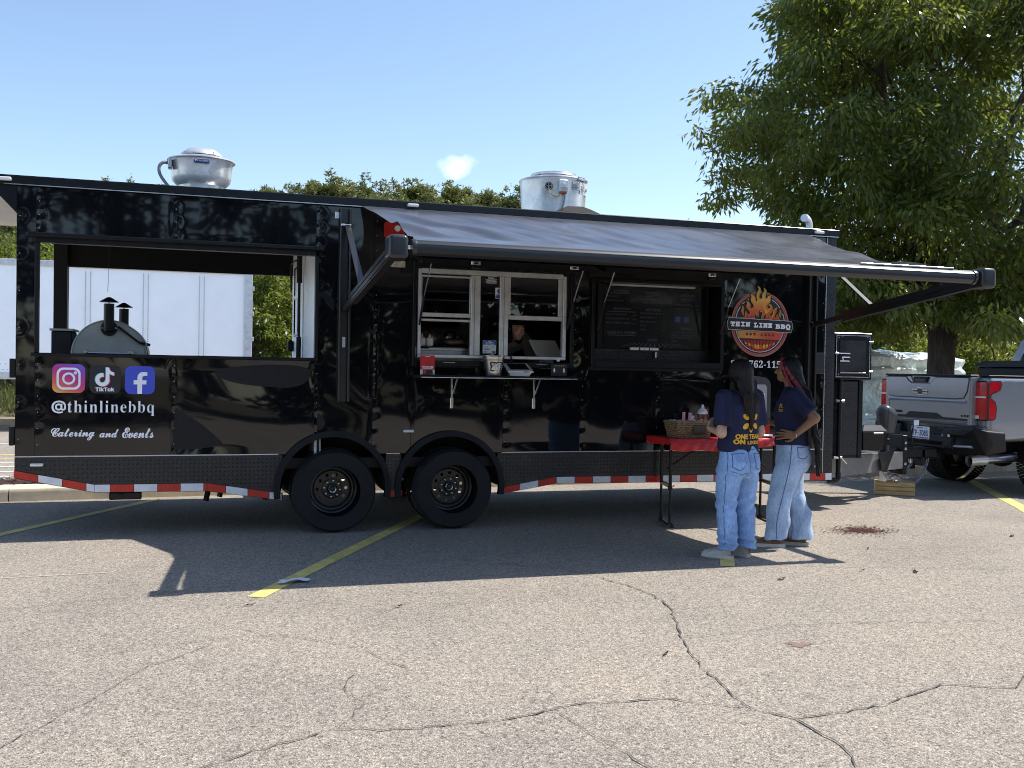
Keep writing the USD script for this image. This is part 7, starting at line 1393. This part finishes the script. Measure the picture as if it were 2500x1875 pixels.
pallet(14.05, 9.6, 'leftmost pallet of pale green wrapped bags, beside the tread plate cabinet', 1, .1); pallet(15.65, 10.9, 'middle pallet of pale wrapped bags, left of the tree trunk', 4, .1); pallet(17.75, 11.6, 'rightmost pallet of pale wrapped bags, right of the tree trunk', 9, .1)
# ------------------------------------------------------------------ vegetation
def leaves(C, d, s, L, W, fold=.0):
    """Leaves at C with long axis d and width axis s; four corners each."""
    n = len(C); L = np.broadcast_to(L, n)[:, None]; W = np.broadcast_to(W, n)[:, None]
    v = np.stack([C - d * L * .5, C + s * W * .5 + d * L * -.05, C + d * L * .5, C - s * W * .5 + d * L * -.05], 1).reshape(-1, 3)
    i = np.arange(n)[:, None] * 4; return v, np.vstack([i + [0, 1, 2], i + [0, 2, 3]])
def unit(a): return a / np.maximum(np.linalg.norm(a, axis=-1, keepdims=True), 1e-9)
def rand_dirs(r, n): return unit(r.normal(0, 1, (n, 3)))
def cluster_leaves(r, centres, per, rad, L, W, droop=.6):
    n = len(centres) * per; c = np.repeat(centres, per, 0); rd = np.repeat(np.broadcast_to(rad, len(centres)), per)
    off = rand_dirs(r, n) * (r.random((n, 1)) ** .45) * rd[:, None] * [1, 1, .75]; C = c + off
    d = unit(off * [1, 1, .3] + rand_dirs(r, n) * rd[:, None] * .7 + np.array([0, 0, -1.0]) * droop * rd[:, None]); s = unit(np.cross(d, rand_dirs(r, n) * .8 + [0, 0, 1.0]))
    return leaves(C, d, s, L * (.65 + .7 * r.random(n)), W * (.7 + .6 * r.random(n)))
def spray_leaves(r, centres, per, rad, L, W, droop):
    """Leaves lying in drooping sprays round each centre, their faces mostly turned up."""
    n = len(centres) * per; c = np.repeat(centres, per, 0); rd = np.repeat(rad, per); ax = np.repeat(rand_dirs(r, len(centres)) * [1, 1, .25], per, 0)
    off = rand_dirs(r, n) * (r.random((n, 1)) ** .5) * rd[:, None] * [1, 1, .62]; d = unit(unit(off) * .7 + unit(ax) * .5 + rand_dirs(r, n) * .45 + np.array([0, 0, -1.0]) * droop)
    up = unit(np.array([.15, -.25, .55]) + rand_dirs(r, n) * .75); s = unit(np.cross(d, up)); return leaves(c + off, d, s, L * (.6 + .8 * r.random(n)), W * (.7 + .6 * r.random(n)))
def branchy(r, base, tip, r0, r1, wob=.12, n=7):
    t = np.linspace(0, 1, n)[:, None]; p = base + (tip - base) * t; L = np.linalg.norm(tip - base); p[1:-1] += r.normal(0, wob * L / n, (n - 2, 3)); p[:, 2] += .10 * L * np.sin(t[:, 0] * PI) * .6
    return tube(p, np.linspace(r0, r1, n), 7, False), p
def big_tree():
    r = np.random.default_rng(31); o = thing('shade_tree', 'large broad leafed tree filling the upper right behind the pickup', 'tree', (14.45, 7.0, 0)); wood = MB(); k0 = .87
    part(o, 'trunk', tube([(0, 0, -.2), (.0, 0, .25), (-.03, .02, 1.2), (-.02, 0, 2.0), (.05, .05, 2.7)], [.40, .31, .265, .26, .29], 20), M['bark'], True)
    cen = np.array([.45, .0, 6.3]); R3 = np.array([5.9, 5.0, 5.5]) * k0; tips = []
    for k in range(17):
        a = k * 2.399 + .3; el_ = .30 + 1.15 * ((k * .618) % 1); d = np.array([math.cos(a) * math.cos(el_), math.sin(a) * math.cos(el_), math.sin(el_)]); tip = np.array([0, 0, 2.8]) + d * np.array([4.7, 4.2, 7.2]) * k0; m, pth = branchy(r, np.array([.02, .02, 2.2 + .02 * k]), tip, .13, .03, .35, 9); wood.add(m)
        for j in range(9):
            b = pth[min(8, 2 + j * 6 // 8)]; q = b + unit(rand_dirs(r, 1)[0] + d * .9) * (1.2 + 1.2 * r.random()); m2, p2 = branchy(r, b, q, .042, .010, .3, 6); wood.add(m2); tips.append(q); tips.append(p2[3])
    part(o, 'limbs', wood, M['bark'], True)
    N = 1500; d = rand_dirs(r, N); rad = .52 + .48 * r.random(N) ** .5; lump = 1 + .42 * (meshkit.fbm(d * 2.8 + 3, 3) - .5)
    c = cen + d * R3 * (rad * lump)[:, None]
    c = c[(c[:, 2] > 2.5) & (meshkit.noise(c * .62 + 11) > .36)]
    gap = (((c[:, 0] - .1) / 1.5) ** 2 + ((c[:, 2] - 5.6) / 1.7) ** 2 < 1) & (c[:, 1] < .8) & (r.random(len(c)) < .88); c = c[~gap]
    tp = np.array(tips); gp_ = (((tp[:, 0] - .1) / 1.3) ** 2 + ((tp[:, 2] - 5.6) / 1.5) ** 2 < 1) & (tp[:, 1] < .8); tp = tp[(tp[:, 2] > 2.5) & ~gp_]; c = np.vstack([c, tp])
    sk = np.array([(x, y, 2.45 + .7 * r.random()) for x, y in r.uniform(-4.8, 4.8, (95, 2)) if (x / 5.0) ** 2 + (y / 4.2) ** 2 < 1]); c = np.vstack([c, sk])
    part(o, 'crown', spray_leaves(r, c, 125, .46 + .22 * r.random(len(c)), .165, .052, .75), M['leaf'], False)
big_tree()
def pine(name, seed, H, spread, mat_, dens=1.0, lab=None):
    """Pine with a rounded ragged crown of needle tufts."""
    r = np.random.default_rng(seed); o = thing(name, lab, 'pine tree', (0, 0, 0)); part(o, 'trunk', tube([(0, 0, -.5), (.1, 0, H * .4), (.0, .1, H * .75), (.05, 0, H * .96)], [.26, .2, .13, .04], 9), M['bark'], True)
    c = []; wood = MB()
    nb = int(46 * dens)
    for k in range(nb):
        z = H * (.42 + .55 * ((k + .5) / nb)); t = (z / H - .42) / .55; rad = spread * (math.sin(PI * min(1, .16 + .86 * t)) ** .8) * (.65 + .5 * r.random()); a = k * 2.399 + r.random(); tip = np.array([rad * math.cos(a), rad * math.sin(a), z + rad * .25])
        wood.add(tube([(0, 0, z - rad * .18), tip * [.5, .5, 1] - [0, 0, rad * .1], tip], [.05, .035, .012], 5, False)); m = 3 + int(rad * 4.5)
        for q in range(m): f = .35 + .65 * (q + .5) / m; c.append(np.array([tip[0] * f, tip[1] * f, z - rad * .18 + (tip[2] - z + rad * .18) * f]) + r.normal(0, .32, 3) * [1, 1, .55])
    part(o, 'branches', wood, M['bark'], True); c = np.array(c); c = np.vstack([c, c + r.normal(0, .35, c.shape) * [1, 1, .6]]); n = 40; C = np.repeat(c, n, 0) + r.normal(0, .10, (len(c) * n, 3)); d = rand_dirs(r, len(C)); d[:, 2] = d[:, 2] * .7 + .25; d = unit(d); L = .24 * (.7 + .6 * r.random(len(C)))
    sd = unit(np.cross(d, rand_dirs(r, len(C)))); part(o, 'crown', leaves(C + d * L[:, None] * .45, d, sd, L, .085), mat_, False); return o
def hide_proto(o): pass
PX = [  # x, y, height, form, turn
    ('pine_tree', 6.75, 50, 12.9, 'round'), ]
def at(px, py, y):
    D = np.array(F_) + (px - 1250) / 2450 * np.array(R_) - (py - 937.5) / 2450 * np.array(U_); t = (y + 9.8132) / D[1]; return D[0] * t, 1.6037 + D[2] * t
protos = {}
def put_tree(kind, px, py, y, label, rz, wide=1.0):
    x, z = at(px, py, y); z = z * .965
    if kind not in protos:
        H0 = {'round': 12.6, 'loose': 12.8, 'tall': 12.5}[kind]; sp = {'round': 2.5, 'loose': 2.1, 'tall': 1.7}[kind]
        o = pine('pine_tree', {'round': 5, 'loose': 8, 'tall': 12}[kind], H0, sp, M['needle2'] if kind == 'round' else M['needle'], {'round': 1.25, 'loose': .62, 'tall': .95}[kind], label); protos[kind] = (o, H0)
        UsdGeom.Xformable(o).GetOrderedXformOps()[0].Set(Gf.Vec3d(x * S, y * S, 0)); xo = UsdGeom.Xformable(o); k = z / H0; xo.AddRotateZOp().Set(math.degrees(rz)); xo.AddScaleOp().Set(Gf.Vec3f(k * wide, k * wide, k)); return
    o, H0 = protos[kind]; k = z / H0; copy_of(o, (x, y, 0), rz, (k * wide, k * wide, k), label)
for a in [('tall', 268, 432, 47, 'small dark pine top at the far left of the tree line', .3, 1.0), ('round', 312, 430, 49, 'dark pine top left of the porch side roof fan', 1.1, .9), ('loose', 388, 440, 46, 'ragged pine top peeping left of the roof fan conduit', 2.0, 1.0), ('round', 590, 470, 50, 'low pine crown just right of the porch side roof fan', .2, .9), ('round', 655, 436, 47, 'round dark pine crown, third along the roof right of the fan', 2.6, .95), ('loose', 735, 424, 53, 'sparse feathery tree top between two round pines', 4.0, .9),
          ('round', 805, 414, 45, 'broad bright round pine crown, the fullest in the row', .8, 1.25), ('loose', 893, 413, 50, 'tall sparse pine with see through top near the middle of the row', 1.7, 1.2), ('round', 960, 455, 44, 'low yellow green pine in front of the tall sparse one', 3.3, 1.0), ('round', 1015, 424, 46, 'wide pine crown left of the small cloud', 5.0, 1.25), ('round', 1110, 428, 48, 'dark round pine crown right under the small cloud', 4.1, 1.0), ('tall', 1060, 470, 43, 'low pine between the two crowns by the cloud', 1.2, 1.2), ('round', 1195, 444, 47, 'pine crown left of the straight sided fan', 2.2, .9), ('tall', 1255, 452, 42, 'spiky young pine touching the straight sided fan', 3.0, 1.1),
          ('round', 850, 470, 42, 'low bright pine mass under the fullest crown', 2.9, 1.2), ('round', 1150, 485, 42, 'low pine filling the row beside the straight sided fan', .5, 1.3), ('round', 730, 480, 42, 'low pine in front of the feathery tree top', 1.4, 1.2), ('round', 500, 480, 46, 'pine crown hidden behind the porch side roof fan', 3.9, 1.0),
          ('round', -60, 470, 40, 'tall pine at the left picture edge', 1.9, 1.2), ('tall', 60, 446, 44, 'pine over the left end of the trailer roof', .9, 1.3), ('loose', 160, 455, 45, 'thin pine top above the porch roof', 2.8, 1.2), ('round', 1440, 520, 44, 'pale feathery crown right of the low roof vent', 4.4, .8), ('tall', 1560, 528, 47, 'small tree top between the vent and the big tree', 5.1, .9), ('round', 1700, 540, 46, 'pine behind the left side of the big tree', .1, 1.2)]: put_tree(*a)
def bush(name, seed, rx, rz_, n, m, L=.15, W=.07):
    r = np.random.default_rng(seed); d = rand_dirs(r, n); d[:, 2] = np.abs(d[:, 2]) * 1.0 - .12; c = d * np.array([rx, rx, rz_]) * (.5 + .5 * r.random((n, 1)) ** .6) * (1 + .5 * (meshkit.fbm(d * 3 + seed, 3)[:, None] - .5)) + [0, 0, rz_ * .35]; c[:, 2] = np.maximum(c[:, 2], .1 + .3 * r.random(n))
    return cluster_leaves(r, c, 46, .34, L, W, .5), m
def shrub(px, py, y, label, seed, rx=2.0, m='leaf2', n=420, stem=True):
    x, z = at(px, py, y); o = thing('leafy_bush', label, 'bush', (x, y, 0)); mesh, mm = bush('b', seed, rx, z * .70, n, m)
    if stem:
        r = np.random.default_rng(seed); mb = MB()
        for k in range(5): a = r.random() * 6.28; mb.add(tube([(.1 * math.cos(a), .1 * math.sin(a), -.2), (.3 * math.cos(a), .3 * math.sin(a), z * .4), (rx * .5 * math.cos(a), rx * .5 * math.sin(a), z * .8)], [.075, .05, .015], 6, False))
        part(o, 'stem', mb, M['bark'], True)
    part(o, 'foliage', mesh, M[m], False)
shrub(630, 520, 25, 'sunlit leafy tree right of the white freight trailer, seen through the porch', 51, 2.6, 'leaf2', 620); shrub(700, 560, 29, 'darker leafy tree behind the one seen through the porch', 52, 3.0, 'leaf', 520); shrub(560, 500, 30, 'leafy tree behind the end of the freight trailer', 53, 2.6, 'leaf2', 420)
shrub(20, 505, 30, 'leafy growth above the freight trailer at the left edge', 54, 3.0, 'leaf', 420); shrub(120, 520, 27, 'leafy growth over the freight trailer seen past the porch post', 55, 2.4, 'leaf2', 320)
for i, (px, py, y, rx, m, lab) in enumerate([(2090, 690, 24, 2.4, 'leaf2', 'bright bush behind the tread plate cabinet'), (2180, 720, 22, 2.2, 'leaf2', 'yellow green bush left of the big trunk'), (2240, 650, 30, 3.0, 'leaf', 'dark thicket tree directly behind the big trunk'), (2340, 700, 23, 2.3, 'leaf2', 'bright bush right of the big trunk'), (2430, 660, 26, 2.8, 'leaf2', 'tall bright bush behind the toolbox'), (2520, 640, 25, 2.8, 'leaf2', 'bush at the right picture edge'), (2140, 620, 33, 3.2, 'leaf', 'dark tree behind the bright bushes left of the trunk'), (2400, 600, 34, 3.4, 'leaf', 'dark tree behind the bright bushes at right'), (1950, 640, 32, 3.2, 'leaf', 'tree behind the front corner of the food trailer'), (1820, 600, 36, 3.4, 'leaf', 'tree behind the awning end')]): shrub(px, py, y, lab, 60 + i, rx, m, 430)
# grass tufts on the bank
r = np.random.default_rng(77); n = 9000; C = np.stack([r.uniform(-12, 3.5, n), 18.2 + 9 * r.random(n) ** 1.5, np.zeros(n)], 1); C[:, 2] = .2 + 1.0 * ((C[:, 1] - 17.95) / 24) ** .8; d = unit(r.normal(0, .4, (n, 3)) + [0, 0, 1]); L = .22 + .3 * r.random(n)
part(None, 'bank_grass', leaves(C + d * L[:, None] * .45, d, unit(np.cross(d, rand_dirs(r, n))), L, .035), M['grass'], False, 'rough grass on the bank behind the far kerb', kind='stuff')
# far wood across the lot, behind the viewer: seen only as reflections
r = np.random.default_rng(5); n = 3400; xs = r.uniform(-34, 80, n)
def wood_h(x): return np.interp(x, [-34, -8, 1.5, 3.6, 5.2, 7, 12, 15, 19, 26, 40, 80], [8.5, 8.0, 7.4, 4.6, 3.9, 3.2, 3.4, 5.2, 4.2, 6.5, 7.5, 8]) * (.82 + .5 * meshkit.fbm(np.stack([x * .45, x * 0, x * 0], 1), 3, 4))
c = np.stack([xs, -18.5 + 1.6 * r.normal(0, 1, n), wood_h(xs) * r.random(n) ** .75], 1)
part(None, 'far_wood', cluster_leaves(r, c, 26, .62, .42, .22, .2), M['darkleaf'], False, 'dark wood across the lot, mirrored in the black panels', kind='stuff')
part(None, 'far_verge', bx(-200, 220, -90, -17.0, -.02, .05), M['lawn'], False, 'verge below the wood across the lot', kind='structure')
